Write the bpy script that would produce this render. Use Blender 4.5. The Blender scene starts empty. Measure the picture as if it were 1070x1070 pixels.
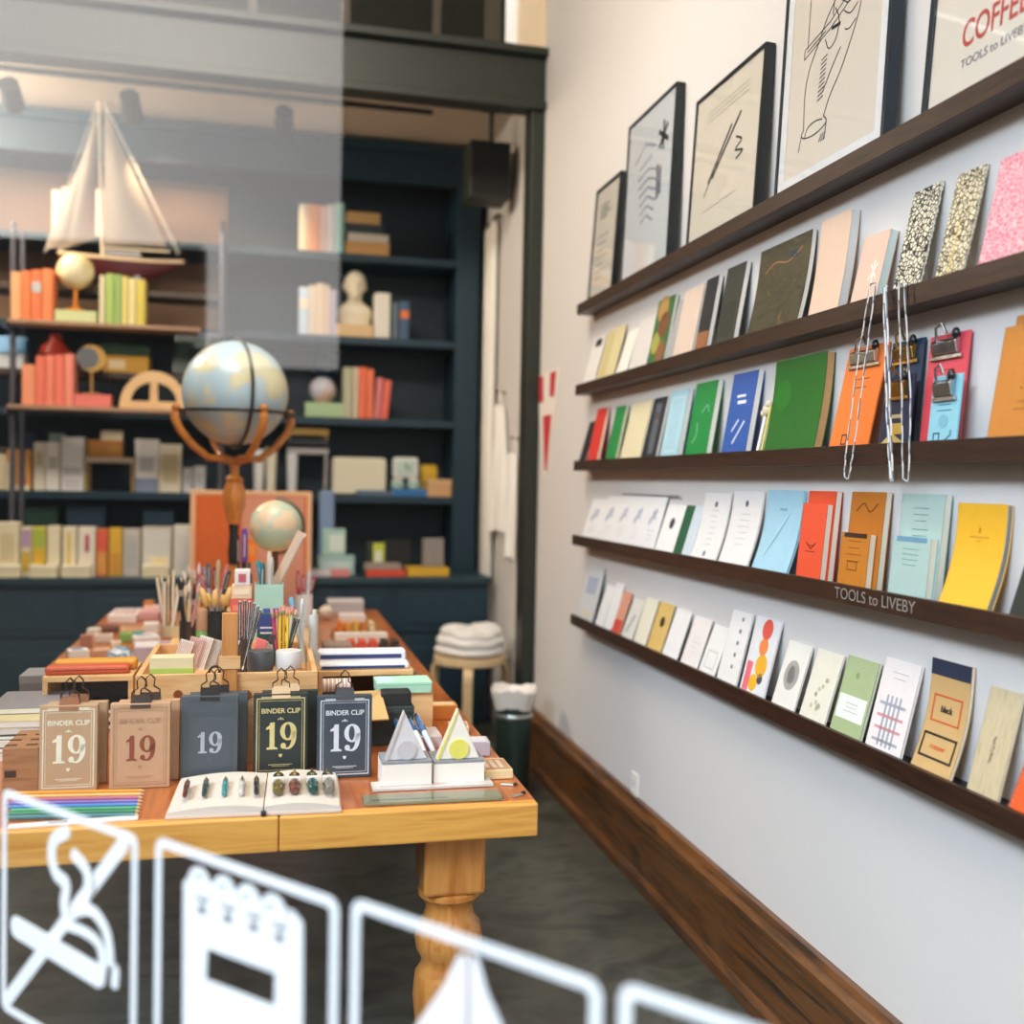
import bpy, bmesh, math, random
from mathutils import Vector, Matrix
random.seed(7)
S = bpy.context.scene
COL = S.collection
PI = math.pi

# ---------------------------------------------------------------- camera
F_PX, YAW, PITCH, ROLL = 1085.16, 0.2329, -0.028, 0.0194
EYE = Vector((0, 0, 1.42))
_cy, _sy, _cp, _sp = math.cos(YAW), math.sin(YAW), math.cos(PITCH), math.sin(PITCH)
FW = Vector((_sy*_cp, _cy*_cp, _sp))
_r = Vector((_cy, -_sy, 0)); _u = _r.cross(FW)
RT = _r*math.cos(ROLL) + _u*math.sin(ROLL)
UP = -_r*math.sin(ROLL) + _u*math.cos(ROLL)
cd = bpy.data.cameras.new('camera'); cam = bpy.data.objects.new('camera', cd); COL.objects.link(cam)
cam.matrix_world = Matrix((( RT.x, UP.x, -FW.x, EYE.x), (RT.y, UP.y, -FW.y, EYE.y), (RT.z, UP.z, -FW.z, EYE.z), (0, 0, 0, 1)))
cd.sensor_width = 36; cd.lens = 36*F_PX/1070; cd.clip_start = 0.02
cd.dof.use_dof = True; cd.dof.focus_distance = 2.4; cd.dof.aperture_fstop = 1.7
S.camera = cam

# ---------------------------------------------------------------- world, lights, exposure
W = bpy.data.worlds.new('world'); S.world = W; W.use_nodes = True
wn = W.node_tree.nodes; wl = W.node_tree.links; wn.clear()
wo = wn.new('ShaderNodeOutputWorld'); wb = wn.new('ShaderNodeBackground')
wb.inputs[0].default_value = (1.0, 0.98, 0.95, 1); wb.inputs[1].default_value = 1.75
wl.new(wb.outputs[0], wo.inputs[0])
def lamp(name, kind, loc, power, color, size=.3, aim=None, **kw):
    l = bpy.data.lights.new(name, kind); l.energy = power; l.color = color
    if kind == 'AREA': l.shape = 'RECTANGLE'; l.size = size; l.size_y = kw.get('size_y', size)
    elif kind in ('POINT', 'SPOT'): l.shadow_soft_size = size
    if kind == 'SPOT': l.spot_size = kw.get('angle', 1.2); l.spot_blend = kw.get('blend', .6)
    o = bpy.data.objects.new(name, l); COL.objects.link(o); o.location = loc
    d = Vector(aim or (loc[0], loc[1], loc[2]-1)) - Vector(loc)
    o.rotation_euler = d.to_track_quat('-Z', 'Y').to_euler()
    return o
lamp('daylight', 'AREA', (-5.0, -2.0, 5.6), 800, (.66, .82, 1), 4.0, aim=(.6, 1.9, 1.0), size_y=2.0)
lamp('ceiling_lamp_and_fill', 'AREA', (-.2, 1.7, 4.25), 36, (1, .82, .60), 1.4, size_y=1.2)
lamp('ceiling_lamp_and_fill', 'AREA', (-.5, 2.95, 4.25), 110, (1, .90, .78), 1.4, aim=(-.3, 6.2, 1.1), size_y=.9)  # added fill aimed at the back shelves, not a ceiling fixture
lamp('back_room_light', 'AREA', (-1.9, 5.7, 3.44), 62, (1, .84, .64), 1.0, aim=(1.1, 6.0, 1.6), size_y=.5)  # added to brighten the pale cloths by the column, no fixture
S.view_settings.view_transform = 'Standard'; S.view_settings.look = 'None'
S.view_settings.gamma = 1; S.view_settings.use_curve_mapping = False
S.view_settings.exposure = 0.47
S.cycles.use_denoising = True
S.cycles.max_bounces = 8; S.cycles.transparent_max_bounces = 24
S.cycles.caustics_reflective = False; S.cycles.caustics_refractive = False
S.cycles.sample_clamp_indirect = 8

# ---------------------------------------------------------------- pixel to place (1070 x 1070 frame)
def ray(x, y): return FW + RT*((x-535)/F_PX) - UP*((y-535)/F_PX)
def on(ax, v, x, y):
    d = ray(x, y); return EYE + d*((v-EYE[ax])/d[ax])
def proj(P):
    d = Vector(P)-EYE; k = F_PX/d.dot(FW); return 535+k*d.dot(RT), 535-k*d.dot(UP)
def met(px, P): return px*(Vector(P)-EYE).dot(FW)/F_PX          # pixels at P in metres
def zat(P, y):                                                  # height above P where the picture row is y
    lo, hi = -.5, 4.5
    for _ in range(40):
        m = (lo+hi)/2
        if proj((P[0], P[1], m))[1] > y: lo = m
        else: hi = m
    return lo

# ---------------------------------------------------------------- materials
def lin(h):
    h = h.lstrip('#'); c = [int(h[i:i+2], 16)/255 for i in (0, 2, 4)]
    return tuple(v/12.92 if v <= .04045 else ((v+.055)/1.055)**2.4 for v in c) + (1,)
_mc = {}
def M(hexc, rough=.55, metal=0, var=.08, scale=40, bump=0, emit=0, trans=0, coat=0):
    key = (hexc, rough, metal, var, scale, bump, emit, trans, coat)
    if key in _mc: return _mc[key]
    m = bpy.data.materials.new('paint_'+hexc.strip('#')); m.use_nodes = True
    n, l = m.node_tree.nodes, m.node_tree.links; b = n['Principled BSDF']
    c = lin(hexc)
    b.inputs['Roughness'].default_value = rough; b.inputs['Metallic'].default_value = metal
    if coat: b.inputs['Coat Weight'].default_value = coat
    if trans: b.inputs['Transmission Weight'].default_value = trans
    tc = n.new('ShaderNodeTexCoord'); nz = n.new('ShaderNodeTexNoise'); nz.inputs['Scale'].default_value = scale; nz.inputs['Detail'].default_value = 3
    l.new(tc.outputs['Object'], nz.inputs['Vector'])
    mx = n.new('ShaderNodeMix'); mx.data_type = 'RGBA'
    mx.inputs[6].default_value = tuple(max(0, v*(1-var)) for v in c[:3])+(1,)
    mx.inputs[7].default_value = tuple(min(1, v*(1+var)) for v in c[:3])+(1,)
    l.new(nz.outputs[0], mx.inputs[0]); l.new(mx.outputs[2], b.inputs['Base Color'])
    if bump:
        bp = n.new('ShaderNodeBump'); bp.inputs['Strength'].default_value = bump; bp.inputs['Distance'].default_value = .004
        l.new(nz.outputs[0], bp.inputs['Height']); l.new(bp.outputs[0], b.inputs['Normal'])
    if emit:
        b.inputs['Emission Color'].default_value = c; b.inputs['Emission Strength'].default_value = emit
    _mc[key] = m; return m
def ramp_mat(name, cols, rough, scale, vec_scale=(1, 1, 1), kind='noise', bump=0, dist=.003, detail=6, coat=0, distort=0, metal=0, lohi=(.3, .7)):
    if name in _mc: return _mc[name]
    m = bpy.data.materials.new(name); m.use_nodes = True; _mc[name] = m
    n, l = m.node_tree.nodes, m.node_tree.links; b = n['Principled BSDF']
    b.inputs['Roughness'].default_value = rough; b.inputs['Metallic'].default_value = metal
    if coat: b.inputs['Coat Weight'].default_value = coat; b.inputs['Coat Roughness'].default_value = .15
    tc = n.new('ShaderNodeTexCoord'); mp = n.new('ShaderNodeMapping'); mp.inputs['Scale'].default_value = vec_scale
    l.new(tc.outputs['Object'], mp.inputs['Vector'])
    if kind == 'noise':
        t = n.new('ShaderNodeTexNoise'); t.inputs['Detail'].default_value = detail; t.inputs['Distortion'].default_value = distort; out = t.outputs[0]
    elif kind == 'wave':
        t = n.new('ShaderNodeTexWave'); t.inputs['Distortion'].default_value = distort; t.inputs['Detail'].default_value = detail; out = t.outputs[1]
    else:
        t = n.new('ShaderNodeTexVoronoi'); t.feature = 'DISTANCE_TO_EDGE' if kind == 'cells' else 'F1'; out = t.outputs[0]
    t.inputs['Scale'].default_value = scale
    l.new(mp.outputs[0], t.inputs['Vector'])
    r = n.new('ShaderNodeValToRGB'); el = r.color_ramp.elements
    k = len(cols); el[0].position = lohi[0]; el[1].position = lohi[1]
    for _ in range(k-2): el.new(.5)
    for i, c in enumerate(cols):
        el[i].position = lohi[0] + (lohi[1]-lohi[0])*i/(k-1); el[i].color = lin(c)
    l.new(out, r.inputs[0]); l.new(r.outputs[0], b.inputs['Base Color'])
    if bump:
        bp = n.new('ShaderNodeBump'); bp.inputs['Strength'].default_value = bump; bp.inputs['Distance'].default_value = dist
        l.new(out, bp.inputs['Height']); l.new(bp.outputs[0], b.inputs['Normal'])
    return m
def pane_mat(name, tint=(1, 1, 1), ior=1.5, rough=0.0):
    if name in _mc: return _mc[name]
    m = bpy.data.materials.new(name); m.use_nodes = True; _mc[name] = m
    n, l = m.node_tree.nodes, m.node_tree.links; n.clear()
    o = n.new('ShaderNodeOutputMaterial'); mix = n.new('ShaderNodeMixShader')
    t = n.new('ShaderNodeBsdfTransparent'); t.inputs[0].default_value = tint+(1,)
    g = n.new('ShaderNodeBsdfGlossy'); g.inputs['Roughness'].default_value = rough
    ge = n.new('ShaderNodeNewGeometry'); mr = n.new('ShaderNodeMapRange'); fr = n.new('ShaderNodeFresnel')
    mr.inputs['To Min'].default_value = ior; mr.inputs['To Max'].default_value = 1/ior
    l.new(ge.outputs['Backfacing'], mr.inputs['Value']); l.new(mr.outputs[0], fr.inputs['IOR'])
    l.new(fr.outputs[0], mix.inputs[0]); l.new(t.outputs[0], mix.inputs[1]); l.new(g.outputs[0], mix.inputs[2])
    l.new(mix.outputs[0], o.inputs[0])
    return m
def wood(name, a, b, rough=.45, axis=0, coat=0, scale=6, bump=.15):
    vs = [9, 9, 9]; vs[axis] = .8
    return ramp_mat(name, [a, b, a], rough, scale, tuple(vs), 'noise', bump=bump, dist=.001, detail=5, coat=coat, distort=.6)

# ---------------------------------------------------------------- mesh builder
class B:
    def __init__(s): s.v = []; s.f = []; s.mx = None
    def add(s, vs, fs):
        k = len(s.v); s.v += [tuple(v) for v in vs]; s.f += [tuple(i+k for i in f) for f in fs]; return s
    def box(s, x0, x1, y0, y1, z0, z1, nz=1):
        vs = []; fs = []
        for i in range(nz+1):
            z = z0+(z1-z0)*i/nz; vs += [(x0, y0, z), (x1, y0, z), (x1, y1, z), (x0, y1, z)]
        for i in range(nz):
            a = i*4
            for j in range(4): fs.append((a+j, a+(j+1) % 4, a+4+(j+1) % 4, a+4+j))
        t = nz*4; fs += [(3, 2, 1, 0), (t, t+1, t+2, t+3)]
        return s.add(vs, fs)
    def cyl(s, p, q, r, r2=None, n=16):
        p, q = Vector(p), Vector(q); r2 = r if r2 is None else r2
        d = (q-p).normalized(); a = d.orthogonal().normalized(); b = d.cross(a)
        vs = []
        for c, rr in ((p, r), (q, r2)):
            for i in range(n):
                t = 2*PI*i/n; vs.append(c+(a*math.cos(t)+b*math.sin(t))*rr)
        fs = [(i, (i+1) % n, n+(i+1) % n, n+i) for i in range(n)] + [tuple(range(n-1, -1, -1)), tuple(range(n, 2*n))]
        return s.add(vs, fs)
    def lathe(s, prof, c=(0, 0, 0), n=24, sx=1, sy=1):
        vs = []; fs = []
        for r, z in prof:
            for i in range(n):
                t = 2*PI*i/n; vs.append((c[0]+r*sx*math.cos(t), c[1]+r*sy*math.sin(t), c[2]+z))
        for k in range(len(prof)-1):
            for i in range(n): fs.append((k*n+i, k*n+(i+1) % n, (k+1)*n+(i+1) % n, (k+1)*n+i))
        m = (len(prof)-1)*n
        fs += [tuple(range(n-1, -1, -1)), tuple(range(m, m+n))]
        return s.add(vs, fs)
    def ball(s, c, r, n=20, sc=(1, 1, 1), lo=-1., hi=1.):
        k = max(6, n//2); pr = []
        a0, a1 = math.asin(lo), math.asin(hi)
        for i in range(k+1):
            a = a0+(a1-a0)*i/k; pr.append((max(1e-4, r*math.cos(a)), r*math.sin(a)*sc[2]))
        return s.lathe(pr, c, n, sc[0], sc[1])
    def tube(s, path, r, n=8, closed=False, flat=1.):
        P = [Vector(p) for p in path]; m = len(P); vs = []; fs = []; prev = None
        for i, p in enumerate(P):
            if closed: d = P[(i+1) % m]-P[i-1]
            else: d = P[min(i+1, m-1)]-P[max(i-1, 0)]
            d = d.normalized() if d.length > 1e-9 else Vector((0, 0, 1))
            a = d.orthogonal() if prev is None else prev-d*prev.dot(d)
            if a.length < 1e-6: a = d.orthogonal()
            a.normalize(); prev = a; b = d.cross(a); rr = r[i] if isinstance(r, (list, tuple)) else r
            for k in range(n):
                t = 2*PI*k/n; vs.append(p+(a*math.cos(t)+b*math.sin(t)*flat)*rr)
        for i in range(m if closed else m-1):
            j = (i+1) % m
            for k in range(n): fs.append((i*n+k, i*n+(k+1) % n, j*n+(k+1) % n, j*n+k))
        if not closed: fs += [tuple(range(n-1, -1, -1)), tuple(range((m-1)*n, m*n))]
        return s.add(vs, fs)
    def prism(s, poly, fa, fb):                                  # poly of (u,v); fa/fb map (u,v) to the two faces
        n = len(poly); vs = [fa(u, v) for u, v in poly]+[fb(u, v) for u, v in poly]
        fs = [tuple(range(n)), tuple(range(2*n-1, n-1, -1))]+[(i, n+i, n+(i+1) % n, (i+1) % n) for i in range(n)]
        return s.add(vs, fs)
    def xz(s, poly, y0, y1): return s.prism(poly, lambda u, v: (u, y0, v), lambda u, v: (u, y1, v))
    def xy(s, poly, z0, z1): return s.prism(poly, lambda u, v: (u, v, z0), lambda u, v: (u, v, z1))
    def yz(s, poly, x0, x1): return s.prism(poly, lambda u, v: (x0, u, v), lambda u, v: (x1, u, v))
    def stroke(s, pts, w, y0, y1):                               # ribbon in the local xz plane
        for (a, b) in zip(pts, pts[1:]):
            dx, dz = b[0]-a[0], b[1]-a[1]; L = math.hypot(dx, dz) or 1e-6; nx, nz = -dz/L*w/2, dx/L*w/2
            ex, ez = dx/L*w*.3, dz/L*w*.3
            s.xz([(a[0]+nx-ex, a[1]+nz-ez), (b[0]+nx+ex, b[1]+nz+ez), (b[0]-nx+ex, b[1]-nz+ez), (a[0]-nx-ex, a[1]-nz-ez)], y0, y1)
        return s
    def map(s, f): s.v = [tuple(f(Vector(v))) for v in s.v]; return s
    def xf(s, mx): s.v = [tuple(mx @ Vector(v)) for v in s.v]; return s
    def build(s, name, mat, parent=None, smooth=False, bevel=0, seg=2, subsurf=0):
        me = bpy.data.meshes.new(name); me.from_pydata(s.v, [], s.f); me.update()
        bm = bmesh.new(); bm.from_mesh(me); bmesh.ops.recalc_face_normals(bm, faces=bm.faces); bm.to_mesh(me); bm.free()
        me.materials.append(mat)
        if smooth:
            for p in me.polygons: p.use_smooth = True
            try: me.set_sharp_from_angle(angle=math.radians(40))
            except Exception: pass
        o = bpy.data.objects.new(name, me); COL.objects.link(o)
        if parent: o.parent = parent
        if bevel:
            b = o.modifiers.new('bevel', 'BEVEL'); b.width = bevel; b.segments = seg; b.limit_method = 'ANGLE'
        if subsurf:
            b = o.modifiers.new('sub', 'SUBSURF'); b.levels = subsurf; b.render_levels = subsurf
        return o
def tag(o, label, cat, group=None):
    o['label'] = label; o['category'] = cat
    if group: o['group'] = group
    return o
def thing(name, label, cat, loc=(0, 0, 0), rot=(0, 0, 0), group=None):
    o = bpy.data.objects.new(name, None); COL.objects.link(o); o.empty_display_size = .05
    o.location = loc; o.rotation_euler = rot
    return tag(o, label, cat, group)
def struct(o): o['kind'] = 'structure'; return o
def meshed(o, loc=(0, 0, 0), rot=(0, 0, 0), sx=1):                 # a font or curve outline becomes a plain mesh
    me = bpy.data.meshes.new_from_object(o); q = bpy.data.objects.new(o.name, me); par = o.parent
    if not me.materials: me.materials.append(o.data.materials[0])
    bpy.data.objects.remove(o); COL.objects.link(q)
    if par: q.parent = par
    q.location = loc; q.rotation_euler = rot; q.scale = (sx, 1, 1); return q
def text(name, s, size, mat, parent, loc, rot=(PI/2, 0, 0), ext=.0003, off=0, align='CENTER', sx=1):
    c = bpy.data.curves.new(name, 'FONT'); c.body = s; c.size = size; c.extrude = ext; c.offset = off
    c.align_x = align; c.align_y = 'CENTER'; c.materials.append(mat)
    o = bpy.data.objects.new(name, c); COL.objects.link(o)
    if parent: o.parent = parent
    return meshed(o, loc, rot, sx)
# ---------------------------------------------------------------- the setting
XW = 1.33                                                       # face of the long white wall
m_wall = M('#dbd7d3', .85, var=.015, scale=3)
m_floor = ramp_mat('dark_stone', ['#2c2e29', '#44463f', '#5a5b52', '#34362f'], .34, 3.2, (1.3, 1.9, 1), 'noise', bump=.55, dist=.006, detail=9, distort=.8)
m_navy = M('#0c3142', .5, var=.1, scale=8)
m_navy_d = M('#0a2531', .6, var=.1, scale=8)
m_iron = M('#1b231a', .5, var=.2, scale=14)
m_tan = M('#7a5c44', .7, var=.1, scale=6)
m_black = M('#17181a', .5)
m_brown = wood('dark_brown_wood', '#1c0f09', '#3a2114', .42, 1, coat=.1)
m_base = wood('baseboard_wood', '#2a1707', '#70431a', .36, 1, coat=.2, scale=3)
m_pine = wood('pale_pine', '#d9a766', '#ecc48a', .5, 0)
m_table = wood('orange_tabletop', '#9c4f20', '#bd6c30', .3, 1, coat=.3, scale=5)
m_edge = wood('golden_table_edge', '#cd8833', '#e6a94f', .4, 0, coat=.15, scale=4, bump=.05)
m_leg = wood('golden_leg_wood', '#b36a26', '#d18f45', .4, 2, coat=.15, scale=4, bump=.05)

AZ = math.radians(49); NW = Vector((math.sin(AZ), math.cos(AZ), 0)); UW = Vector((math.cos(AZ), -math.sin(AZ), 0)); DW = .72
def wpt(u, d, z): return NW*d + UW*u + Vector((0, 0, z))
def onw(x, y):                                                  # picture point on the window signs -> (u, z)
    d = ray(x, y); P = EYE + d*((DW+.0145-NW.dot(EYE))/NW.dot(d)); return P.dot(UW), P.z
wrot = Matrix((( UW.x, NW.x, 0, 0), (UW.y, NW.y, 0, 0), (0, 0, 1, 0), (0, 0, 0, 1)))     # local x along the pane, y into the shop
def wbox(u0, u1, d0, d1, z0, z1): return B().box(u0, u1, d0, d1, z0, z1).xf(wrot)

struct(B().box(-2.9, 1.5, -.7, 7, -.1, 0).build('floor', m_floor))
struct(B().box(XW, XW+.12, -.75, 6.95, 0, 4.4).build('wall_right', m_wall))
struct(B().box(-2.9, XW, 6.83, 6.95, 0, 4.4).build('wall_back', M('#d9d2c6', .85, var=.02)))
struct(B().box(-2.9, -2.75, 4.0, 6.83, 0, 4.4).build('wall_left', m_wall))
struct(B().box(-2.9, XW, -.75, 5.05, 4.32, 4.42).build('ceiling_front', M('#d8d0c2', .9, var=.02)))
struct(B().box(-2.75, XW, 5.2, 6.83, 3.5, 3.6).build('ceiling_back', M('#dccdb8', .9, var=.02)))
# shop front: low wall, header, end piers and the pane
struct(wbox(-4.85, 1.24, DW-.035, DW+.035, 0, .40).build('wall_front_base', M('#3a3f3c', .6)))
struct(wbox(-4.85, 1.24, DW-.035, DW+.035, 3.62, 4.4).build('wall_front_header', M('#3a3f3c', .6)))
struct(wbox(-4.85, -2.3, DW-.035, DW+.035, .40, 3.62).build('wall_front_pier', M('#3a3f3c', .6)))
struct(wbox(1.17, 1.24, DW-.035, DW+.035, .40, 3.62).build('trim_1', m_black))
struct(wbox(-2.3, 1.17, DW-.003, DW+.003, .40, 3.62).build('window_1', pane_mat('shop_window_glass')))
# outside: pavement and unseen dark walls sized to shape the pane's reflection
struct(B().box(-60, 14, -40, 60, -.14, -.1).build('pavement_outside', M('#33332f', .9, var=.15, scale=4)))
struct(B().box(-9, -3.95, -9, 1.32, -.1, 3.9).build('wall_outside_opposite', M('#2c2b2a', .8, var=.2, scale=3)))
struct(B().box(-16.5, -16, -2, 14, -.1, 3.2).build('wall_outside_far', M('#1b1d20', .8, var=.2, scale=1)))
struct(B().box(-15.9, -15.4, 4.3, 20, -.1, 5.0).build('wall_outside_tall', M('#1b1d20', .8, var=.2, scale=1)))
# portal frame of dark iron between the two rooms
struct(B().box(1.262, XW-.001, 5.05, 5.2, 0, 3.29).build('column_portal', m_iron, bevel=.004))
bm = B().box(-2.75, XW-.001, 5.05, 5.2, 3.29, 3.56)
bm.box(-2.75, XW-.001, 5.02, 5.05, 3.27, 3.31).box(-2.75, XW-.001, 5.0, 5.05, 3.53, 3.565)
struct(bm.build('beam_portal', m_iron, bevel=.004))
bm = B()
for px in (64, 165, 264, 361, 456, 512): 
    x = on(1, 5.1, px, 20).x; bm.box(x-.02 if px < 500 else x-.03, x+.02 if px < 500 else x+.05, 5.08, 5.14, 3.565, 4.32)
bm.box(-2.7, 1.16, 5.08, 5.14, 3.565, 3.60).box(-2.7, 1.16, 5.08, 5.14, 4.27, 4.32)
w2 = struct(bm.build('window_2', M('#3c3626', .5)))
struct(B().box(-2.7, 1.13, 5.105, 5.112, 3.59, 4.28).build('pane', M('#0c1410', .12), w2))
struct(B().box(1.2, XW-.001, 5.08, 5.16, 3.565, 4.32).build('wall_transom', M('#e3cfb0', .8)))
# baseboard of the long wall: board, cap and shoe
prof = [(XW-.001, 0), (XW-.045, 0), (XW-.045, .035), (XW-.028, .05), (XW-.024, .2), (XW-.028, .225), (XW-.045, .235), (XW-.045, .26), (XW-.03, .275), (XW-.02, .29), (XW-.001, .29)]
struct(B().prism(prof, lambda u, v: (u, -.2, v), lambda u, v: (u, 5.04, v)).build('baseboard_right', m_base))
# power outlet on the long wall
P = on(0, XW-.004, 663, 824)
t = thing('wall_outlet', 'white power outlet low on the white wall above the brown baseboard', 'outlet', (XW, P.y, P.z-.057), (0, 0, -PI/2))
B().box(-.035, .035, -.006, -.0005, 0, .115).build('cover_plate', M('#f1eee6', .4), t, bevel=.003)
for z in (.018, .065): B().box(-.017, .017, -.008, -.006, z, z+.032).build('socket', M('#e2ded4', .4), t, bevel=.002)

# ---------------------------------------------------------------- bookcase, counter and cabinets at the back
YB, YC = 6.4, 5.95
SZ = dict(A=2.794, B=2.292, C=1.797, D=1.324); ZC = .866
XR0, XR1 = 1.134, 1.28
t = thing('bookcase', 'tall navy built-in bookcase with open shelves against the back wall', 'bookcase', (0, YB, 0))
def bc(name, x0, x1, y0, y1, z0, z1, m=m_navy, bevel=.004): return B().box(x0, x1, y0-YB, y1-YB, z0, z1).build(name, m, t, bevel=bevel)
bc('upright', XR0, XR1, YB-.01, 6.8, ZC+.001, 3.46); bc('upright', -2.7, -2.55, YB-.01, 6.8, ZC+.001, 3.46)
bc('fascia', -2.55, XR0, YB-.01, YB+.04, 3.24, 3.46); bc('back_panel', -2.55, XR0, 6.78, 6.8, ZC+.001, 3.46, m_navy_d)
bc('crown', -2.72, XR1+.01, YB-.04, YB-.01, 3.42, 3.48)
for k in 'ABCD':
    bc('shelf', -2.55, XR0, YB+.003, 6.78, SZ[k]-.045, SZ[k])
bc('back_panel', -2.549, -.25, 6.765, 6.779, SZ['B']+.002, SZ['A']-.047, m_tan); bc('back_panel', -2.549, -.25, 6.765, 6.779, SZ['A']+.002, 3.238, m_tan)  # tan tone put in to give this bay its warm glow
t = thing('base_cabinet', 'navy panelled base cabinets under the counter at the back', 'cabinet', (0, YC+.02, 0))
B().box(-2.7, XR1, 0, .83, .0, ZC-.042).build('body', m_navy, t)
for i in range(7):
    x0 = -2.62+i*.56
    if x0+.5 < XR1:
        d = B().box(x0, x0+.51, -.018, -.001, .1, .52).box(x0+.06, x0+.45, -.024, -.018, .16, .46).build('door', m_navy, t, bevel=.003)
        d = B().box(x0, x0+.51, -.018, -.001, .55, .79).box(x0+.05, x0+.46, -.024, -.018, .59, .75).build('drawer', m_navy, t, bevel=.003)
tag(B().box(-2.7, XR1+.01, YC-.02, 6.82, ZC-.04, ZC).build('countertop', M('#1d3a45', .4), bevel=.005), 'long navy countertop on the base cabinets below the bookcase', 'countertop')

# ceiling track with lamp heads
P0, P1 = on(2, 3.46, -40, 72), on(2, 3.46, 452, 123)
d = (P1-P0).normalized()
t = thing('track_rail', 'long black track rail under the pale ceiling beyond the beam', 'light track', P1+Vector((0, 0, .0)))
B().tube([P0-P1+Vector((0, 0, .03)), Vector((0, 0, .03))], .018, 8).build('rail', m_black, t)
for i, px in enumerate((20, 137, 298)):
    P = on(2, 3.44, px, 95)+Vector((0, 0, 0)); Q = P0+d*((P-P0).dot(d)); 
    h = thing('track_spotlight', ['black spotlight on the ceiling track above the model yacht stern', 'black spotlight on the ceiling track above the model yacht mast', 'black spotlight on the ceiling track above the upright pastel books'][i], 'spotlight', (Q.x, Q.y, 3.47-.06), group='ceiling track spotlights')
    B().cyl((0, 0, .035), (0, 0, -.02), .012, n=10).build('stem', m_black, h)
    B().cyl((0, -.06, -.02), (0, .07, -.09), .05, .055, n=18).build('lamp_body', m_black, h, smooth=True)
    B().cyl((0, .069, -.089), (0, .073, -.091), .045, n=18).build('bulb', M('#fff0d0', .4, emit=6), h)
    lamp('spot_light', 'SPOT', (Q.x, Q.y+.10, 3.41-.106), [13, 30, 22][i], (1, .72, .42), .015, aim=[(-1.2, 6.7, 2.7), (-.45, 6.75, 2.75), (-.02, 6.45, 2.8)][i], angle=[1.1, 1.1, 1.0][i], blend=.95)

# ---------------------------------------------------------------- ledges on the long wall
XL = 1.2587
LZ = [2.1713, 1.8352, 1.5186, 1.2077, .8717]
LNAME = ['holding the framed prints', 'holding the patterned notebooks', 'holding the green notebook and clipboards', 'holding the yellow and sky-blue notebooks', 'lowest on the white wall']
LEND = 4.2
for k, z in enumerate(LZ):
    t = thing('picture_ledge', 'long dark brown wooden picture ledge '+LNAME[k], 'wall ledge', (XW, 2.4, z))
    B().box(XL-XW, XL-XW+.012, -1.95, LEND-2.4, -.043, 0).build('front_lip', m_brown, t, bevel=.0015)
    B().box(XL-XW+.0125, -.0005, -1.95, LEND-2.4, -.043, -.014).build('shelf_board', m_brown if k < 4 else m_black, t)
XF = XL+.014                                                    # where leaning things stand
def ly(px, k, X=None, z=None):
    X = XF if X is None else X; z = LZ[k] if z is None else z; lo, hi = .7, 5.2
    for _ in range(40):
        m = (lo+hi)/2
        if proj((X, m, z))[0] > px: lo = m
        else: hi = m
    return lo
def lean_place(k, xl, xr, yt, th, shift=0., lean=None):
    """foot of a thing leaning on ledge k: width, height, lean, location, from its picture columns and top row"""
    X = XF+shift; Yl, Yr = ly(xl, k, X), ly(xr, k, X); w = Yl-Yr; zb = LZ[k]-.0135
    gap = max(.006, XW-.002-X-th)
    lo, hi = .02, 1.2
    for _ in range(40):
        h = (lo+hi)/2; a = lean or math.asin(min(.9, gap/h))
        if proj((X+h*math.sin(a), (Yl+Yr)/2, zb+h*math.cos(a)))[1] > yt: lo = h
        else: hi = h
    return w, h, a, (X, Yl, zb+.0006+th*math.sin(a))
def leaned(name, label, cat, k, xl, xr, yt, th, shift=0., group=None, lean=None):
    w, h, a, loc = lean_place(k, xl, xr, yt, th, shift, lean)
    t = thing(name, label, cat, loc, (-a, 0, -PI/2), group)
    return t, w, h
def bowf(bow, h, z): 
    s = min(1, max(0, z/h)); return bow*math.sin(PI*s)
m_paper = M('#efe9dc', .8, var=.05, scale=300)
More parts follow.
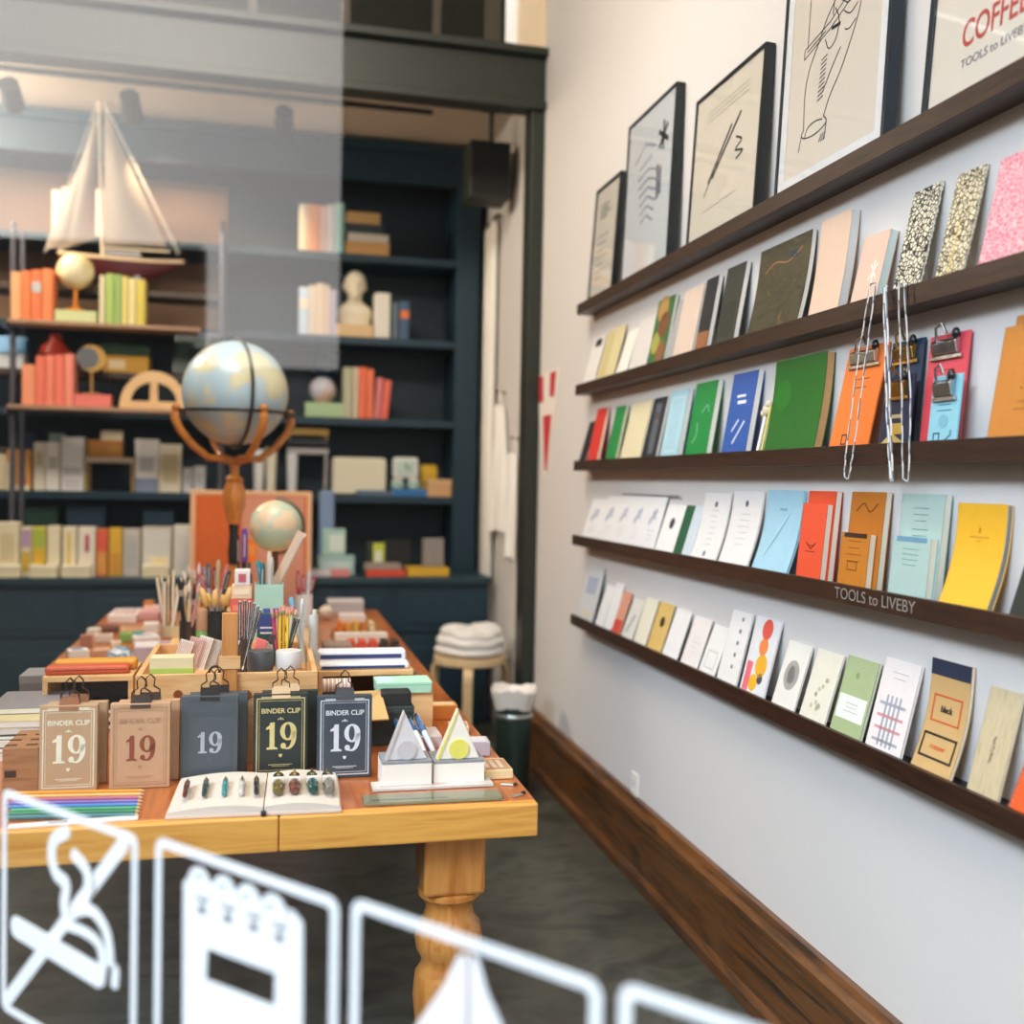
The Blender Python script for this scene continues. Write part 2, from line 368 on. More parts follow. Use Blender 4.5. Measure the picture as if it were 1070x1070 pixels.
def prints(t, w, h, items, bow, y=-.0004):
    groups = {}
    for it in items or []:
        if it[0] == 't':
            _, s, u, v, size, c = it[:6]
            text('lettering', s, size*h, M(c, .5), t, (u*w, y-.0003+bowf(bow, h, v*h), v*h), off=it[6] if len(it) > 6 else 0, rot=(PI/2, it[7] if len(it) > 7 else 0, 0), ext=.0002)
            continue
        kind, c = it[0], it[-1]; b = B(); groups[len(groups)] = (c, b)
        if kind == 'r':
            _, u0, u1, v0, v1 = it[:5]; b.box(u0*w, u1*w, y-.0002, y+.0002, v0*h, v1*h, nz=4 if bow else 1)
        elif kind == 'o':
            _, u, v, r = it[:4]; b.xz([(u*w+r*w*math.cos(i*PI/10), v*h+(it[4] if len(it) > 5 else r*w/h)*h*math.sin(i*PI/10)) for i in range(20)], y-.0002, y+.0002)
        elif kind == 'f':                                        # outlined frame
            _, u0, u1, v0, v1, lw = it[:6]; e = lw*w
            for a in ((u0*w, u1*w, v0*h, v0*h+e), (u0*w, u1*w, v1*h-e, v1*h), (u0*w, u0*w+e, v0*h, v1*h), (u1*w-e, u1*w, v0*h, v1*h)): b.box(a[0], a[1], y-.0002, y+.0002, a[2], a[3])
        elif kind == 'l':                                        # rows of small lines standing for a paragraph
            _, u0, u1, v0, v1, nrow = it[:6]
            for i in range(nrow):
                zz = v0+(v1-v0)*i/max(1, nrow-1); c0 = (u0+u1)/2; hw = (u1-u0)/2*random.uniform(.6, 1); b.box((c0-hw)*w, (c0+hw)*w, y-.0002, y+.0002, zz*h, zz*h+.0016)
        elif kind == 's':
            b.stroke([(u*w, v*h) for u, v in it[1]], it[2]*w, y-.0002, y+.0002)
    for c, b in groups.values():
        if bow: b.map(lambda p: Vector((p.x, p.y+bowf(bow, h, p.z), p.z)))
        b.build('print', M(c, .5) if isinstance(c, str) else c, t)
def notebook(k, xl, xr, yt, th, cover, label, name='notebook', cat='notebook', pages=None, deco=None, bow=0, shift=0., group=None, stripe=None, rough=.45, lean=None):
    t, w, h = leaned(name, label, cat, k, xl, xr, yt, th, shift, group, lean)
    m = cover if not isinstance(cover, str) else M(cover, rough)
    bend = (lambda p: Vector((p.x, p.y+bowf(bow, h, p.z), p.z))); nz = 10 if bow else 1
    if th < .004:
        B().box(0, w, 0, th, 0, h, nz).map(bend).build('sheet', m, t)
    else:
        c = B().box(0, w, 0, .0012, 0, h, nz).box(0, w, th-.0012, th, 0, h, nz).box(0, .0014, 0, th, 0, h, nz).map(bend).build('cover', m, t)
        B().box(.0016, w-.001, .0014, th-.0014, .0008, h-.0012, nz).map(bend).build('pages', pages if pages and not isinstance(pages, str) else M(pages or '#efe9dc', .8, var=.05, scale=300), t)
        if stripe:
            for f, c2 in stripe: B().box(.002, w, th*f-.0008, th*f+.0008, .0006, h-.0008, nz).map(bend).build('page_edge', M(c2, .6), t)
    prints(t, w, h, deco, bow)
    return t, w, h
# ---------------------------------------------------------------- framed prints on the top ledge
m_glass = pane_mat('picture_glass')
def frame(xl, xr, yt, depth, face, edge, label, art, paper='#e8e2d4', border=.012, mat=None, side=None):
    t, w, h = leaned('framed_print', label, 'framed print', 0, xl, xr, yt, depth, 0, 'framed prints on the top ledge')
    b = B(); e = border
    for a in ((0, w, 0, e), (0, w, h-e, h), (0, e, e, h-e), (w-e, w, e, h-e)): b.box(a[0], a[1], 0, depth, a[2], a[3])
    b.build('frame', M(edge, .35), t, bevel=.001)
    B().box(e, w-e, .006, .009, e, h-e).build('paper', M(paper, .8, var=.02), t)
    if mat:
        q = e; m = mat[0]; bb = B()
        for a in ((q, w-q, q, q+m), (q, w-q, h-q-m, h-q), (q, q+m, q+m, h-q-m), (w-q-m, w-q, q+m, h-q-m)): bb.box(a[0], a[1], .004, .0055, a[2], a[3])
        bb.build('mount', M(mat[1], .7), t)
    B().box(e, w-e, .0015, .003, e, h-e).build('glass', m_glass, t)
    for it in art:
        if it[0] == 't': text('lettering', it[1], it[4]*h, M(it[5], .5), t, (it[2]*w, .0057, it[3]*h), ext=.0002, off=it[6] if len(it) > 6 else 0, align='CENTER', sx=it[7] if len(it) > 7 else 1)
        else:
            for pts in it[1]: B().stroke([(u*w, v*h) for u, v in pts], it[2]*w, .0052, .0056).build('drawing', M(it[3], .6), t)
    return t
def wave(pts, n=6):                                             # smooth a polyline (Catmull-Rom)
    P = [Vector((p[0], p[1], 0)) for p in pts]; P = [P[0]]+P+[P[-1]]; out = []
    for i in range(1, len(P)-2):
        for j in range(n):
            s = j/n; a, b, c, d = P[i-1:i+3]
            q = .5*((2*b)+(c-a)*s+(2*a-5*b+4*c-d)*s*s+(3*b-a-3*c+d)*s**3); out.append((q.x, q.y))
    return out+[(pts[-1][0], pts[-1][1])]
frame(613, 638, 190, .024, '#111', '#14191c', 'smallest framed print with faint lines of text at the far end of the top ledge',
      [('s', [[(.25, .82-i*.035), (.25+.5*random.uniform(.5, 1), .82-i*.035)] for i in range(4)], .022, '#6a6e74'), ('s', [[(.2, .55-i*.06), (.2+.6*random.uniform(.4, 1), .55-i*.06)] for i in range(7)], .016, '#8b9096')])
chev = [[(.28+.02*i, .60-i*.055), (.5, .63-i*.055), (.72-.02*i, .58-i*.055)] for i in range(6)]
frame(647, 696, 111, .032, '#111', '#10191c', 'framed pale blue print with grey chevron marks and a black star',
      [('s', chev+[[(.2, .72), (.4, .80), (.62, .74)], [(.3, .66), (.55, .70)]], .018, '#9aa3ac'), ('s', [[(.68, .80), (.86, .72)], [(.70, .71), (.84, .81)], [(.77, .84), (.77, .69)]], .035, '#20252a'),
       ('s', [[(.68, .60), (.70, .42)], [(.74, .58), (.75, .44)]], .05, '#7d858e')], paper='#d9dfe2', border=.009)
frame(716, 787, 78, .03, '#111', '#10181b', 'framed cream print of two crossed pencil strokes, black deep sides',
      [('s', [[(.28, .38), (.58, .66)], [(.34, .40), (.70, .70)]], .022, '#2e2b2a'), ('s', [[(.22, .30), (.34, .42)]], .012, '#7b756d'),
       ('s', [wave([(.66, .56), (.74, .52), (.66, .48), (.76, .45), (.68, .42)])], .014, '#3a3735'),
       ('s', [[(.2, .85-i*.03), (.8, .86-i*.03)] for i in range(3)]+[[(.2, .2), (.7, .22)]], .006, '#c0b8aa')], paper='#e9e0cd', border=.009)
arm = [wave(p) for p in (
    [(.26, .25), (.25, .40), (.28, .50), (.36, .59), (.42, .66), (.5, .72)], [(.45, .26), (.50, .33), (.58, .40), (.66, .50), (.72, .60), (.73, .68), (.70, .74), (.76, .80)],
    [(.26, .25), (.24, .235), (.27, .215), (.36, .205), (.45, .215), (.48, .235), (.45, .26)], [(.43, .37), (.50, .44), (.57, .50)],
    [(.24, .23), (.22, .17)], [(.48, .23), (.47, .16)], [(.27, .21), (.30, .25), (.37, .26), (.44, .25)],
    [(.5, .72), (.56, .69), (.62, .66), (.68, .68)], [(.55, .76), (.62, .73), (.70, .75)], [(.58, .64), (.64, .61), (.70, .63)], [(.54, .82), (.62, .80), (.70, .82), (.74, .86)],
    [(.42, .58), (.46, .53), (.52, .55), (.54, .62), (.50, .68)], [(.5, .72), (.52, .80), (.54, .88)], [(.60, .56), (.64, .55), (.69, .57)],
    [(.46, .64), (.62, .70), (.84, .79)], [(.46, .61), (.64, .67), (.86, .76)])]
arm += [[(.22, .60), (.46, .64)], [(.46, .61), (.22, .56)], [(.22, .56), (.22, .60)], [(.25, .585), (.42, .615)], [(.25, .60), (.25, .82)], [(.48, .66), (.50, .90)]]
hatch = [[(.38+.002*i, .34+.018*i), (.43+.002*i, .348+.018*i)] for i in range(10)]+[[(.42+.02*i, .16), (.44+.02*i, .19)] for i in range(3)]
frame(808, 922, -75, .03, '#111', '#12222e', 'large framed ink drawing of a forearm and hand holding a pen',
      [('s', arm, .006, '#2a2730'), ('s', hatch, .006, '#2a2730'), ('s', [[(.48, .605), (.55, .60)]], .018, '#23242e')], paper='#e9dfcf', border=.012, mat=(.03, '#f3f4f4'))
frame(961, 1130, -120, .03, '#111', '#16222b', 'framed poster with tall red letters and a navy line of lettering below',
      [('t', 'COFFEE', .46, .355, .2, '#c5483f', .001, .72), ('t', 'TOOLS to LIVEBY', .47, .205, .066, '#44465f', 0, 1.0)], paper='#ece2d2', border=.016)

# ---------------------------------------------------------------- second ledge: cards and patterned notebooks
def lattice(name, dark, pale, scale, thick=.12): 
    return ramp_mat(name, [dark, pale], .55, scale, (1, 1, 1), 'cells', lohi=(thick*.5, thick*.5+.05))
K = 1; G2 = 'cards and notebooks on the second ledge'
notebook(K, 608, 620, 352, .003, '#e7e4de', 'small white card with a black top mark at the far end of the second ledge', 'greeting_card', 'card', deco=[('r', .25, .75, .8, .95, '#1d1d22')], group=G2)
notebook(K, 622, 640, 343, .004, '#dccf9f', 'narrow straw-cream booklet second from the far end of the second ledge', group=G2, deco=[('r', .1, .5, .05, .95, '#cfc08a')])
notebook(K, 642, 653, 345, .003, '#eceade', 'plain ivory card leaning beside the straw-cream booklet', 'greeting_card', 'card', group=G2)
notebook(K, 655, 673, 331, .003, '#dcd6cf', 'pale grey card just before the green floral notebook', 'greeting_card', 'card', group=G2)
notebook(K, 675, 692, 312, .012, '#3d6a35', 'green floral notebook with brown and gold blossoms', deco=[('o', .4, .85, .3, '#b08a4a'), ('o', .6, .6, .3, '#7a4a30'), ('o', .3, .35, .25, '#a3a04a'), ('o', .7, .2, .25, '#8a5a3a')], group=G2)
notebook(K, 694, 703, 313, .008, '#a9a7a6', 'grey marbled booklet behind the green floral notebook', group=G2)
notebook(K, 702, 722, 301, 0.014, '#dcc6b4', 'thin blush booklet with white page edges beside the black cover', group=G2)
notebook(K, 725, 737, 291, 0.016, '#23262a', 'slim black notebook with a tan lower band', deco=[('r', 0, 1, .0, .28, '#96613c')], group=G2)
notebook(K, 746, 765, 278, 0.016, '#343830', 'dark olive green notebook with a plain cover', deco=[('r', .15, .8, .12, .55, '#2a3029')], group=G2)
notebook(K, 779, 831, 253, 0.014, ramp_mat('map_cover', ['#2e2b1d', '#4a452e', '#3a3624', '#6b5a3a'], .45, 9, (1, 1, 2.5), 'noise', distort=1.5), 'large dark olive sketch album with a mottled brown cover', bow=.006, deco=[('r', .62, .78, .78, .86, '#243a48'), ('s', wave([(.15, .72), (.35, .8), (.6, .76), (.85, .86)]), .012, '#a9704a')], group=G2)
notebook(K, 843, 874, 226, 0.022, '#e2c3ab', 'tall plain blush notebook with thick grey page edges', pages='#d6d6d2', group=G2, bow=.004)
notebook(K, 887, 914, 246, 0.02, '#e3c1ac', 'short blush notebook with a white star and mint page edges', pages='#c9d8d2', deco=[('s', [(.55, .35), (.8, .55)], .05, '#f6ead8'), ('s', [(.8, .35), (.55, .55)], .05, '#f6ead8'), ('s', [(.675, .3), (.675, .6)], .05, '#f6ead8')], group=G2)
notebook(K, 931, 959, 196, .006, lattice('ink_lattice', '#17161a', '#e8dfc4', 95, .16), 'cream notebook with a dense black brush pattern', deco=None, group=G2)
notebook(K, 975, 1004, 178, .006, lattice('gold_lattice', '#4a3c2c', '#e6d8b4', 95, .13), 'cream notebook with a brown and gold lattice pattern', deco=[('r', .47, .51, 0, .55, '#d8b64e')], group=G2)
notebook(K, 1020, 1066, 158, .008, lattice('pink_lattice', '#f4c4c4', '#e5808e', 110, .12), 'pink notebook with a pale woven pattern', group=G2)

# ---------------------------------------------------------------- third ledge: colour notebooks and clipboards
K = 2; G3 = 'colour notebooks on the third ledge'
notebook(K, 604, 611, 441, .006, '#1f1f24', 'thin black notebook at the far end of the third ledge', group=G3)
notebook(K, 613, 623, 427, 0.012, '#d93a30', 'small red notebook beside the thin black one', pages='#e6dcc0', group=G3)
notebook(K, 632, 642, 425, 0.012, '#1d8a45', 'small green notebook next to the red notebook', pages='#e6dcc0', group=G3)
notebook(K, 647, 667, 420, .007, '#e3d9b2', 'plain cream notebook between green and black ones', group=G3)
notebook(K, 671, 684, 416, .012, '#262d36', 'black notebook with grey ornament strip', deco=[('r', .3, .7, .1, .9, '#5a6068'), ('o', .5, .7, .15, '#97724a')], group=G3)
notebook(K, 689, 707, 408, 0.016, '#a9d0dc', 'light blue notebook with white page edges', deco=[('f', .15, .85, .1, .9, .04, '#c3e0e8')], group=G3)
notebook(K, 715, 737, 400, 0.018, '#13893f', 'bright green notebook with a black back cover', deco=[('s', wave([(.25, .2), (.4, .3), (.35, .45)]), .05, '#7fc59a'), ('s', wave([(.5, .6), (.7, .68), (.8, .6)]), .05, '#7fc59a')], group=G3)
notebook(K, 753, 778, 390, 0.018, '#2c5aa8', 'royal blue notebook with white brush marks', deco=[('r', .3, .65, .7, .73, '#e8eef2'), ('r', .35, .7, .62, .66, '#e8eef2'), ('s', [(.4, .15), (.75, .4)], .05, '#cfdcec'), ('s', [(.3, .3), (.5, .42)], .05, '#cfdcec')], group=G3)
t, w, h = notebook(K, 797, 849, 374, .022, '#0c6516', 'largest green notebook with a painted soft highlight and kraft page edges', pages='#c59563', bow=.006, deco=[('o', .22, .62, .16, '#1c741c')], group=G3)  # paler disc is a soft highlight on the cover, put into colour
# brush roll leaning by the green notebook
Y = ly(806, K); z = LZ[K]-.0135
t = thing('paint_brush', 'white-handled brush leaning between the blue and large green notebooks', 'brush', (XF+.0065, ly(789, K), z+.008), (-.2, .03, -PI/2))
B().tube([(0, 0, 0), (0, 0, .1)], .005, 10).build('handle', M('#f3efe4', .4), t, smooth=True)
B().ball((0, 0, .118), .018, 14, (1.0, .6, 1.0)).ball((.008, .0, .132), .012, 12).ball((-.010, 0, .108), .011, 12).build('knotted_head', M('#d9cdb4', .8, bump=.4), t, smooth=True)
t = thing('pencil', 'yellow pencil leaning in front of the large green notebook', 'pencil', (XF+.005, ly(793.5, K), z+.005), (-.18, .03, -PI/2))
B().cyl((0, 0, .008), (0, 0, .13), .0035, n=6).build('barrel', M('#e5cf4a', .4), t); B().cyl((0, 0, 0), (0, 0, .008), .001, .0035, n=6).build('tip', M('#d8b98a', .6), t)
def clipboard(xl, xr, yt, color, label, clip, shift=0., lean=None, deco=None, boardm=None, cw=.62):
    t, w, h = leaned('clipboard', label, 'clipboard', 2, xl, xr, yt, .005, shift, 'clipboards on the third ledge', lean)
    B().box(0, w, 0, .005, 0, h).build('board', boardm or M(color, .5), t, bevel=.001)
    prints(t, w, h, deco, 0)
    cm = M(clip, .25, 1, var=.05); c = w*.5; ww = w*cw/2; zt = h-.012
    B().yz([(-.001, zt-.034), (-.010, zt-.030), (-.016, zt-.008), (-.010, zt), (-.001, zt)], c-ww, c+ww).build('clip_body', cm, t, bevel=.0015)
    B().box(c-ww*1.25, c+ww*1.25, -.006, -.0005, zt-.040, zt-.032).build('clip_jaw', cm, t, bevel=.001)
    B().tube([(c-ww*.6, -.012, zt-.006), (c-ww*.5, -.020, zt+.022), (c-ww*.1, -.018, zt+.030), (c+ww*.2, -.014, zt+.010)], .003, 8).build('clip_lever', M(clip, .2, 1), t, smooth=True)
    B().ball((c+ww*.75, -.008, zt+.008), .010, 12, (1, .7, 1.2)).build('clip_knob', M('#1a1a1c', .3) , t, smooth=True)
    return t
txt = [('l', .3, .75, .60, .68, 2, '#3d2a20'), ('f', .30, .44, .06, .16, .02, '#3d2a20')]
clipboard(865, 905, 362, '#f07a2c', 'orange clipboard with a silver and black clip', '#c9c6c0', deco=txt)
clipboard(921, 954, 356, '#1d3552', 'tall navy clipboard with a gold clip and crown mark', '#caa75a', shift=.026, lean=.09, deco=[('s', [(.42, .66), (.46, .74), (.5, .67), (.55, .74), (.58, .66)], .03, '#d8c27a'), ('l', .3, .7, .52, .6, 2, '#c9b67a')])
clipboard(918, 948, 393, '#1a2440', 'small black clipboard with gold shapes in front of the navy one', '#c6a04e', lean=.09, deco=[('r', .25, .7, .42, .47, '#b9a77a'), ('r', .3, .75, .2, .35, '#c9a24a'), ('s', [(.1, .05), (.4, .18), (.8, .05)], .12, '#cdb160')])
clipboard(960, 1001, 349, '#df4c58', 'tall coral red clipboard with a silver and black clip', '#b9bcc0', shift=.026, lean=.09, deco=[('l', .25, .75, .6, .68, 2, '#7a2430')])
clipboard(968, 998, 392, '#8cc7d6', 'small sky-blue clipboard in front of the coral red one', '#b4b8bd', lean=.09, deco=[('l', .25, .75, .5, .66, 3, '#33566a'), ('o', .5, .36, .16, '#7ab3c6'), ('f', .2, .42, .08, .2, .03, '#24414f'), ('s', [(.6, .08), (.8, .16), (.8, .22)], .04, '#4a7686')])
t, w, h = notebook(K, 1030, 1082, 338, .006, '#c98132', 'amber brown kraft clipboard pad by the near end of the third ledge', 'kraft_pad', 'pad', rough=.6, lean=.16, deco=[('s', [(.6, .5), (.63, .58), (.58, .66), (.63, .74)], .02, '#8a5318'), ('l', .45, .8, .28, .34, 2, '#8a5318'), ('o', .55, .46, .02, '#7a4010'), ('o', .66, .46, .02, '#7a4010')])
notebook(K, 1040, 1098, 325, .005, '#bb742a', 'darker kraft pad standing behind the amber brown pad', 'kraft_pad', 'pad', shift=.009, lean=.16)

# ---------------------------------------------------------------- fourth ledge
K = 3; G4 = 'notebooks on the fourth ledge'
for i, (a, b, y) in enumerate(((607, 622, 522), (622, 637, 519), (637, 651, 518), (651, 666, 518), (666, 682, 518))):
    notebook(K, a, b, y, .004, '#e6e6e6', ['white leaflet at the very far end of the fourth ledge', 'white leaflet second from the far end of the fourth ledge', 'white leaflet third from the far end of the fourth ledge', 'white leaflet fourth from the far end of the fourth ledge', 'white leaflet fifth from the far end, under the wire rail'][i], 'leaflet', 'leaflet', deco=[('s', [(.3, .5), (.6, .72)], .14, '#b3b8c8'), ('s', [(.4, .7), (.62, .58)], .1, '#c4c8d4'), ('l', .25, .75, .2, .35, 3, '#a0a6b4')], group='white leaflets on the fourth ledge')
notebook(K, 683, 702, 528, .004, '#ebeae8', 'short white leaflet with a dark drop motif', 'leaflet', 'leaflet', deco=[('o', .5, .62, .12, '#2c3038')])
notebook(K, 702, 711, 529, .006, '#1f5a3c', 'thin dark green notebook standing among the white leaflets', group=G4)
notebook(K, 711, 720, 529, .006, '#ccd8e0', 'thin pale grey-blue notebook beside the dark green one', group=G4)
wt = [('l', .35, .65, .25, .75, 7, '#a9acb4'), ('o', .5, .84, .05, '#4a4e58'), ('o', .5, .12, .05, '#7a7e86')]
notebook(K, 720, 746, 516, .005, '#e9e7e4', 'tall white booklet with vertical grey lettering, farther of the pair', 'booklet', 'booklet', deco=wt, bow=.008, group='tall white booklets')
notebook(K, 749, 779, 514, .005, '#e9e6e3', 'tall white booklet with vertical grey lettering beside the sky-blue notebook', 'booklet', 'booklet', deco=[('l', .3, .7, .3, .7, 6, '#b4b6bd'), ('o', .5, .84, .05, '#4a4e58')], bow=.008, group='tall white booklets')
notebook(K, 784, 820, 513, .007, '#a4cfe0', 'sky-blue notebook with a faint diagonal emblem', deco=[('s', [(.2, .2), (.7, .75)], .02, '#bcdfea'), ('r', .4, .6, .76, .79, '#7fb0c6')], bow=.010, pages='#9fcadb', group=G4)
mini = [('s', [(.3, .5), (.5, .42), (.7, .5)], .03, '#8f2f1e'), ('l', .3, .7, .38, .46, 2, '#7a2a1a')]
notebook(K, 836, 864, 514, 0.016, '#e2502f', 'taller vermilion notebook at the back of a pair', pages='#e4ddc8', shift=.0175, lean=.09, group=G4)
notebook(K, 831, 856, 527, 0.016, '#ea5736', 'shorter vermilion notebook in front with printed emblem', pages='#e4ddc8', lean=.09, deco=mini, group=G4)
notebook(K, 880, 915, 515, 0.016, '#b86d1f', 'taller amber notebook at the back of a pair', pages='#e4ddc8', shift=.0175, lean=.09, deco=[('s', wave([(.2, .8), (.4, .88), (.6, .8), (.8, .88)]), .03, '#8a4a12')], group=G4)
notebook(K, 874, 903, 558, 0.016, '#c47a26', 'shorter amber notebook with a dark label strip in front', pages='#e4ddc8', lean=.09, deco=[('r', .1, .9, .92, 1.0, '#3a2418'), ('l', .2, .8, .5, .85, 4, '#8a4f16'), ('f', .3, .65, .34, .5, .02, '#8a4f16')], group=G4)
notebook(K, 932, 976, 517, 0.016, '#a9c3bc', 'taller pale mint notebook at the back of a pair', pages='#e4e2d2', shift=.0175, lean=.09, deco=[('l', .3, .7, .74, .86, 3, '#6e918e'), ('l', .3, .7, .6, .66, 2, '#6e918e')], group=G4)
notebook(K, 927, 966, 562, 0.016, '#adc7bf', 'shorter pale mint notebook with a blue label strip in front', pages='#e4e2d2', lean=.09, deco=[('r', .1, .9, .92, 1.0, '#6d9bb4'), ('l', .25, .75, .55, .8, 4, '#7fa6a0')], group=G4)
notebook(K, 979, 1029, 528, .014, '#f0b62c', 'sunny yellow notebook with a tiny emblem and layered page edges', pages='#e9e6da', bow=.011, deco=[('s', [(.48, .73), (.5, .78), (.52, .73)], .012, '#a87a1a'), ('r', .3, .7, .685, .695, '#c08f22'), ('r', .45, .55, .65, .66, '#c08f22')], stripe=[(.35, '#20242c'), (.65, '#20242c')], group=G4)
notebook(K, 1053, 1090, 572, .012, '#14231f', 'black-green notebook past the yellow one', group=G4)
# wire rail behind the white leaflets
Ya, Yb = ly(637, K), ly(694, K)
t = thing('wire_rail', 'thin wire rail on the wall above the white leaflets', 'rail', (XW-.010, (Ya+Yb)/2, zat((XW-.01, (Ya+Yb)/2, 0), 517)))
L = (Ya-Yb)/2
B().tube([(.0095, L, -.01), (0, L, 0), (0, -L, 0), (.0095, -L, -.01)], .003, 8).build('rail', M('#b9bdc0', .35, .6), t, smooth=True)

# ---------------------------------------------------------------- lowest ledge
K = 4; G5 = 'cards on the lowest ledge'
c = lambda *a, **k: notebook(K, *a, **k, name='greeting_card', cat='card', group=G5)
notebook(K, 602, 618, 592, .003, '#cfd2d4', 'tall grey clear-sleeved sheet with blue marks at the far end of the lowest ledge', 'sleeved_sheet', 'sheet', deco=[('r', .2, .8, .5, .8, '#a8b0c6'), ('r', .2, .8, .1, .2, '#d8d0b8')])
c(621, 629, 612, .004, '#ecebea', 'first narrow white card after the sleeved sheet')
c(630, 638, 610, .004, '#efeeed', 'second narrow white card after the sleeved sheet')
c(637, 646, 619, .004, '#d99a80', 'small salmon card with a red foot', deco=[('r', 0, 1, 0, .35, '#d2503e')])
c(648, 659, 627, .004, '#dcd8cf', 'grey-white card with a dark sprig beside the salmon one', deco=[('s', [(.3, .2), (.6, .6)], .12, '#9a9a98')])
c(661, 673, 626, .004, '#e4dfc8', 'cream card before the golden kraft card')
c(675, 689, 631, .005, '#d8b56a', 'golden kraft card with a black drop mark', deco=[('o', .55, .62, .15, '#3a2a14')])
c(691, 706, 638, .003, '#e8e6e2', 'plain white card just past the golden kraft card')
c(710, 727, 646, .004, '#e9e2dd', 'white card with faint pink print', deco=[('l', .3, .7, .3, .6, 4, '#cdb6b4')])
c(729, 745, 655, .003, '#e8e6e1', 'short white card with pale grey print', deco=[('f', .2, .8, .15, .5, .03, '#c4c2be')])
c(748, 768, 640, .005, '#ebe9e4', 'tallest white card with a column of small dots', deco=[('o', .6, .9-.16*i, .05, '#77757a') for i in range(5)])
c(772, 797, 647, .005, '#e3e3e4', 'white card with orange and yellow blossoms', deco=[('o', .55, .86, .2, '#e2584a'), ('o', .55, .64, .17, '#ee8a4a'), ('o', .62, .40, .22, '#eeb030'), ('r', .08, .3, .05, .42, '#e8707a'), ('o', .45, .17, .16, '#f0b62c'), ('o', .68, .24, .1, '#45484c')])
c(805, 828, 673, .005, '#e9e6dc', 'cream-white card with a grey oval wreath', deco=[('o', .5, .52, .3, .22, '#a5a39c'), ('o', .5, .52, .16, .13, '#c9c6bc')])
c(834, 860, 682, .005, '#e6e1cf', 'cream card with a faint olive floral print', deco=[('o', .3+.4*random.random(), .2+.5*random.random(), .05, '#c3c0a0') for i in range(12)])
c(866, 897, 690, .008, '#a9b98a', 'sage green card pack with a white label band', deco=[('r', .06, .94, .22, .52, '#e9ebe4'), ('l', .25, .75, .32, .42, 3, '#a9b0a4'), ('o', .45, .78, .06, '#8c9e6e')])
pl = [('r', .3+.12*i, .35+.12*i, .08, .62, '#a4a9b4') for i in range(4)]+[('r', .14, .86, .12+.13*i, .15+.13*i, ['#a9adb8', '#dd9aa0', '#dd9aa0', '#a9adb8'][i]) for i in range(4)]
c(903, 939, 692, .007, '#ece3df', 'white card with grey and rose plaid lines', deco=pl+[('l', .3, .75, .8, .86, 2, '#b8aeb0')])
t, w, h = notebook(K, 950, 990, 693, .008, '#cda870', 'kraft booklet with a navy top band and two printed name boxes', 'booklet', 'booklet', bow=.012, deco=[('r', 0, 1, .86, 1, '#27324a'), ('f', .14, .86, .46, .70, .03, '#d2572c'), ('f', .08, .92, .14, .36, .04, '#2c241c'), ('t', 'black', .5, .58, .075, '#2a2420', .0006), ('t', 'copper', .5, .25, .07, '#d2642c', .0003)])
notebook(K, 1009, 1041, 722, .006, ramp_mat('grain_card', ['#b3a07a', '#d2c09c', '#bfae88'], .6, 60, (4, 1, .3), 'noise'), 'wood-grain card with small upright lettering', 'greeting_card', 'card', deco=[('t', 'NATURAL', .5, .45, .055, '#5a4a34', 0, PI/2)])
t, w, h = notebook(K, 1052, 1095, 790, .010, '#ef5a22', 'bright orange spiral notebook at the near end of the lowest ledge', 'spiral_notebook', 'notebook')
b = B()
for i in range(12): b.tube([(.004+.006*math.cos(s*PI/4), .005+.009*math.sin(s*PI/4), h*(.08+.075*i)) for s in range(8)], .0009, 5, closed=True)
b.build('spiral_binding', M('#d8d4cc', .3, .8), t)

# lanyard cords looped over the lip of the second ledge
m_twine = ramp_mat('twine', ['#f2efe9', '#f2efe9', '#20202a', '#f2efe9'], .7, 260, (1, 1, 1), 'wave', detail=0, lohi=(.1, .9))
LB = ['pale twisted cord loop hanging from the second ledge before the orange clipboard', 'thick black and white cord hanging from the second ledge between the clipboards', 'thin pale cord loop hanging from the second ledge before the navy clipboard']
for i, (pxs, r) in enumerate(((((911, 296), (901, 372), (888, 470), (886, 498)), .0027), (((924, 300), (928, 420), (932, 500)), .0036), (((940, 296), (947, 420), (948, 500)), .0024))):
    X = XL-.012; path = []
    for q in pxs: path.append(on(0, X, *q))
    t = thing('twine_loop', LB[i], 'cord', path[0], group='cords on the second ledge')
    o = path[0]; sp = Vector((0, .03 if i != 1 else .012, 0)); P = [p-o for p in path]
    top = Vector((.010, 0, .002)) 
    loop = [top+sp*.2]+[p-sp*(.5 if j < len(P)-1 else .15) for j, p in enumerate(P)]+[P[-1]+Vector((0, 0, -.006))]+[p+sp*(.5 if j else .15) for j, p in reversed(list(enumerate(P)))]+[top+sp*.3]
    L2 = []
    for a, c2 in zip(loop, loop[1:]):
        for s in range(18): L2.append(a.lerp(c2, s/18))
    for ph in (0, PI):
        B().tube([p+Vector((0, math.cos(j*.75+ph), math.sin(j*.75+ph)*.4))*r*.55 for j, p in enumerate(L2)], r*.5, 6).build('white_strand' if ph else 'dark_strand', M('#f1eee8', .7) if ph else M('#77787f', .7), t, smooth=True)
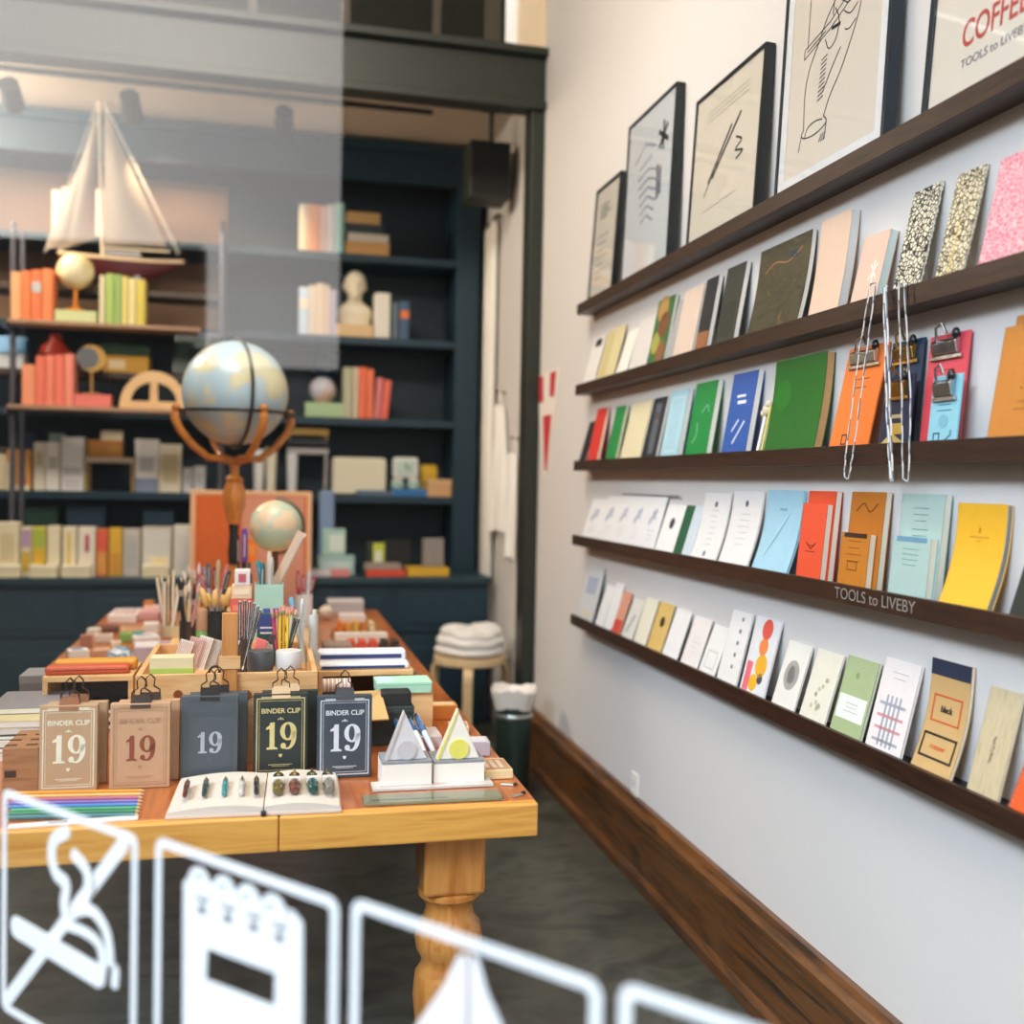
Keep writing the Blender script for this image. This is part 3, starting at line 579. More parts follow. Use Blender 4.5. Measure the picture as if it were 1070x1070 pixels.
# ---------------------------------------------------------------- things on the back shelves
# X and height come from the picture columns and the top row at the depth where the thing stands
def spot(px, Y): return on(1, Y, px, 500).x
def hgt(px, yt, Y, z): return zat((spot(px, Y), Y, 0), yt)-z
def block(name, label, cat, x0, x1, yt, Y, z, depth, col, group=None, rough=.6, bev=.003, lid=None, face=None, rot=0, zoff=0, drop=0):
    """a box-shaped pack standing at depth Y (its front) on height z, with a lid and a printed face where given"""
    a, b = spot(x0, Y), spot(x1, Y); h = hgt((x0+x1)/2, yt, Y, z+zoff); w = b-a
    t = thing(name, label, cat, ((a+b)/2, Y, z+zoff+.0008), (0, 0, rot), group)
    hb = h*(1-(lid[1] if lid else 0))
    B().box(-w/2, w/2, 0, depth, 0, hb).build('body', M(col, rough), t, bevel=bev)
    if lid: B().box(-w/2-.002, w/2+.002, -.002, depth+.002, hb+.0003, h).build('lid', M(lid[0], rough), t, bevel=bev)
    if face:
        byc = {}
        for (u0, u1, v0, v1, c) in face: byc.setdefault(c, B()).box(-w/2+u0*w, -w/2+u1*w, -.0012-.0004*len(byc), .0005, v0*hb, v1*hb)
        for c, bb in byc.items(): bb.build('label', M(c, .6), t)
    return t
def book(label, x0, x1, yt, Y, z, depth, col, group, tilt=0, band=None, name='book'):
    a, b = spot(x0, Y), spot(x1, Y); h = hgt((x0+x1)/2, yt, Y, z); w = b-a-.002
    if tilt: h = h-.01
    t = thing(name, label, 'book', (a+.001, Y, z+.001+w*math.sin(tilt)), (0, tilt, 0), group)
    B().box(0, .003, .002, depth, 0, h).box(w-.003, w, .002, depth, 0, h).xy([(w/2+w/2*math.cos(s), .006-.006*math.sin(s)) for s in [PI*i/8 for i in range(9)]], 0, h).build('cover', M(col, .6), t)
    B().box(.0035, w-.0035, .0065, depth-.004, .003, h-.004).build('pages', m_paper, t)
    if band: B().box(.002, w-.002, -.0015, .004, h*.55, h*.75).build('label', M(band, .6), t)
    return t
def flat_book(label, x0, x1, z0, z1, Y, depth, col, group=None, name='book', cat='book', page='#e8dfc8'):
    a, b = spot(x0, Y), spot(x1, Y); h = z1-z0-.001
    t = thing(name, label, cat, (a, Y, z0+.0008), (0, 0, 0), group); w = b-a
    B().box(0, w, 0, depth, 0, .004).box(0, w, 0, depth, h-.004, h).box(0, w, 0, .006, .004, h-.004).build('cover', M(col, .6), t, bevel=.001)
    B().box(.006, w-.004, .0065, depth-.004, .0045, h-.0045).build('pages', M(page, .8), t)
    return t
gA = 'upright books on the top shelf'
YA = 6.42
for (x0, x1, yt, c, l) in [(52, 62, 199, '#e6d2bc', 'cream book on the top shelf seen past the jib of the yacht'), (62, 73, 196, '#e9b79a', 'peach book on the top shelf behind the sails'), (73, 83, 200, '#ecd9c6', 'ivory book on the top shelf behind the sails'), (83, 96, 197, '#e58a66', 'coral book on the top shelf behind the mast'), (96, 108, 198, '#e8d8c4', 'sand book on the top shelf behind the mainsail'), (108, 121, 201, '#ead9be', 'pale yellow book on the top shelf behind the mainsail')]:
    book(l, x0, x1, yt, YA, SZ['A'], .15, c, 'books behind the yacht sails')
for (x0, x1, yt, c, l) in [(309, 317, 213, '#e8ddc4', 'cream upright book at the left end of the top-shelf row'.replace('left', 'outer')), (317, 323, 213, '#e9b07a', 'pale orange thin book next to the outer cream book on the top shelf'), (323, 331, 214, '#ee9a5c', 'orange upright book in the top-shelf row'), (331, 338, 215, '#eac4b4', 'blush upright book in the top-shelf row'), (338, 346, 214, '#e6dde0', 'white-lilac upright book in the top-shelf row'), (346, 356, 212, '#9fd2cc', 'mint upright book at the end of the top-shelf row beside the flat stack')]:
    book(l, x0, x1, yt, YA, SZ['A'], .16, c, gA)
zz = [SZ['A']]+[zat((spot(378, YA), YA, 0), y) for y in (253, 244, 234, 222)]
for i, (x0, x1, c, l) in enumerate([(358, 403, '#cf9f62', 'tan flat book at the bottom of the stack on the top shelf'), (360, 402, '#ded8cc', 'white flat book second from the bottom of the stack on the top shelf'), (357, 396, '#33414a', 'dark grey flat book third up in the stack on the top shelf'), (358, 393, '#c9a36b', 'sand flat book lying topmost on the top shelf stack')]):
    flat_book(l, x0, x1, zz[i], zz[i+1], YA, .2, c, 'flat books stacked on the top shelf')
# shelf B right: cream books, bust on a flat book, white block, two small books
gB = 'upright books left of the bust'.replace('left of', 'beside')
zB = SZ['B']
for (x0, x1, yt, c, l, bnd) in [(310, 320, 300, '#bcd0e2', 'pale blue book with a cream upper band beside the bust', '#e9d9bb'), (320, 328, 298, '#d9c8b4', 'beige upright book among the books beside the bust', None), (328, 336, 296, '#e0c9ad', 'sand upright book among the books beside the bust', None), (336, 342, 298, '#d8c0a8', 'tan slim upright book among the books beside the bust', None), (342, 349, 303, '#b7a9bf', 'lilac upright book closest to the bust', None)]:
    book(l, x0, x1, yt, YA, zB, .17, c, gB, band=bnd)
z1 = zat((spot(370, YA), YA, 0), 339)
flat_book('cream flat book under the white bust', 349, 388, zB, z1, YA, .2, '#d9b98a', page='#e6cfa4')
c0 = ((spot(353, YA)+spot(386, YA))/2, YA+.1)
H = hgt(370, 282, YA+.08, z1)
bust = B()
s = H/.40
bust.lathe([(.11, 0), (.115, .05), (.125, .10), (.11, .14), (.07, .165), (.05, .18), (.05, .24)], (0, 0, 0), 24, 1, .7)
bust.ball((0, 0, .305), .088, 24, (.9, 1.05, 1.1)); bust.ball((0, -.025, .265), .06, 20, (1, 1, 1.05)); bust.ball((0, -.095, .285), .016, 12, (.8, 1.2, 1.6)); bust.ball((0, -.082, .245), .018, 12, (1.4, .7, .6)); bust.ball((0, -.075, .215), .024, 12)
for q in (-1, 1): bust.ball((q*.078, .01, .285), .018, 12, (.5, 1, 1.5)); bust.ball((q*.03, -.083, .315), .014, 12, (1.5, .8, .6))
bust.cyl((0, 0, .02), (0, 0, .29), .045, n=16)
bust.xf(Matrix.Scale(s, 4))
o = bust.build('portrait_bust', M('#efe6cc', .6)); o.location = (c0[0], c0[1]+.02, z1+.0015)
md = o.modifiers.new('r', 'REMESH'); md.mode = 'VOXEL'; md.voxel_size = .006*s; md.use_smooth_shade = True
sm = o.modifiers.new('s', 'SMOOTH'); sm.iterations = 4
tag(o, 'cream plaster head bust standing on a flat book on the navy shelf', 'bust')
block('bookend', 'white upright block beside the bust on the navy shelf', 'bookend', 389, 405, 306, YA, zB, .14, '#e5e1d6', bev=.008)
book('grey slim book between the white block and the orange-blue book', 407, 414, 316, YA, zB, .15, '#5b6a78', None)
book('blue book with an orange band at the end of the bust shelf', 415, 425, 315, YA, zB, .15, '#3f5b7c', None, band='#e0783c')
# shelf C right: globes and coral books
zC = SZ['C']
for (x0, x1, yt, c, l, ti) in [(357, 367, 384, '#b8b79a', 'sage grey upright book before the coral books', 0), (367.5, 373, 384, '#d8c7ae', 'cream slim book before the coral books', 0), (373.5, 382, 384, '#ee7350', 'coral upright book, tallest of the coral pair', 0), (382.5, 389, 386, '#ec7c58', 'coral upright book next to the leaning ones', 0), (389.5, 396, 393, '#d98080', 'rose leaning book behind the last coral one', .07), (396.5, 404, 396, '#ea6e5c', 'coral red book leaning at the end of the row', .09)]:
    book(l, x0, x1, yt, YA, zC, .13, c, 'coral books on the navy shelf', ti)
def small_globe(name, label, px, py, rpx, Y, z, seac, landc, standc, base=None, arm=None):
    c = on(1, Y, px, py); r = met(rpx, c)
    t = thing(name, label, 'globe', (c.x, Y, z+.001)); zc = c.z-z
    B().ball((0, 0, zc), r, 28).build('sphere', ramp_mat(name+seac+landc, [seac, seac, landc, landc], .35, 3.2/r*.25, (1, 1, 1), 'noise', detail=4, lohi=(.42, .6)), t, smooth=True)
    B().lathe([(r*.62, 0), (r*.66, .008), (r*.3, .02), (.012, .035), (.010, zc-r*.98)], n=24).build('stand', M(standc, .4), t, smooth=True)
    if arm: B().tube([(math.sin(a)*r*1.08, 0, zc-math.cos(a)*r*1.08) for a in [i*PI/14 for i in range(15)]], .006, 8).build('meridian', M(arm, .3, .8), t, smooth=True)
    return t
zt = zat((spot(338, 6.45), 6.45, 0), 421)
flat_book('mint green flat book under the small globe', 318, 357, zC, zt, 6.42, .2, '#a9c79a', page='#b9d2a8')
small_globe('desk_globe', 'small pinkish globe on a mint green flat book', 337, 408, 14, 6.5, zt, '#c9cad6', '#d9b6a8', '#b9a48c')
c = on(1, 6.66, 341, 381); r = met(15, c)
t = thing('night_globe', 'dark navy globe behind the small pinkish globe', 'globe', (c.x, 6.68, zC+.001))
B().ball((0, 0, c.z-zC), r, 28).build('sphere', ramp_mat('nightg', ['#12202c', '#1d3d57', '#4d86a8'], .4, 4, (1, 1, 1)), t, smooth=True); B().lathe([(.035, .001), (.035, .01), (.02, .03), (.012, c.z-zC-r)], n=20).build('stand', m_black, t)
# shelf D right
zD = SZ['D']; YD = 6.42
block('storage_case', 'large cream case with rounded corners on the lower navy shelf', 'case', 347, 404, 478, YD, zD, .2, '#e9e4cf', bev=.025, face=[(.04, .96, .06, .94, '#e4dfc6')])
flat_book('blue-grey flat book lying before the cream case', 372, 408, zD, zD+.035, 6.405, .012, '#56708a')
for i, (x, l) in enumerate(((416, 'small mint jar under the white-rimmed round frame, beside the cream case'), (433, 'small mint jar under the white-rimmed round frame, beside the yellow tape'))):
    a, b = spot(x-7, YD+.03), spot(x+7, YD+.03)
    t = thing('mint_jar', l, 'jar', ((a+b)/2, YD+.06, zD+.047)); hh = hgt(x, 500, YD+.06, zD+.047); rr = (b-a)/2-.001
    B().lathe([(rr*.9, 0), (rr, .006), (rr, hh*.7), (rr*.7, hh*.75)], n=18).build('body', M('#b9d8cc', .3), t, smooth=True); B().cyl((0, 0, hh*.755), (0, 0, hh), rr*.8, n=18).build('lid', M('#e9ebe6', .5), t)
flat_book('bright blue flat book under the mint jars', 410, 448, zD, zD+.045, YD, .2, '#2f74b4')
a, b = spot(410, YD+.07), spot(437, YD+.07); zf = zD+.047+hgt(424, 500, YD+.07, zD+.047)+.003; hf = hgt(424, 478, YD+.07, zf)
t = thing('round_corner_frame', 'white rounded clock frame with a mint face standing on two mint jars', 'frame', ((a+b)/2, YD+.05, zf)); w = b-a
B().box(-w/2, w/2, 0, .05, 0, hf).build('case', M('#e7e9e6', .5), t, bevel=.02, seg=4); B().box(-w*.36, w*.36, -.003, .01, hf*.16, hf*.84).build('face', M('#bfd6cc', .5), t, bevel=.003)
B().box(-.004, .004, -.006, -.0035, hf*.45, hf*.75).box(-.004, w*.2, -.006, -.0035, hf*.45, hf*.52).build('hand', M('#5f7a74'), t)
block('kraft_box', 'small kraft box at the end of the lower navy shelf', 'box', 447, 472, 501, YD-.012, zD, .13, '#d3a677', lid=('#d9b083', .25))
a = on(1, YD+.14, 449, 493); 
t = thing('tape_dispenser', 'yellow tape dispenser behind the small kraft box', 'dispenser', (a.x, YD+.15, zD+.001)); hh = hgt(449, 485, YD+.15, zD)
B().yz([(0, 0), (.12, 0), (.12, hh*.3), (.08, hh*.98), (.03, hh*.98), (0, hh*.7)], -.05, .05).build('body', M('#e2b32c', .45), t, bevel=.008); B().cyl((-.055, .06, hh*.72), (.055, .06, hh*.72), hh*.2, n=20).build('tape_roll', M('#e8d37a', .4), t, smooth=True)
# brass trays behind the globe
for i, (y0, y1, cc, l) in enumerate(((447, 454, '#b08a42', 'brass letter tray, top of the stack on the lower shelf behind the globe'), (458, 464, '#2a2c2c', 'black letter tray, middle of the stack behind the globe'), (468, 474, '#9d9690', 'grey letter tray below the black one behind the globe'))):
    a, b = spot(300, 6.42), spot(344, 6.42); zb = zat((spot(325, 6.42), 6.42, 0), y1); zt2 = zat((spot(325, 6.42), 6.42, 0), y0); w = b-a
    t = thing('letter_tray', l, 'tray', ((a+b)/2, 6.53, zb), group='letter trays behind the globe')
    B().box(-w/2, w/2, 0, .21, 0, .008).build('base', M(cc, .35, .5), t); B().box(-w/2, w/2, -.004, 0, .0, zt2-zb).box(-w/2, -w/2+.006, 0, .21, .008, zt2-zb).box(w/2-.006, w/2, 0, .21, .008, zt2-zb).build('rim', M(cc, .35, .5), t)
    for q in (-1, 1):                                            # feet down to the tray or shelf below
        lowz = [zat((spot(325, 6.42), 6.42, 0), 458), zat((spot(325, 6.42), 6.42, 0), 468), zD][i]
        B().box(q*(w/2-.012)-.006, q*(w/2-.012)+.006, .01, .02, lowz-zb+.0005, -.0003).box(q*(w/2-.012)-.006, q*(w/2-.012)+.006, .19, .20, lowz-zb+.0005, -.0003).build('foot', M(cc, .35, .5), t)
# counter right (z = ZC)
YE = 6.0
block('blue_pouch', 'pale blue fabric pouch standing on the counter behind the trays', 'pouch', 334, 350, 513, 6.2, ZC, .05, '#7d97b8', bev=.01)
block('mint_pack', 'mint green pack with a white window on the counter', 'pack', 338, 362, 553, 6.1, ZC, .08, '#a8cfc2', face=[(.3, .95, .15, .8, '#dbe9e2')], zoff=hgt(353, 581, 6.09, ZC)+.002)
block('mint_box', 'wide pale mint box on the counter under the mint green pack', 'box', 334, 372, 581, 6.09, ZC, .1, '#9fc4c2', face=[(.1, .9, .3, .7, '#b9d6d6')])
flat_book('white flat booklet on the counter edge', 325, 347, ZC, ZC+.035, 5.98, .1, '#dfd8dc'); flat_book('pink flat booklet beside the white one on the counter edge', 347.5, 367, ZC, ZC+.035, 5.98, .1, '#e08a86')
flat_book('grey flat box between the mint box and the red flat book', 383, 421, ZC+.037, ZC+.07, 6.0, .15, '#9a8f88', name='flat_box', cat='box'); flat_book('vermilion flat book on the counter', 385, 425, ZC, ZC+.036, 5.975, .17, '#e24f36', page='#e6694e')
block('black_carton', 'black carton on the counter behind the vermilion book', 'box', 405, 430, 565, 6.2, ZC, .12, '#15191a')
block('lime_pouch', 'white and lime pouch beside the black carton on the counter', 'pouch', 384, 404, 566, 6.22, ZC, .05, '#2b3327', face=[(.35, .95, .3, .95, '#c9d64a'), (.45, .8, .1, .7, '#e9eee0')])
flat_book('mustard yellow flat book at the end of the counter', 428, 471, ZC, ZC+.05, 5.975, .17, '#e0b02f', page='#e6bd50')
block('grey_box', 'small upright grey box standing on the mustard yellow book', 'box', 444, 465, 563, 6.03, ZC+.052, .07, '#8f8a86')
# left shelf D: packs and jars
gD = 'packs on the lower shelf behind the table'
for (x0, x1, yt, c, l, lid, face, nm) in [
    (-6, 6, 468, '#d6c9a8', 'cream jar-like carton at the outer end of the lower shelf', ('#3b3228', .15), None, 'carton'),
    (7, 32, 470, '#e2a45a', 'orange and cream carton with a red spot on the lower shelf', None, [(0, .35, 0, .7, '#f0e6cf'), (.6, .8, .1, .35, '#d24a35'), (.05, .95, .0, .12, '#efe2c4')], 'carton'),
    (35, 47, 462, '#f3ecd6', 'narrow cream carton on the lower shelf', None, [(.2, .8, .5, .8, '#d8c79c')], 'carton'),
    (48, 62, 462, '#f7f3ea', 'ivory carton beside the narrow cream one', None, [(.2, .85, .45, .7, '#c9c2b4')], 'carton'),
    (64, 87, 457, '#f8f6f4', 'tall white carton with grey artwork on the lower shelf', ('#f4f2ee', .2), [(.1, .9, .35, .55, '#cfccd2'), (.15, .85, .05, .3, '#dcdadd')], 'carton'),
    (141, 165, 459, '#f5f4f0', 'white pack with a blue-grey foot on the lower shelf', ('#f2f0ea', .12), [(0, 1, 0, .3, '#8c9cb8'), (.2, .8, .45, .75, '#cfd0d2')], 'pack'),
    (166, 189, 464, '#f4ecd2', 'cream pack with printed text on the lower shelf', None, [(.15, .85, .2, .8, '#dccda2')], 'pack'),
    (191, 201, 489, '#e6e6e6', 'smaller white cube beside the cream pack', None, [(.2, .8, .3, .7, '#c9cccf')], 'cube_box'),
    (202.5, 214, 487, '#ebebea', 'bigger white cube next to the globe arm', None, [(.2, .8, .3, .7, '#d2d4d6')], 'cube_box')]:
    block(nm, l, 'box', x0, x1, yt, YD, zD, .1, c, gD, lid=lid, face=face)
a, b = spot(88, YD), spot(139, YD); w = b-a; hh = hgt(113, 478, YD, zD)
t = thing('wooden_riser_stand', 'small cream stand with thin legs on the lower shelf', 'stand', ((a+b)/2, YD+.01, zD+.001))
B().box(-w/2, w/2, 0, .14, hh-.03, hh).build('top', M('#e3d3b0', .5), t, bevel=.003)
for q in (-1, 1):
    for y in (.01, .12): B().box(q*(w/2-.008)-.006, q*(w/2-.008)+.006, y, y+.012, 0, hh-.0303).build('leg', M('#c9a86a', .5), t)
block('wooden_caddy', 'orange wooden caddy on the small cream stand', 'caddy', 91, 127, 460, YD+.02, zD+hh+.002, .1, '#c98a35', lid=('#b97a2a', .3), rough=.4)
block('cream_card_box', 'cream card box standing on the stand behind the wooden caddy', 'box', 105, 128, 450, YD+.125, zD+hh+.002, .02, '#eee2c2')
block('dark_blue_bottle_box', 'dark blue box at the back of the lower shelf', 'box', 18, 34, 452, 6.6, zD, .08, '#1d3a5c', lid=('#24405f', .2)); block('green_label_box', 'dark box with a pale green label at the back of the lower shelf', 'box', 46, 72, 448, 6.6, zD, .1, '#1b2f38', face=[(.2, .85, .72, .92, '#a9cbb4')])
for i, (x, yt, c, l) in enumerate(((270, 470, '#e6e6e2', 'white cup on the lower shelf seen below the globe'), (283, 468, '#e9e2cc', 'cream cup on the lower shelf seen below the globe'), (305, 474, '#dfe4e6', 'pale grey cup on the lower shelf beside the letter trays'))):
    P = on(1, 6.45, x, 500); hh = hgt(x, yt, 6.45, zD)
    o = tag(B().lathe([(.028, 0), (.035, hh), (.031, hh), (.026, .008)], n=20).build('ceramic_cup', M(c, .3), None, True), l, 'cup', 'cups behind the globe'); o.location = (P.x, 6.46, zD+.001)
# counter left: cream packs with their white stands
gE = 'cream packs on the counter at the back'
for (x0, x1, yt, c, l, face) in [
    (-4, 20, 546, '#e4dcbc', 'cream pack at the outer end of the counter', [(.2, .8, .3, .8, '#d3c79e')]),
    (22, 33, 551, '#dcd6bb', 'pack with a lilac upper patch on the counter', [(.1, .9, .6, .95, '#b898bc'), (.1, .9, .1, .5, '#c9a83c')]),
    (34, 48, 551, '#d3c65a', 'yellow-green pack beside the lilac patched one', [(.1, .9, .6, .95, '#a8bd4a'), (.1, .9, .05, .55, '#d9b02f')]),
    (50, 63, 550, '#e9e0c4', 'plain cream pack on the counter beside the yellow-green one', None),
    (66, 80, 551, '#ece4c8', 'cream pack with a gold stripe on the counter', [(.3, .6, .2, .9, '#e0c56a')]),
    (82, 100, 551, '#eae3d2', 'ivory pack with a small crimson mark on the counter', [(.4, .65, .5, .85, '#b4506a')]),
    (101.5, 113, 553, '#e07a4a', 'orange pack with a coral top on the counter', [(.1, .9, .55, .95, '#e4604a'), (.1, .9, .05, .5, '#e0a050')]),
    (114.5, 128, 552, '#e2b43c', 'golden yellow pack on the counter', [(.15, .85, .05, .5, '#d99a40')]),
    (129.5, 147, 553, '#c9c6bf', 'light grey pack on the counter', [(.15, .85, .2, .85, '#b9b9b6')]),
    (149, 180, 551, '#cfc8b8', 'wide grey-white framed pack on the counter', [(.06, .94, .06, .94, '#dcdcd6'), (.3, .9, .1, .4, '#e8d8a8')]),
    (182, 200, 549, '#e6e4da', 'white pack beside the orange board on the counter', [(.15, .85, .2, .8, '#d8d8d2')])]:
    block('paper_pack', l, 'pack', x0, x1, yt, 6.0, ZC, .09, c, gE, face=face)
for (x0, x1, l) in ((-2, 22, 'cream shallow tray under the outer cream pack'), (31, 60, 'cream shallow tray before the yellow-green pack'), (65, 95, 'cream shallow tray before the gold striped pack'), (149, 178, 'cream shallow tray before the wide framed pack')):
    block('shallow_tray', l, 'tray', x0, x1, 591, 5.94, ZC, .05, '#ece3c0', 'shallow trays along the counter edge', lid=('#f2ead0', .3))
for (x0, x1, yt, c, l) in ((22, 60, 530, '#17402e', 'dark green box behind the packs on the counter'), (70, 110, 528, '#16344a', 'dark teal box behind the packs on the counter'), (150, 182, 533, '#1a3a4e', 'dark blue box behind the wide framed pack')):
    block('dark_storage_box', l, 'box', x0, x1, yt, 6.5, ZC, .15, c, 'dark boxes at the back of the counter', lid=(c, .15))
# orange pin board leaning against the counter edge
a, b = spot(198, 5.62), spot(327, 5.62); w = b-a; zt2 = zat((spot(260, 5.62), 5.62, 0), 513)
t = thing('pin_board', 'large orange board with a pale wooden edge leaning against the counter', 'board', ((a+b)/2, 5.62, 0), (-.07, 0, 0)); hh = zt2+.004
B().box(-w/2+.025, w/2-.025, .005, .02, .025, hh-.025).build('panel', ramp_mat('orange_cork', ['#c4561c', '#d9692a', '#cf6024'], .7, 60, bump=.2), t)
B().box(-w*.08, w*.44, -.001, .004, hh*.5, hh-.03).build('reflection_sheet', M('#d9947a', .7), t)  # pinkish reflection on the board, put in as a salmon sheet
b2 = B()
for q in ((-w/2, w/2, 0, .025), (-w/2, w/2, hh-.025, hh), (-w/2, -w/2+.025, .025, hh-.025), (w/2-.025, w/2, .025, hh-.025)): b2.box(q[0], q[1], 0, .025, q[2], q[3])
b2.build('edge_frame', M('#e6b98e', .5), t, bevel=.002)

# ---------------------------------------------------------------- etagere in front of the bookcase with the model yacht
t = thing('display_etagere', 'slim black pole stand with stepped wooden shelves in front of the bookcase', 'stand', (-.8, 6.1, ZC))
m_pole = M('#5a5c66', .4, .5); m_sw = wood('stand_wood', '#2c231c', '#453628', .5, 0); m_sw2 = wood('stand_wood_pale', '#96715a', '#b08d70', .5, 0)
xp0, xp1 = -1.343, -.255
for x in (xp0, xp1):
    for y in (6.12, 6.345):
        zt2 = zat((x, 6.12, 0), 234)
        B().cyl((x+.8, y-6.1, .0005), (x+.8, y-6.1, zt2-ZC-.05), .016, n=12).lathe([(.016, -.05), (.02, -.04), (.01, -.02), (.018, -.005), (.004, .02)], (x+.8, y-6.1, zt2-ZC), 12).build('pole', m_pole, t, smooth=True)
ZT = {}
for nm, yt, px, y0, y1, x0, x1, m in (('a', 303, 150, 6.12, 6.36, -1.5, -.24, m_sw), ('b', 388, 100, 6.12, 6.36, -1.5, -.24, m_sw), ('c', 337, 100, 5.93, 6.11, -1.33, -.36, m_sw2), ('d', 425, 100, 5.93, 6.11, -1.33, -.36, m_sw2)):
    z = zat((spot(px, y0), y0, 0), yt); ZT[nm] = z
    B().box(x0+.8, x1+.8, y0-6.1, y1-6.1, z-ZC-(.035 if nm in 'ab' else .022), z-ZC).build('shelf', m, t, bevel=.003)
for x in (xp0, xp1):
    for nm in 'cd': B().box(x+.8-.008, x+.8+.008, -.16, .01, ZT[nm]-ZC-.05, ZT[nm]-ZC-.0225).build('bracket', m_pole, t)
    B().box(x+.8-.008, x+.8+.008 if x < -.8 else x+.8+.008, .01, .25, ZT['a']-ZC-.06, ZT['a']-ZC-.036).build('bracket', m_pole, t)
B().box(xp1+.8-.12, xp1+.8, -.16, -.15, ZT['c']-ZC-.05, ZT['c']-ZC-.0225).box(xp1+.8-.12, xp1+.8, -.16, -.15, ZT['d']-ZC-.05, ZT['d']-ZC-.0225).build('bracket', m_pole, t)
# yacht
YY = 6.22; zs = ZT['a']
def yp(px, py): 
    q = on(1, YY, px, py); return q.x, q.z
x0, z0 = yp(130, 300)
t = thing('model_yacht', 'model sailing yacht with cream sails and a dark red hull on the top tier', 'model boat', (x0, YY, zs+.001))
def L(px, py, y=0): q = yp(px, py); return Vector((q[0]-x0, y, q[1]-zs-.001))
b = B(); secs = []
xa, xb = L(62, 272).x, L(192, 272).x; zd = L(120, 272).z
for i in range(13):
    u = i/12; x = xa+(xb-xa)*u; wd = .075*math.sin(PI*min(1, .12+.88*u)**.8)+.004; dz = .15*math.sin(PI*(.15+.8*u))**1.2; zz = zd+.02*(2*u-1)**2
    secs.append([(x, wd*math.cos(a), zz-dz*math.sin(a)) for a in [PI*k/10 for k in range(11)]])
vs = [v for s2 in secs for v in s2]; fs = []
for i in range(12):
    for k in range(10): fs.append((i*11+k, i*11+k+1, (i+1)*11+k+1, (i+1)*11+k))
    fs.append((i*11+10, i*11, (i+1)*11, (i+1)*11+10))
fs += [tuple(range(11)), tuple(range(12*11+10, 12*11-1, -1))]
b.add(vs, fs).build('hull', M('#4f1014', .35), t, True)
b = B()
vs = [(s2[0][0], s2[0][1]*1.04, s2[0][2]+.006) for s2 in secs]+[(s2[-1][0], s2[-1][1]*1.04, s2[-1][2]+.006) for s2 in secs]; vs += [(v[0], v[1], v[2]-.018) for v in vs]
n = 13; fs = []
for i in range(12): fs += [(i, i+1, n+i+1, n+i), (2*n+i+1, 2*n+i, 3*n+i, 3*n+i+1), (i+1, i, 2*n+i, 2*n+i+1), (n+i, n+i+1, 3*n+i+1, 3*n+i)]
fs += [(0, n, 3*n, 2*n), (n-1, 2*n-1+0, 4*n-1, 3*n-1)]
b.add(vs, fs).build('deck', M('#d9bd98', .5), t)
B().box(L(112, 0).x, L(150, 0).x, -.03, .03, zd+.02, zd+.05).build('cabin', M('#8d8f96', .5), t, bevel=.004)
kz = zd-.13
B().yz([(-.012, kz), (.012, kz), (.006, .07), (-.006, .07)], L(118, 0).x, L(150, 0).x).build('keel', M('#6e1f22', .35), t)
B().box(L(112, 0).x, L(158, 0).x, -.05, .05, 0, .02).box(L(122, 0).x, L(128, 0).x, -.045, .045, .02, .085).box(L(144, 0).x, L(150, 0).x, -.045, .045, .02, .085).build('cradle', M('#8c93a4', .5), t, bevel=.002)
mb = L(107, 270); mt = L(103, 96)
B().cyl(mb, mt, .008, .004, n=10).build('mast', M('#e8d8bc', .5), t)
B().cyl(L(108, 259), L(178, 263), .006, n=10).build('boom', M('#e8d8bc', .5), t)
m_sail = bpy.data.materials.new('sailcloth'); m_sail.use_nodes = True
_n, _l = m_sail.node_tree.nodes, m_sail.node_tree.links; _b = _n['Principled BSDF']; _b.inputs['Roughness'].default_value = .85
_b.inputs['Alpha'].default_value = .72
_t = _n.new('ShaderNodeTexNoise'); _t.inputs['Scale'].default_value = 30; _r = _n.new('ShaderNodeValToRGB'); _r.color_ramp.elements[0].color = lin('#9c8f82'); _r.color_ramp.elements[1].color = lin('#b0a395')
_l.new(_t.outputs[0], _r.inputs[0]); _l.new(_r.outputs[0], _b.inputs['Base Color'])
def sail(p, q, r, belly, name):
    N = 10; vs = []; idx = {}; fs = []
    for side in (0, 1):
        for i in range(N+1):
            for j in range(N+1-i):
                a, b2 = i/N, j/N; c2 = 1-a-b2; P = p*a+q*b2+r*c2; P = P+Vector((0, -belly*27*a*b2*c2*.6-belly*.6*(a*b2+b2*c2+a*c2)+side*.0015, 0)); idx[(side, i, j)] = len(vs); vs.append(P)
    for side in (0, 1):
        for i in range(N):
            for j in range(N-i):
                fs.append((idx[(side, i, j)], idx[(side, i+1, j)], idx[(side, i, j+1)]))
                if i+j < N-1: fs.append((idx[(side, i+1, j)], idx[(side, i+1, j+1)], idx[(side, i, j+1)]))
    B().add(vs, fs).build(name, m_sail, t, True)
sail(L(109, 112), L(109, 256), L(174, 258), .05, 'mainsail')
sail(L(101, 112), L(100, 250), L(60, 262), .05, 'jib'); sail(L(98, 135), L(86, 252), L(46, 262), .04, 'flying_jib')
b = B()
for a, c2 in ((L(104, 98), L(46, 264)), (L(104, 98), L(186, 266)), (L(104, 98), L(188, 264))): b.tube([a, c2], .002, 6)
b.build('rigging', M('#d9d4cc', .6), t)
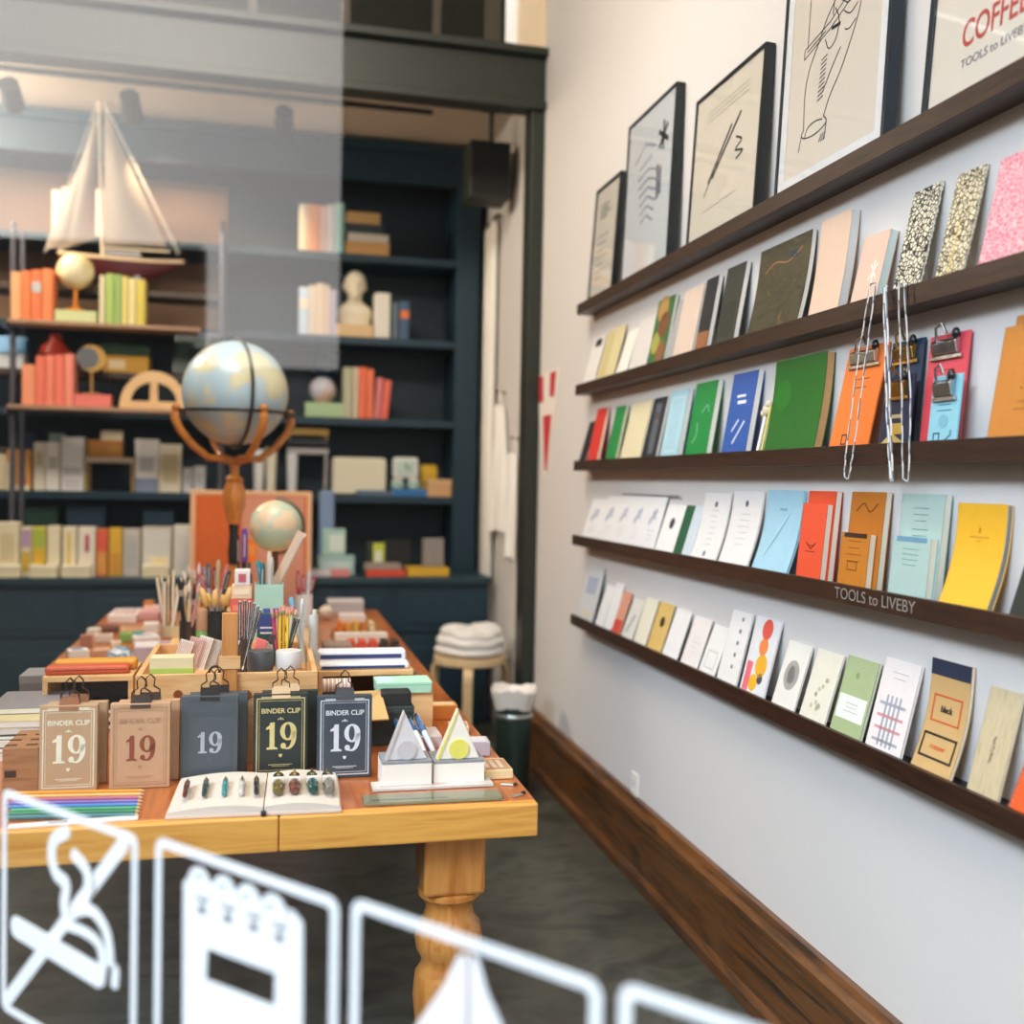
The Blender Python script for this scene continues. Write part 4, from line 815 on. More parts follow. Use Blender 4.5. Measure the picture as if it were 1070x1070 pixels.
# step c: orange books, globe lamp, green and yellow books
zc = ZT['c']; YS = 5.945
for (x0, x1, yt, c, l) in [(10, 21, 284, '#f0b07c', 'pale orange book at the outer end of the front upper step'), (21.5, 31, 283, '#f0854a', 'orange book with plain spine on the front upper step'), (31.5, 42, 282, '#ee7f4e', 'orange book with a grey oval label on the front upper step'), (42.5, 54, 281, '#ef8a52', 'orange book nearest the cream globe on the front upper step')]:
    book(l, x0, x1, yt, YS, zc, .13, c, 'orange books on the front upper step', band='#c9cdd0' if 'oval' in l else None)
for (x0, x1, yt, c, l) in [(102, 108, 288, '#e0d8b0', 'cream slim book beside the green ones on the front upper step'), (108.5, 118, 286, '#a9c76a', 'light green book, outer of the green pair on the front upper step'), (118.5, 125, 287, '#98bd70', 'green book, inner of the green pair on the front upper step'), (125.5, 132, 289, '#e6d67a', 'pale yellow book on the front upper step'), (132.5, 140, 291, '#e9dfa0', 'cream yellow book on the front upper step'), (140.5, 150, 292, '#dcc95a', 'mustard yellow book at the end of the front upper step')]:
    book(l, x0, x1, yt, YS, zc, .13, c, 'green and yellow books on the front upper step')
zg = zat((spot(75, YS), YS, 0), 324)
flat_book('mint flat book under the cream globe', 56, 99, zc, zg, YS, .13, '#cfd8a0', page='#dfe0b4')
small_globe('cream_globe', 'cream globe on an orange cone foot on the front upper step', 79, 284, 18.5, 6.03, zg, '#f2e9c2', '#e9d9a0', '#e08a2a')
# step d: coral books, mirror, protractor
zd2 = ZT['d']
for (x0, x1, yt, c, l) in [(22, 36, 381, '#f09a72', 'shorter salmon book at the outer end of the front lower step'), (36.5, 46, 372, '#ee7a60', 'first tall coral book on the front lower step'), (46.5, 56, 371, '#f08468', 'second tall coral book on the front lower step'), (56.5, 66, 371, '#ef7c64', 'third tall coral book on the front lower step'), (66.5, 76, 370, '#f2907a', 'lightest tall coral book on the front lower step')]:
    book(l, x0, x1, yt, YS, zd2, .13, c, 'coral books on the front lower step')
zf = zat((spot(95, YS), YS, 0), 412)
flat_book('coral flat book under the round mirror', 77, 115, zd2, zf, YS, .13, '#ea7c70', page='#f0a596')
P = on(1, 5.99, 96, 375); r = met(14, P)
t = thing('round_mirror', 'round brass-rimmed mirror on a thin stem standing on a coral book', 'mirror', (P.x, 5.99, zf+.002)); zz = P.z-zf
B().cyl((0, -.012, zz), (0, .012, zz), r, n=28).build('rim', M('#e2b464', .3, .6), t, smooth=True); B().cyl((-.02, -.014, zz), (-.02, -.0125, zz), r*.8, n=28).build('mirror_face', M('#cfd3da', .1, .8), t)
B().cyl((0, 0, .006), (0, 0, zz-r), .006, n=10).lathe([(.05, 0), (.05, .005), (.01, .012)], n=20).build('stem', M('#c99a50', .3, .6), t)
P0, P1 = spot(124, 5.99), spot(196, 5.99); r = (P1-P0)/2
t = thing('protractor', 'large wooden half-circle protractor standing on the front lower step', 'protractor', ((P0+P1)/2, 5.98, zd2+.0008))
hr = hgt(160, 388, 5.98, zd2); ring = [(r*math.cos(PI*i/24), hr*.0+hr*math.sin(PI*i/24)) for i in range(25)]; inn = [(r*.66*math.cos(PI*i/24), hr*.2+hr*.5*math.sin(PI*i/24)) for i in range(25)]
b = B()
for i in range(24): b.xz([ring[i], ring[i+1], inn[i+1], inn[i]], -.008, .008)
b.xz([(-r, 0), (r, 0), (r*.66, hr*.2), (-r*.66, hr*.2)], -.008, .008).xz([(-.022, hr*.2), (.022, hr*.2), (.018, hr*.7), (-.018, hr*.7)], -.0079, .0079)
b.build('half_ring', wood('protractor_wood', '#d8ab72', '#e8c493', .5, 0), t)
# tier b: tins
zb = ZT['b']; YT = 6.14
t = block('tin_house', 'blue-roofed white tin at the outer end of the middle tier', 'tin', -4, 24, 368, YT+.03, zb, .13, '#cdd6dc')
a, b1 = spot(-4, YT), spot(24, YT); w = b1-a; h0 = hgt(10, 368, YT, zb); h1 = hgt(10, 350, YT, zb)
B().prism([(-.01, h0), (.14, h0), (.10, h1), (.03, h1)], lambda u, v: (-w/2-.01, u, v), lambda u, v: (w/2+.01, u, v)).build('roof', M('#2f82b8', .4), t)
P = on(1, YT+.06, 57, 375); 
t = thing('red_lantern', 'red tin lantern with a domed top behind the coral books', 'lantern', (P.x, YT+.08, zb+.001)); hh = hgt(57, 349, YT+.08, zb); r = met(15, P)
B().lathe([(r, 0), (r, hh*.35), (r*.95, hh*.4), (r*1.1, hh*.42)], n=20).build('body', M('#7a2a20', .4), t, True); B().lathe([(r*1.15, hh*.43), (r*.9, hh*.62), (r*.4, hh*.82), (r*.3, hh*.9)], n=20).build('dome', M('#d9402c', .35), t, True); B().tube([(-r*.35, 0, hh*.85), (-r*.3, 0, hh*.97), (r*.3, 0, hh*.97), (r*.35, 0, hh*.85)], .007, 8).build('handle', M('#c23a2a', .35), t, True)
t = block('tin_case', 'yellow tin case with a dark green lid and handle on the middle tier', 'case', 105, 154, 372, YT, zb, .15, '#c9962c', face=[(.15, .5, .2, .75, '#d9c69a')])
a, b1 = spot(105, YT), spot(154, YT); w = b1-a; h0 = hgt(130, 372, YT, zb); h1 = hgt(130, 360, YT, zb); h2 = hgt(125, 350, YT, zb)
B().box(-w/2-.004, w/2+.004, -.004, .154, h0+.0003, h1).build('lid', M('#1f4a2c', .4), t, bevel=.01); B().tube([(-w*.3, .075, h1), (-w*.3, .075, h2), (w*.1, .075, h2), (w*.1, .075, h1)], .009, 8).build('handle', M('#16211a', .4), t, True)
for i, (x0, x1, l) in enumerate(((178, 197, 'black framed card leaning on the middle tier, front one'), (190, 214, 'black framed card leaning on the middle tier, rear one'))):
    a, b1 = spot(x0, YT), spot(x1, YT); hh = hgt((x0+x1)/2, 348, YT+.05, zb); w = b1-a
    t = thing('framed_card', l, 'card', ((a+b1)/2, YT+.02+.05*i, zb+.012), (-.16, .06, 0), 'framed cards on the middle tier'); B().box(-w/2, w/2, 0, .012, 0, hh).build('frame', M('#15171a', .4), t, bevel=.002); B().box(-w/2+.015, w/2-.015, -.001, .003, .015, hh-.015).build('card_sheet', M('#1e3a30', .5), t)
# ---------------------------------------------------------------- speaker, aprons, stool, bin, pennant
a = on(1, 5.6, 492, 145); c = on(1, 5.6, 533, 208)
t = thing('wall_speaker', 'black box loudspeaker hanging from the pale ceiling beside the dark column', 'speaker', (a.x, 5.6, c.z)); w = c.x-a.x; h = a.z-c.z
B().box(0, w, 0, .22, 0, h).build('cabinet', M('#1c241c', .55), t, bevel=.008); B().box(.012, w-.012, -.004, 0, .015, h-.015).build('grille', M('#141a15', .8, bump=.5, scale=300), t)
B().cyl((w*.6, .1, h), (w*.6, .1, 3.499-c.z), .012, n=10).box(w*.6-.05, w*.6+.05, .05, .15, 3.485-c.z, 3.499-c.z).build('bracket', m_black, t)
# aprons on hooks on the wall past the column
def drape(y0, y1, z0, z1, off, amp, seed, tz=1.):
    N, Mz = 40, 16; rnd = random.Random(seed); ph = [rnd.uniform(0, 6) for _ in range(3)]
    vs = []; fs = []
    for s2 in (0, 1):
        for i in range(N+1):
            for j in range(Mz+1):
                u, v = i/N, j/Mz; wid = .35+.65*min(1, (1-v)*1.6) if tz < 1 else 1
                y = (y0+y1)/2+(u-.5)*(y1-y0)*wid; z = z0+(z1-z0)*v+ (.05*math.sin(PI*u) if j == 0 else 0)
                x = XW-off-amp*(1+math.sin(u*17+ph[0]+v*1.5)*.6+math.sin(u*9+ph[1]-v)*.6)-s2*.004
                vs.append((x, y, z))
    q = (N+1)*(Mz+1)
    for s2 in (0, 1):
        for i in range(N):
            for j in range(Mz):
                a = s2*q+i*(Mz+1)+j; fs.append((a, a+1, a+Mz+2, a+Mz+1))
    for j in range(Mz): fs += [(j, j+1, q+j+1, q+j), (N*(Mz+1)+j, N*(Mz+1)+j+1, q+N*(Mz+1)+j+1, q+N*(Mz+1)+j)]
    for i in range(N): fs += [(i*(Mz+1), (i+1)*(Mz+1), q+(i+1)*(Mz+1), q+i*(Mz+1)), (i*(Mz+1)+Mz, (i+1)*(Mz+1)+Mz, q+(i+1)*(Mz+1)+Mz, q+i*(Mz+1)+Mz)]
    return B().add(vs, fs)
m_cloth = M('#f6f2ea', .9, var=.03)
t = thing('curtain', 'long pale cloth hanging full length on the wall between column and bookcase', 'curtain', (0, 0, 0))
drape(6.02, 6.3, .55, 2.98, .012, .014, 1).build('cloth', m_cloth, t, True)
B().cyl((XW-.03, 5.98, 2.985), (XW-.03, 6.33, 2.985), .010, n=10).box(XW-.03, XW-.001, 5.99, 6.005, 2.98, 2.99).box(XW-.03, XW-.001, 6.31, 6.325, 2.98, 2.99).build('curtain_rod', m_black, t)
for i, (y0, y1, z0, z1, l) in enumerate(((5.30, 5.58, .98, 1.58, 'white apron hanging from a hook next to the dark column'), (5.66, 5.98, 1.12, 1.86, 'white apron hanging from a hook between the first apron and the long pale cloth'))):
    t = thing('apron', l, 'apron', (0, 0, 0), group='aprons on the wall hooks')
    off = .012
    drape(y0, y1, z0, z1, off, .022, 4+i, .5).build('cloth', M('#f1eee8', .9), t, True)
    yc = (y0+y1)/2
    B().tube([(XW-off-.024, yc-.06, z1-.005), (XW-off-.02, yc, z1+.09), (XW-off-.024, yc+.06, z1-.005)], .006, 6).build('strap', M('#e4e0d6', .9), t, True)
    B().cyl((XW-.001, yc, z1+.075), (XW-off-.045, yc, z1+.085), .006, n=8).build('hook', m_black, t)
# pennant on the wall
ya, yb = on(0, XW, 560, 410).y, on(0, XW, 586, 410).y
zt1, zt2 = on(0, XW, 572, 389).z, on(0, XW, 570, 497).z
t = thing('wall_pennant', 'small white pennant with red shapes pinned to the white wall past the ledges', 'pennant', (XW, ya, 0), (0, 0, -PI/2)); w = ya-yb
B().xz([(0, zt1), (w, zt1), (w*.55, zt2), (w*.45, zt2)], -.004, -.001).build('cloth', M('#ece4dc', .8), t)
dz = zt1-zt2
b = B(); b.xz([(w*.12, zt1-.01), (w*.34, zt1-.01), (w*.36, zt1-dz*.28), (w*.2, zt1-dz*.28)], -.0055, -.0042).xz([(w*.62, zt1-.01), (w*.85, zt1-.01), (w*.78, zt1-dz*.25), (w*.62, zt1-dz*.25)], -.0055, -.0042)
b.xz([(w*.36, zt1-dz*.42), (w*.70, zt1-dz*.42), (w*.55, zt1-dz*.95), (w*.47, zt1-dz*.95)], -.0055, -.0042); b.build('print', M('#c8323a', .7), t)
# stool with a stack of white cloth
sx, sy, sh = 1.085, 5.5, .485
t = thing('stool', 'round beech stool with bent legs holding a pile of white cloth', 'stool', (sx, sy, 0)); m_be = wood('beech', '#d8b98a', '#e8cfa4', .45, 0)
B().cyl((0, 0, sh-.04), (0, 0, sh), .195, n=36).build('seat', m_be, t, bevel=.004)
for i in range(3):
    a = i*2*PI/3-1.8
    p = [(.155, sh-.055), (.195, sh-.06), (.215, sh-.09), (.222, .0)]
    b = B(); dirx, diry = math.cos(a), math.sin(a); q = Vector((-diry, dirx, 0))
    pts = [(.03, sh-.052), (.16, sh-.052), (.19, sh-.058), (.208, sh-.075), (.215, sh-.105), (.222, 0.001)]
    pin = [(.03, sh-.041), (.17, sh-.041), (.215, sh-.05), (.232, sh-.075), (.238, sh-.105), (.245, .001)]
    for k in range(5):
        quad = [pts[k], pts[k+1], pin[k+1], pin[k]]
        b.prism(quad, lambda r, z: (dirx*r-q.x*.025, diry*r-q.y*.025, z), lambda r, z: (dirx*r+q.x*.025, diry*r+q.y*.025, z))
    b.build('leg', m_be, t)
b = B(); N, Mz = 48, 12; vs = []; fs = []; rnd = random.Random(5)
prof = [(.10, 0), (.178, .004), (.192, .022), (.184, .040), (.170, .046), (.182, .058), (.188, .078), (.176, .094), (.160, .099), (.168, .112), (.165, .130), (.140, .148), (.07, .158)]
b.lathe(prof, n=N)
b.map(lambda p: Vector((p.x*(1+.05*math.sin(3*math.atan2(p.y, p.x)+9*p.z)+.025*math.sin(9*math.atan2(p.y, p.x)-30*p.z)), p.y*(.95+.05*math.cos(4*math.atan2(p.y, p.x)+14*p.z)), p.z*(1+.08*math.sin(2*math.atan2(p.y, p.x)+1)+.05*math.sin(7*math.atan2(p.y, p.x))))))
o = b.build('cloth_bundle', M('#eceae8', .9, var=.05, scale=14, bump=.6), None, True, subsurf=1); o.location = (sx, sy, sh+.003); tag(o, 'bundle of white folded cloth lying on the beech stool', 'cloth')
bx, by = on(1, 4.55, 537, 720).x, 4.55
t = thing('waste_bin', 'dark green metal bin with a pale liner and wire ring by the table corner', 'bin', (bx, by, 0)); zt1 = zat((bx, by, 0), 737)
B().lathe([(.075, .002), (.085, zt1), (.080, zt1), (.072, .01)], n=28).build('body', M('#2c3e38', .4, .4), t, True)
B().lathe([(.0855, zt1-.05), (.089, zt1-.045), (.089, zt1-.036), (.0855, zt1-.03)], n=28).build('ring', M('#c9cfcc', .3, .9), t, True)
b = B()
prf = [(.079, zt1-.03), (.089, zt1+.01), (.104, zt1+.075), (.100, zt1+.082), (.078, zt1+.04), (.05, zt1+.01)]
b.lathe(prf, n=40).map(lambda p: Vector((p.x, p.y, p.z+.009*math.sin(3*math.atan2(p.y, p.x)+1)+.003*math.sin(11*math.atan2(p.y, p.x))*(p.z > zt1)*(1 if p.z > zt1 else .1)))).build('liner', M('#e9e4dc', .6, var=.06, scale=20, bump=.3), t, True)

# ---------------------------------------------------------------- the long table
TX0, TX1, TY0, TY1, TZ, TU = -.7236, .5556, 2.055, 5.3, .76, .6906
t = thing('long_table', 'long honey-coloured wooden shop table with turned legs and a thick top', 'table', (0, 0, 0))
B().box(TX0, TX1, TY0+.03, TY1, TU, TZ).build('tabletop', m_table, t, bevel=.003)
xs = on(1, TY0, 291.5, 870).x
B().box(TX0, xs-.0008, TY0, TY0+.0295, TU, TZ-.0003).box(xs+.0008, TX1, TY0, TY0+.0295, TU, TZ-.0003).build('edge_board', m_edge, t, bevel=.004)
lx, lyy = on(1, 2.2, 470, 900).x, 2.2
LP = [(.062, .52), (.068, .515), (.068, .505), (.058, .495), (.05, .48), (.055, .455), (.068, .44), (.074, .41), (.07, .385), (.058, .365), (.06, .35), (.072, .33), (.076, .28), (.07, .22), (.055, .12), (.045, .08), (.052, .07), (.056, .05), (.05, .02), (.04, .001)]
for x in (lx, -.60):
    for y in (lyy, 5.12):
        B().box(x-.066, x+.066, y-.066, y+.066, .545, TU-.0005).build('leg_block', m_leg, t, bevel=.008)
        B().lathe([(r*1.0, z+.025 if z > .1 else z) for r, z in LP], (x, y, 0), 32).build('leg', m_leg, t, True)
def tp(px, py, z=TZ): return on(2, z, px, py)
# --- card packs with clips
m_wire = M('#5b4a3c', .3, .9); m_gold = M('#e9d9a8', .25, .6, var=.2); 
def digits(H):
    b = B(); K = .0004
    def P(pts, dx): b.xz([((u+dx)*H, v*H) for u, v in pts], -K*2, K*.5)
    dx = -.53
    P([(.02, 0), (.42, 0), (.42, .06), (.31, .09), (.31, 1), (.15, 1), (.13, .9), (.0, .80), (.0, .74), (.13, .76), (.13, .09), (.02, .06)], dx)
    dx = -.03; o = [(.31+.30*math.cos(a*PI/14), .66+.34*math.sin(a*PI/14)) for a in range(28)]; n = [(.29+.11*math.cos(a*PI/14), .66+.27*math.sin(a*PI/14)) for a in range(28)]
    for i in range(28): P([o[i], o[(i+1) % 28], n[(i+1) % 28], n[i]], dx)
    A = wave([(.61, .66), (.60, .4), (.53, .16), (.37, .0), (.18, .0)], 4); C2 = wave([(.42, .64), (.43, .38), (.39, .19), (.31, .07), (.18, .06)], 4)
    for i in range(len(A)-1): P([A[i], A[i+1], C2[i+1], C2[i]], dx)
    P([(.13+.10*math.cos(a*PI/8), .12+.11*math.sin(a*PI/8)) for a in range(16)], dx)
    return b
def pack(xl, xr, yb, yt, card, foil, label, n_clip, front=True, dx=0, clipc='#4a3d33', edge=None, num=.43):
    A, C2 = tp(xl, yb), tp(xr, yb); y = (A.y+C2.y)/2+dx; x0, x1 = on(1, y, xl, yb).x, on(1, y, xr, yb).x; w = x1-x0; P = ((x0+x1)/2, y, TZ+.0008)
    h = zat((P[0], y, 0), yt)-TZ; th = .024
    t = thing('clip_card_pack', label, 'card pack', P, (-.045, 0, 0), 'binder clip card packs')
    cm = M(card, .55, var=.04); fm = M(foil, .35, .3, var=.1); em = M(edge, .4, .3) if edge else fm
    B().box(-w/2, w/2, 0, th, 0, h).build('carton', cm, t, bevel=.0015)
    e = .055*w
    b = B()
    def fr(i, lw):
        for a in ((-w/2+i, w/2-i, i, i+lw), (-w/2+i, w/2-i, h*.985-i-lw, h*.985-i), (-w/2+i, -w/2+i+lw, i, h*.985-i), (w/2-i-lw, w/2-i, i, h*.985-i)): b.box(a[0], a[1], -.0006, .0004, a[2], a[3])
    if front:
        fr(e, .0022); fr(e*1.9, .0008)
        b.box(-w*.36, w*.36, -.0006, .0004, h*.955, h*.965)
        b.stroke([(-w*.05, h*.685), (-w*.03, h*.70), (0, h*.69), (w*.03, h*.70), (w*.05, h*.685)], .0016, -.0006, .0004); b.box(-.001, .001, -.0006, .0004, h*.68, h*.715)
        b.xz([(-w*.035, h*.265), (w*.035, h*.265), (w*.02, h*.235), (0, h*.225), (-w*.02, h*.235)], -.0006, .0004)
        b.box(-w*.22, w*.22, -.0006, .0004, h*.135, h*.142).box(-w*.16, w*.16, -.0006, .0004, h*.118, h*.123)
        b.build('foil_border', em, t)
        text('lettering', 'BINDER CLIP', h*.082, em, t, (0, -.0005, h*.79), ext=.0003, off=.0003, sx=1.0)
        g = digits(h*num*.78); g.map(lambda p: Vector((p.x, p.y, p.z+h*.325))).build('number', fm, t)
    for k in range(n_clip):
        cx = (k-(n_clip-1)/2)*w*.42; cw = w*.17
        cp = B().yz([(-.003, h-.010), (th*.35, h+.016), (th*.65, h+.016), (th+.003, h-.010), (th+.0015, h-.010), (th*.6, h+.013), (th*.4, h+.013), (-.0015, h-.010)], cx-cw, cx+cw).build('clip', M(clipc, .3, .8), t)
        g = B(); hh = h+.016
        for yy in (th*.32, th*.68):
            g.tube([(cx-cw*.95, yy, h+.004), (cx-cw*.9, yy, hh+.006), (cx-cw*.35, yy-.003, hh+.014), (cx-cw*.45, yy-.004, hh+.030), (cx, yy-.004, hh+.040), (cx+cw*.45, yy-.004, hh+.030), (cx+cw*.35, yy-.003, hh+.014), (cx+cw*.9, yy, hh+.006), (cx+cw*.95, yy, h+.004)], .0013, 6)
        g.build('clip_wire', m_wire, cp, True)
    return t
PK = [(40, 101, 827, 738, '#bb9872', '#fff3d8', 'pale gold', 2, '#7a4f34'), (114, 177, 824, 736, '#c49a74', '#96503a', 'copper', 1, '#3a2f2a'), (188, 248, 816, 728, '#4a5156', '#b9bcc2', 'silver on slate grey', 1, '#2a2626'), (264, 321, 811, 726, '#1f2a26', '#e2cf8e', 'gold on black-green', 1, '#c9ae8a'), (331, 388, 813, 728, '#39434c', '#e4e8ec', 'white on navy grey', 1, '#4a4a50')]
for i, (xl, xr, yb, yt, cc, ff, nm, nc, cl) in enumerate(PK):
    names = ['kraft card pack printed with a pale gold 19 and border', 'kraft card pack printed with a copper 19, no bright border', 'slate grey card pack with a small silver 19', 'black-green card pack with a bright gold 19 and gold border', 'navy grey card pack with a white 19 and white border']
    pack(xl, xr, yb, yt, cc, ff, names[i], nc if i != 0 else 1, True, 0, cl, [None, '#b58a68', '#565d63', None, None][i], [.42, .38, .32, .42, .42][i])
    if i < 4: pack(xl+9, xr+10, yb-3, yt-3, cc, ff, ['kraft pack directly behind the pale gold 19 pack', 'kraft pack directly behind the copper 19 pack', 'slate grey pack directly behind the silver 19 pack', 'black-green pack directly behind the gold 19 pack'][i], 1, False, .034, cl)
# --- open pen book
c0, c1, c2, c3 = tp(172, 858), tp(357, 850), tp(346, 812), tp(188, 819)
org = (c0+c1)/2; ang = math.atan2((c1-c0).y, (c1-c0).x); w = (c1-c0).length; dpt = ((c2+c3)/2-org).length*.97
t = thing('open_pen_book', 'open cream book-shaped pen folder lying on the table front edge', 'pen folder', (org.x, org.y+.004, TZ+.0006), (0, 0, ang))
B().box(-w/2, w*.045, 0, dpt, 0, .006).box(w*.055, w/2, 0, dpt, 0, .006).build('cover', M('#d8c6b8', .6), t, bevel=.001)
def pg(x0, x1):
    N = 10; b = B(); vs = []; fs = []
    for i in range(N+1):
        u = i/N; x = x0+(x1-x0)*u; z = .012+.010*math.sin(PI*min(1, .15+.85*(u if x0 > 0 else 1-u)))
        vs += [(x, .004, .0063), (x, dpt-.004, .0063), (x, dpt-.004, z), (x, .004, z)]
    for i in range(N):
        for k in range(4): fs.append((i*4+k, i*4+(k+1) % 4, i*4+4+(k+1) % 4, i*4+4+k))
    fs += [(0, 1, 2, 3), (N*4+3, N*4+2, N*4+1, N*4)]
    return b.add(vs, fs)
pg(-w/2+.004, w*.047).build('page', M('#d9cec0', .85), t, True); pg(w*.053, w/2-.004).build('page', M('#d9cec0', .8), t, True)
B().box(w*.035, w*.065, -.006, .004, .0005, .010).build('clasp', m_black, t, bevel=.002)
def pen(label, loc, ang, L, r, body, cap, clip='#c9b06a', group=None, name='fountain_pen', cat='pen', lift=0):
    t = thing(name, label, cat, loc, (lift, 0, ang), group)      # lies along local +y
    B().lathe([(r*.55, 0), (r*.85, L*.03), (r, L*.3), (r, L*.52)], n=14).xf(Matrix.Rotation(-PI/2, 4, 'X')).build('barrel', M(body, .2, coat=.5, var=.15), t, True)
    B().lathe([(r*1.12, L*.525), (r*1.15, L*.6), (r*1.1, L*.9), (r*.8, L)], n=14).xf(Matrix.Rotation(-PI/2, 4, 'X')).build('cap', M(cap, .2, coat=.5, var=.15), t, True)
    B().box(-r*.25, r*.25, L*.62, L*.95, r*1.1, r*1.45).build('clip', M(clip, .25, .9), t)
    return t
def bp(u, v, z=.0): return Vector((org.x, org.y+.004, 0))+Vector((math.cos(ang)*u*w-math.sin(ang)*v*dpt, math.sin(ang)*u*w+math.cos(ang)*v*dpt, TZ+z))
for i, (u, bc2, cc, l) in enumerate([(-.40, '#5a2420', '#6b2a24', 'maroon fountain pen on the cream page'), (-.29, '#12383c', '#164448', 'dark teal fountain pen on the cream page'), (-.175, '#1f8c92', '#26a0a6', 'bright turquoise fountain pen on the cream page'), (-.075, '#cfccc8', '#dddad6', 'white fountain pen on the cream page'), (.012, '#1a1c22', '#22242a', 'black fountain pen next to the fold of the pen book')]):
    pen(l, bp(u-.01, .22, .0295), ang+.04, .108 if i else .1, .0055, bc2, cc, group='pens on the open pen book')
for i, (u, bc2, cc, l) in enumerate([(.125, '#6a5a24', '#14130f', 'black and gold marbled thick pen on the open pen book'), (.225, '#6b3326', '#7a4030', 'brown thick pen with a white cap ring on the open pen book'), (.335, '#124840', '#0f3a36', 'deep green thick pen on the open pen book'), (.435, '#7d7868', '#3a3830', 'grey marbled thick pen at the outer edge of the open pen book')]):
    q = pen(l, bp(u, .2, .0335), ang+.0+.01*i, .108, .0112, bc2, cc, group='thick pens on the open pen book')
    B().box(-.012, .012, .05, .060, .0, .0125).build('band', M('#efe9dc', .6), q)
# --- coloured flat sticks at the front left
cols = [('#e8962e', 'orange'), ('#e9b46a', 'apricot'), ('#b0637a', 'plum'), ('#7a68b0', 'violet'), ('#4a7fc4', 'blue'), ('#3fa06a', 'green'), ('#2f7f5a', 'dark green'), ('#4a7d84', 'slate teal')]
for i, (c, nm) in enumerate(cols):
    y0 = 829+i*3.6; P, Q = tp(6+ (i % 3)*3, y0+3), tp(151-(i*.8), y0)
    d = Q-P; L = d.length
    t = thing('colour_pencil', nm+' pencil in the row of coloured pencils at the table front', 'pencil', (P.x, P.y, TZ+.0055), (0, 0, math.atan2(d.y, d.x)), 'coloured pencils at the table front')
    B().cyl((0, 0, 0), (L*.97, 0, 0), .0045, n=6).build('barrel', M(c, .35, coat=.3), t); B().cyl((L*.97, 0, 0), (L, 0, 0), .0044, .0008, n=8).build('tip', M('#d9b98a', .6), t)
P, Q = tp(8, 867), tp(144, 857); d = Q-P
t = thing('white_ruler', 'white flat ruler lying before the coloured pencils', 'ruler', (P.x, P.y, TZ+.0006), (0, 0, math.atan2(d.y, d.x))); B().box(0, d.length, 0, .018, 0, .004).build('blade', M('#eeeeec', .4), t); B().box(d.length*.3, d.length*.45, .004, .014, .004, .0045).build('print', M('#9aa3b0', .5), t)
# --- stamp drawer box and stacks at the outer left
def tblock(name, label, cat, x0, x1, yb, yt, depth, col, rot=0, z=TZ, group=None, face=None, lid=None, rough=.6, top=None, bev=.0015):
    A, C2 = tp(x0, yb, z), tp(x1, yb, z); y = min(A.y, C2.y); a, b1 = on(1, y, x0, yb).x, on(1, y, x1, yb).x; w = b1-a; h = max(.004, zat(((a+b1)/2, y, 0), yt)-z)
    t = thing(name, label, cat, ((a+b1)/2, y, z+.0008), (0, 0, rot), group)
    hb = h-(lid[1]*h if lid else 0)
    B().box(-w/2, w/2, 0, depth, 0, hb).build('body', col if not isinstance(col, str) else M(col, rough), t, bevel=bev)
    if lid: B().box(-w/2-.001, w/2+.001, -.001, depth+.001, hb+.0003, h).build('lid', M(lid[0], rough), t, bevel=bev)
    if face:
        byc = {}
        for (u0, u1, v0, v1, c) in face: byc.setdefault(c, B()).box(-w/2+u0*w, -w/2+u1*w, -.0008-.0003*len(byc), .0003, v0*hb, v1*hb)
        for c, bb in byc.items(): bb.build('label', M(c, .6), t)
    if top:
        byc = {}
        for (u0, u1, v0, v1, c) in top: byc.setdefault(c, B()).box(-w/2+u0*w, -w/2+u1*w, v0*depth, v1*depth, h-.0002, h+.0006+.0002*len(byc))
        for c, bb in byc.items(): bb.build('top_print', M(c, .6), t)
    t['hh'] = h
    return t
m_bw = wood('brown_box_wood', '#8a5c38', '#a9764c', .5, 0)
t = tblock('stamp_drawer_box', 'brown wooden block box with dark slots by the kraft card pack', 'box', 2, 40, 828, 782, .16, m_bw)
b = B()
for i in range(3): b.box(-.035+.0*i, -.012, .02+.045*i, .03+.045*i, t['hh']-.0002, t['hh']+.0008).box(.006, .028, .02+.045*i, .03+.045*i, t['hh']-.0002, t['hh']+.0008)
b.box(-.03, -.008, -.0008, .0002, t['hh']*.35, t['hh']*.5); b.build('slot', M('#3a1f12', .7), t)
z = TZ; P = tp(18, 778)
for i, (dx, c, th, l) in enumerate([(0, '#e9e2cf', .016, 'cream booklet at the bottom of the stack beside the kraft packs'), (.02, '#2a2b2c', .012, 'black booklet second in the stack beside the kraft packs'), (-.01, '#efe8d6', .014, 'ivory booklet third in the stack beside the kraft packs'), (.01, '#26282a', .010, 'black booklet under the patterned one in the stack'), (-.005, '#e6dcc2', .014, 'pale booklet just under the patterned one in the stack'), (.0, '#cdbf8f', .016, 'yellow patterned booklet in the stack beside the kraft packs'), (-.01, '#8a8a90', .014, 'grey booklet lying on the yellow patterned one')]):
    t = thing('booklet', l, 'booklet', (-.63+dx, 2.56+(.008*i if i < 6 else .11), z+.0006), (0, 0, .05*math.sin(i*2.1)), 'stacked booklets beside the kraft packs')
    B().box(0, .165, 0, .21, 0, .0012).box(0, .165, 0, .21, th-.0015, th-.0003).box(0, .0012, 0, .21, .0012, th-.0015).build('cover', M(c, .5, var=.2, scale=60), t); B().box(.0015, .163, .001, .209, .0014, th-.0017).build('pages', m_paper, t)
    z += th+.0004
tblock('grey_notebook_box', 'grey flat box behind the booklet stack', 'box', 20, 63, 735, 706, .12, '#85858a', z=.80, lid=('#93939a', .3))
tblock('low_riser', 'plain wooden riser under the grey flat box', 'riser', 14, 40, 762, 740, .06, m_pine)
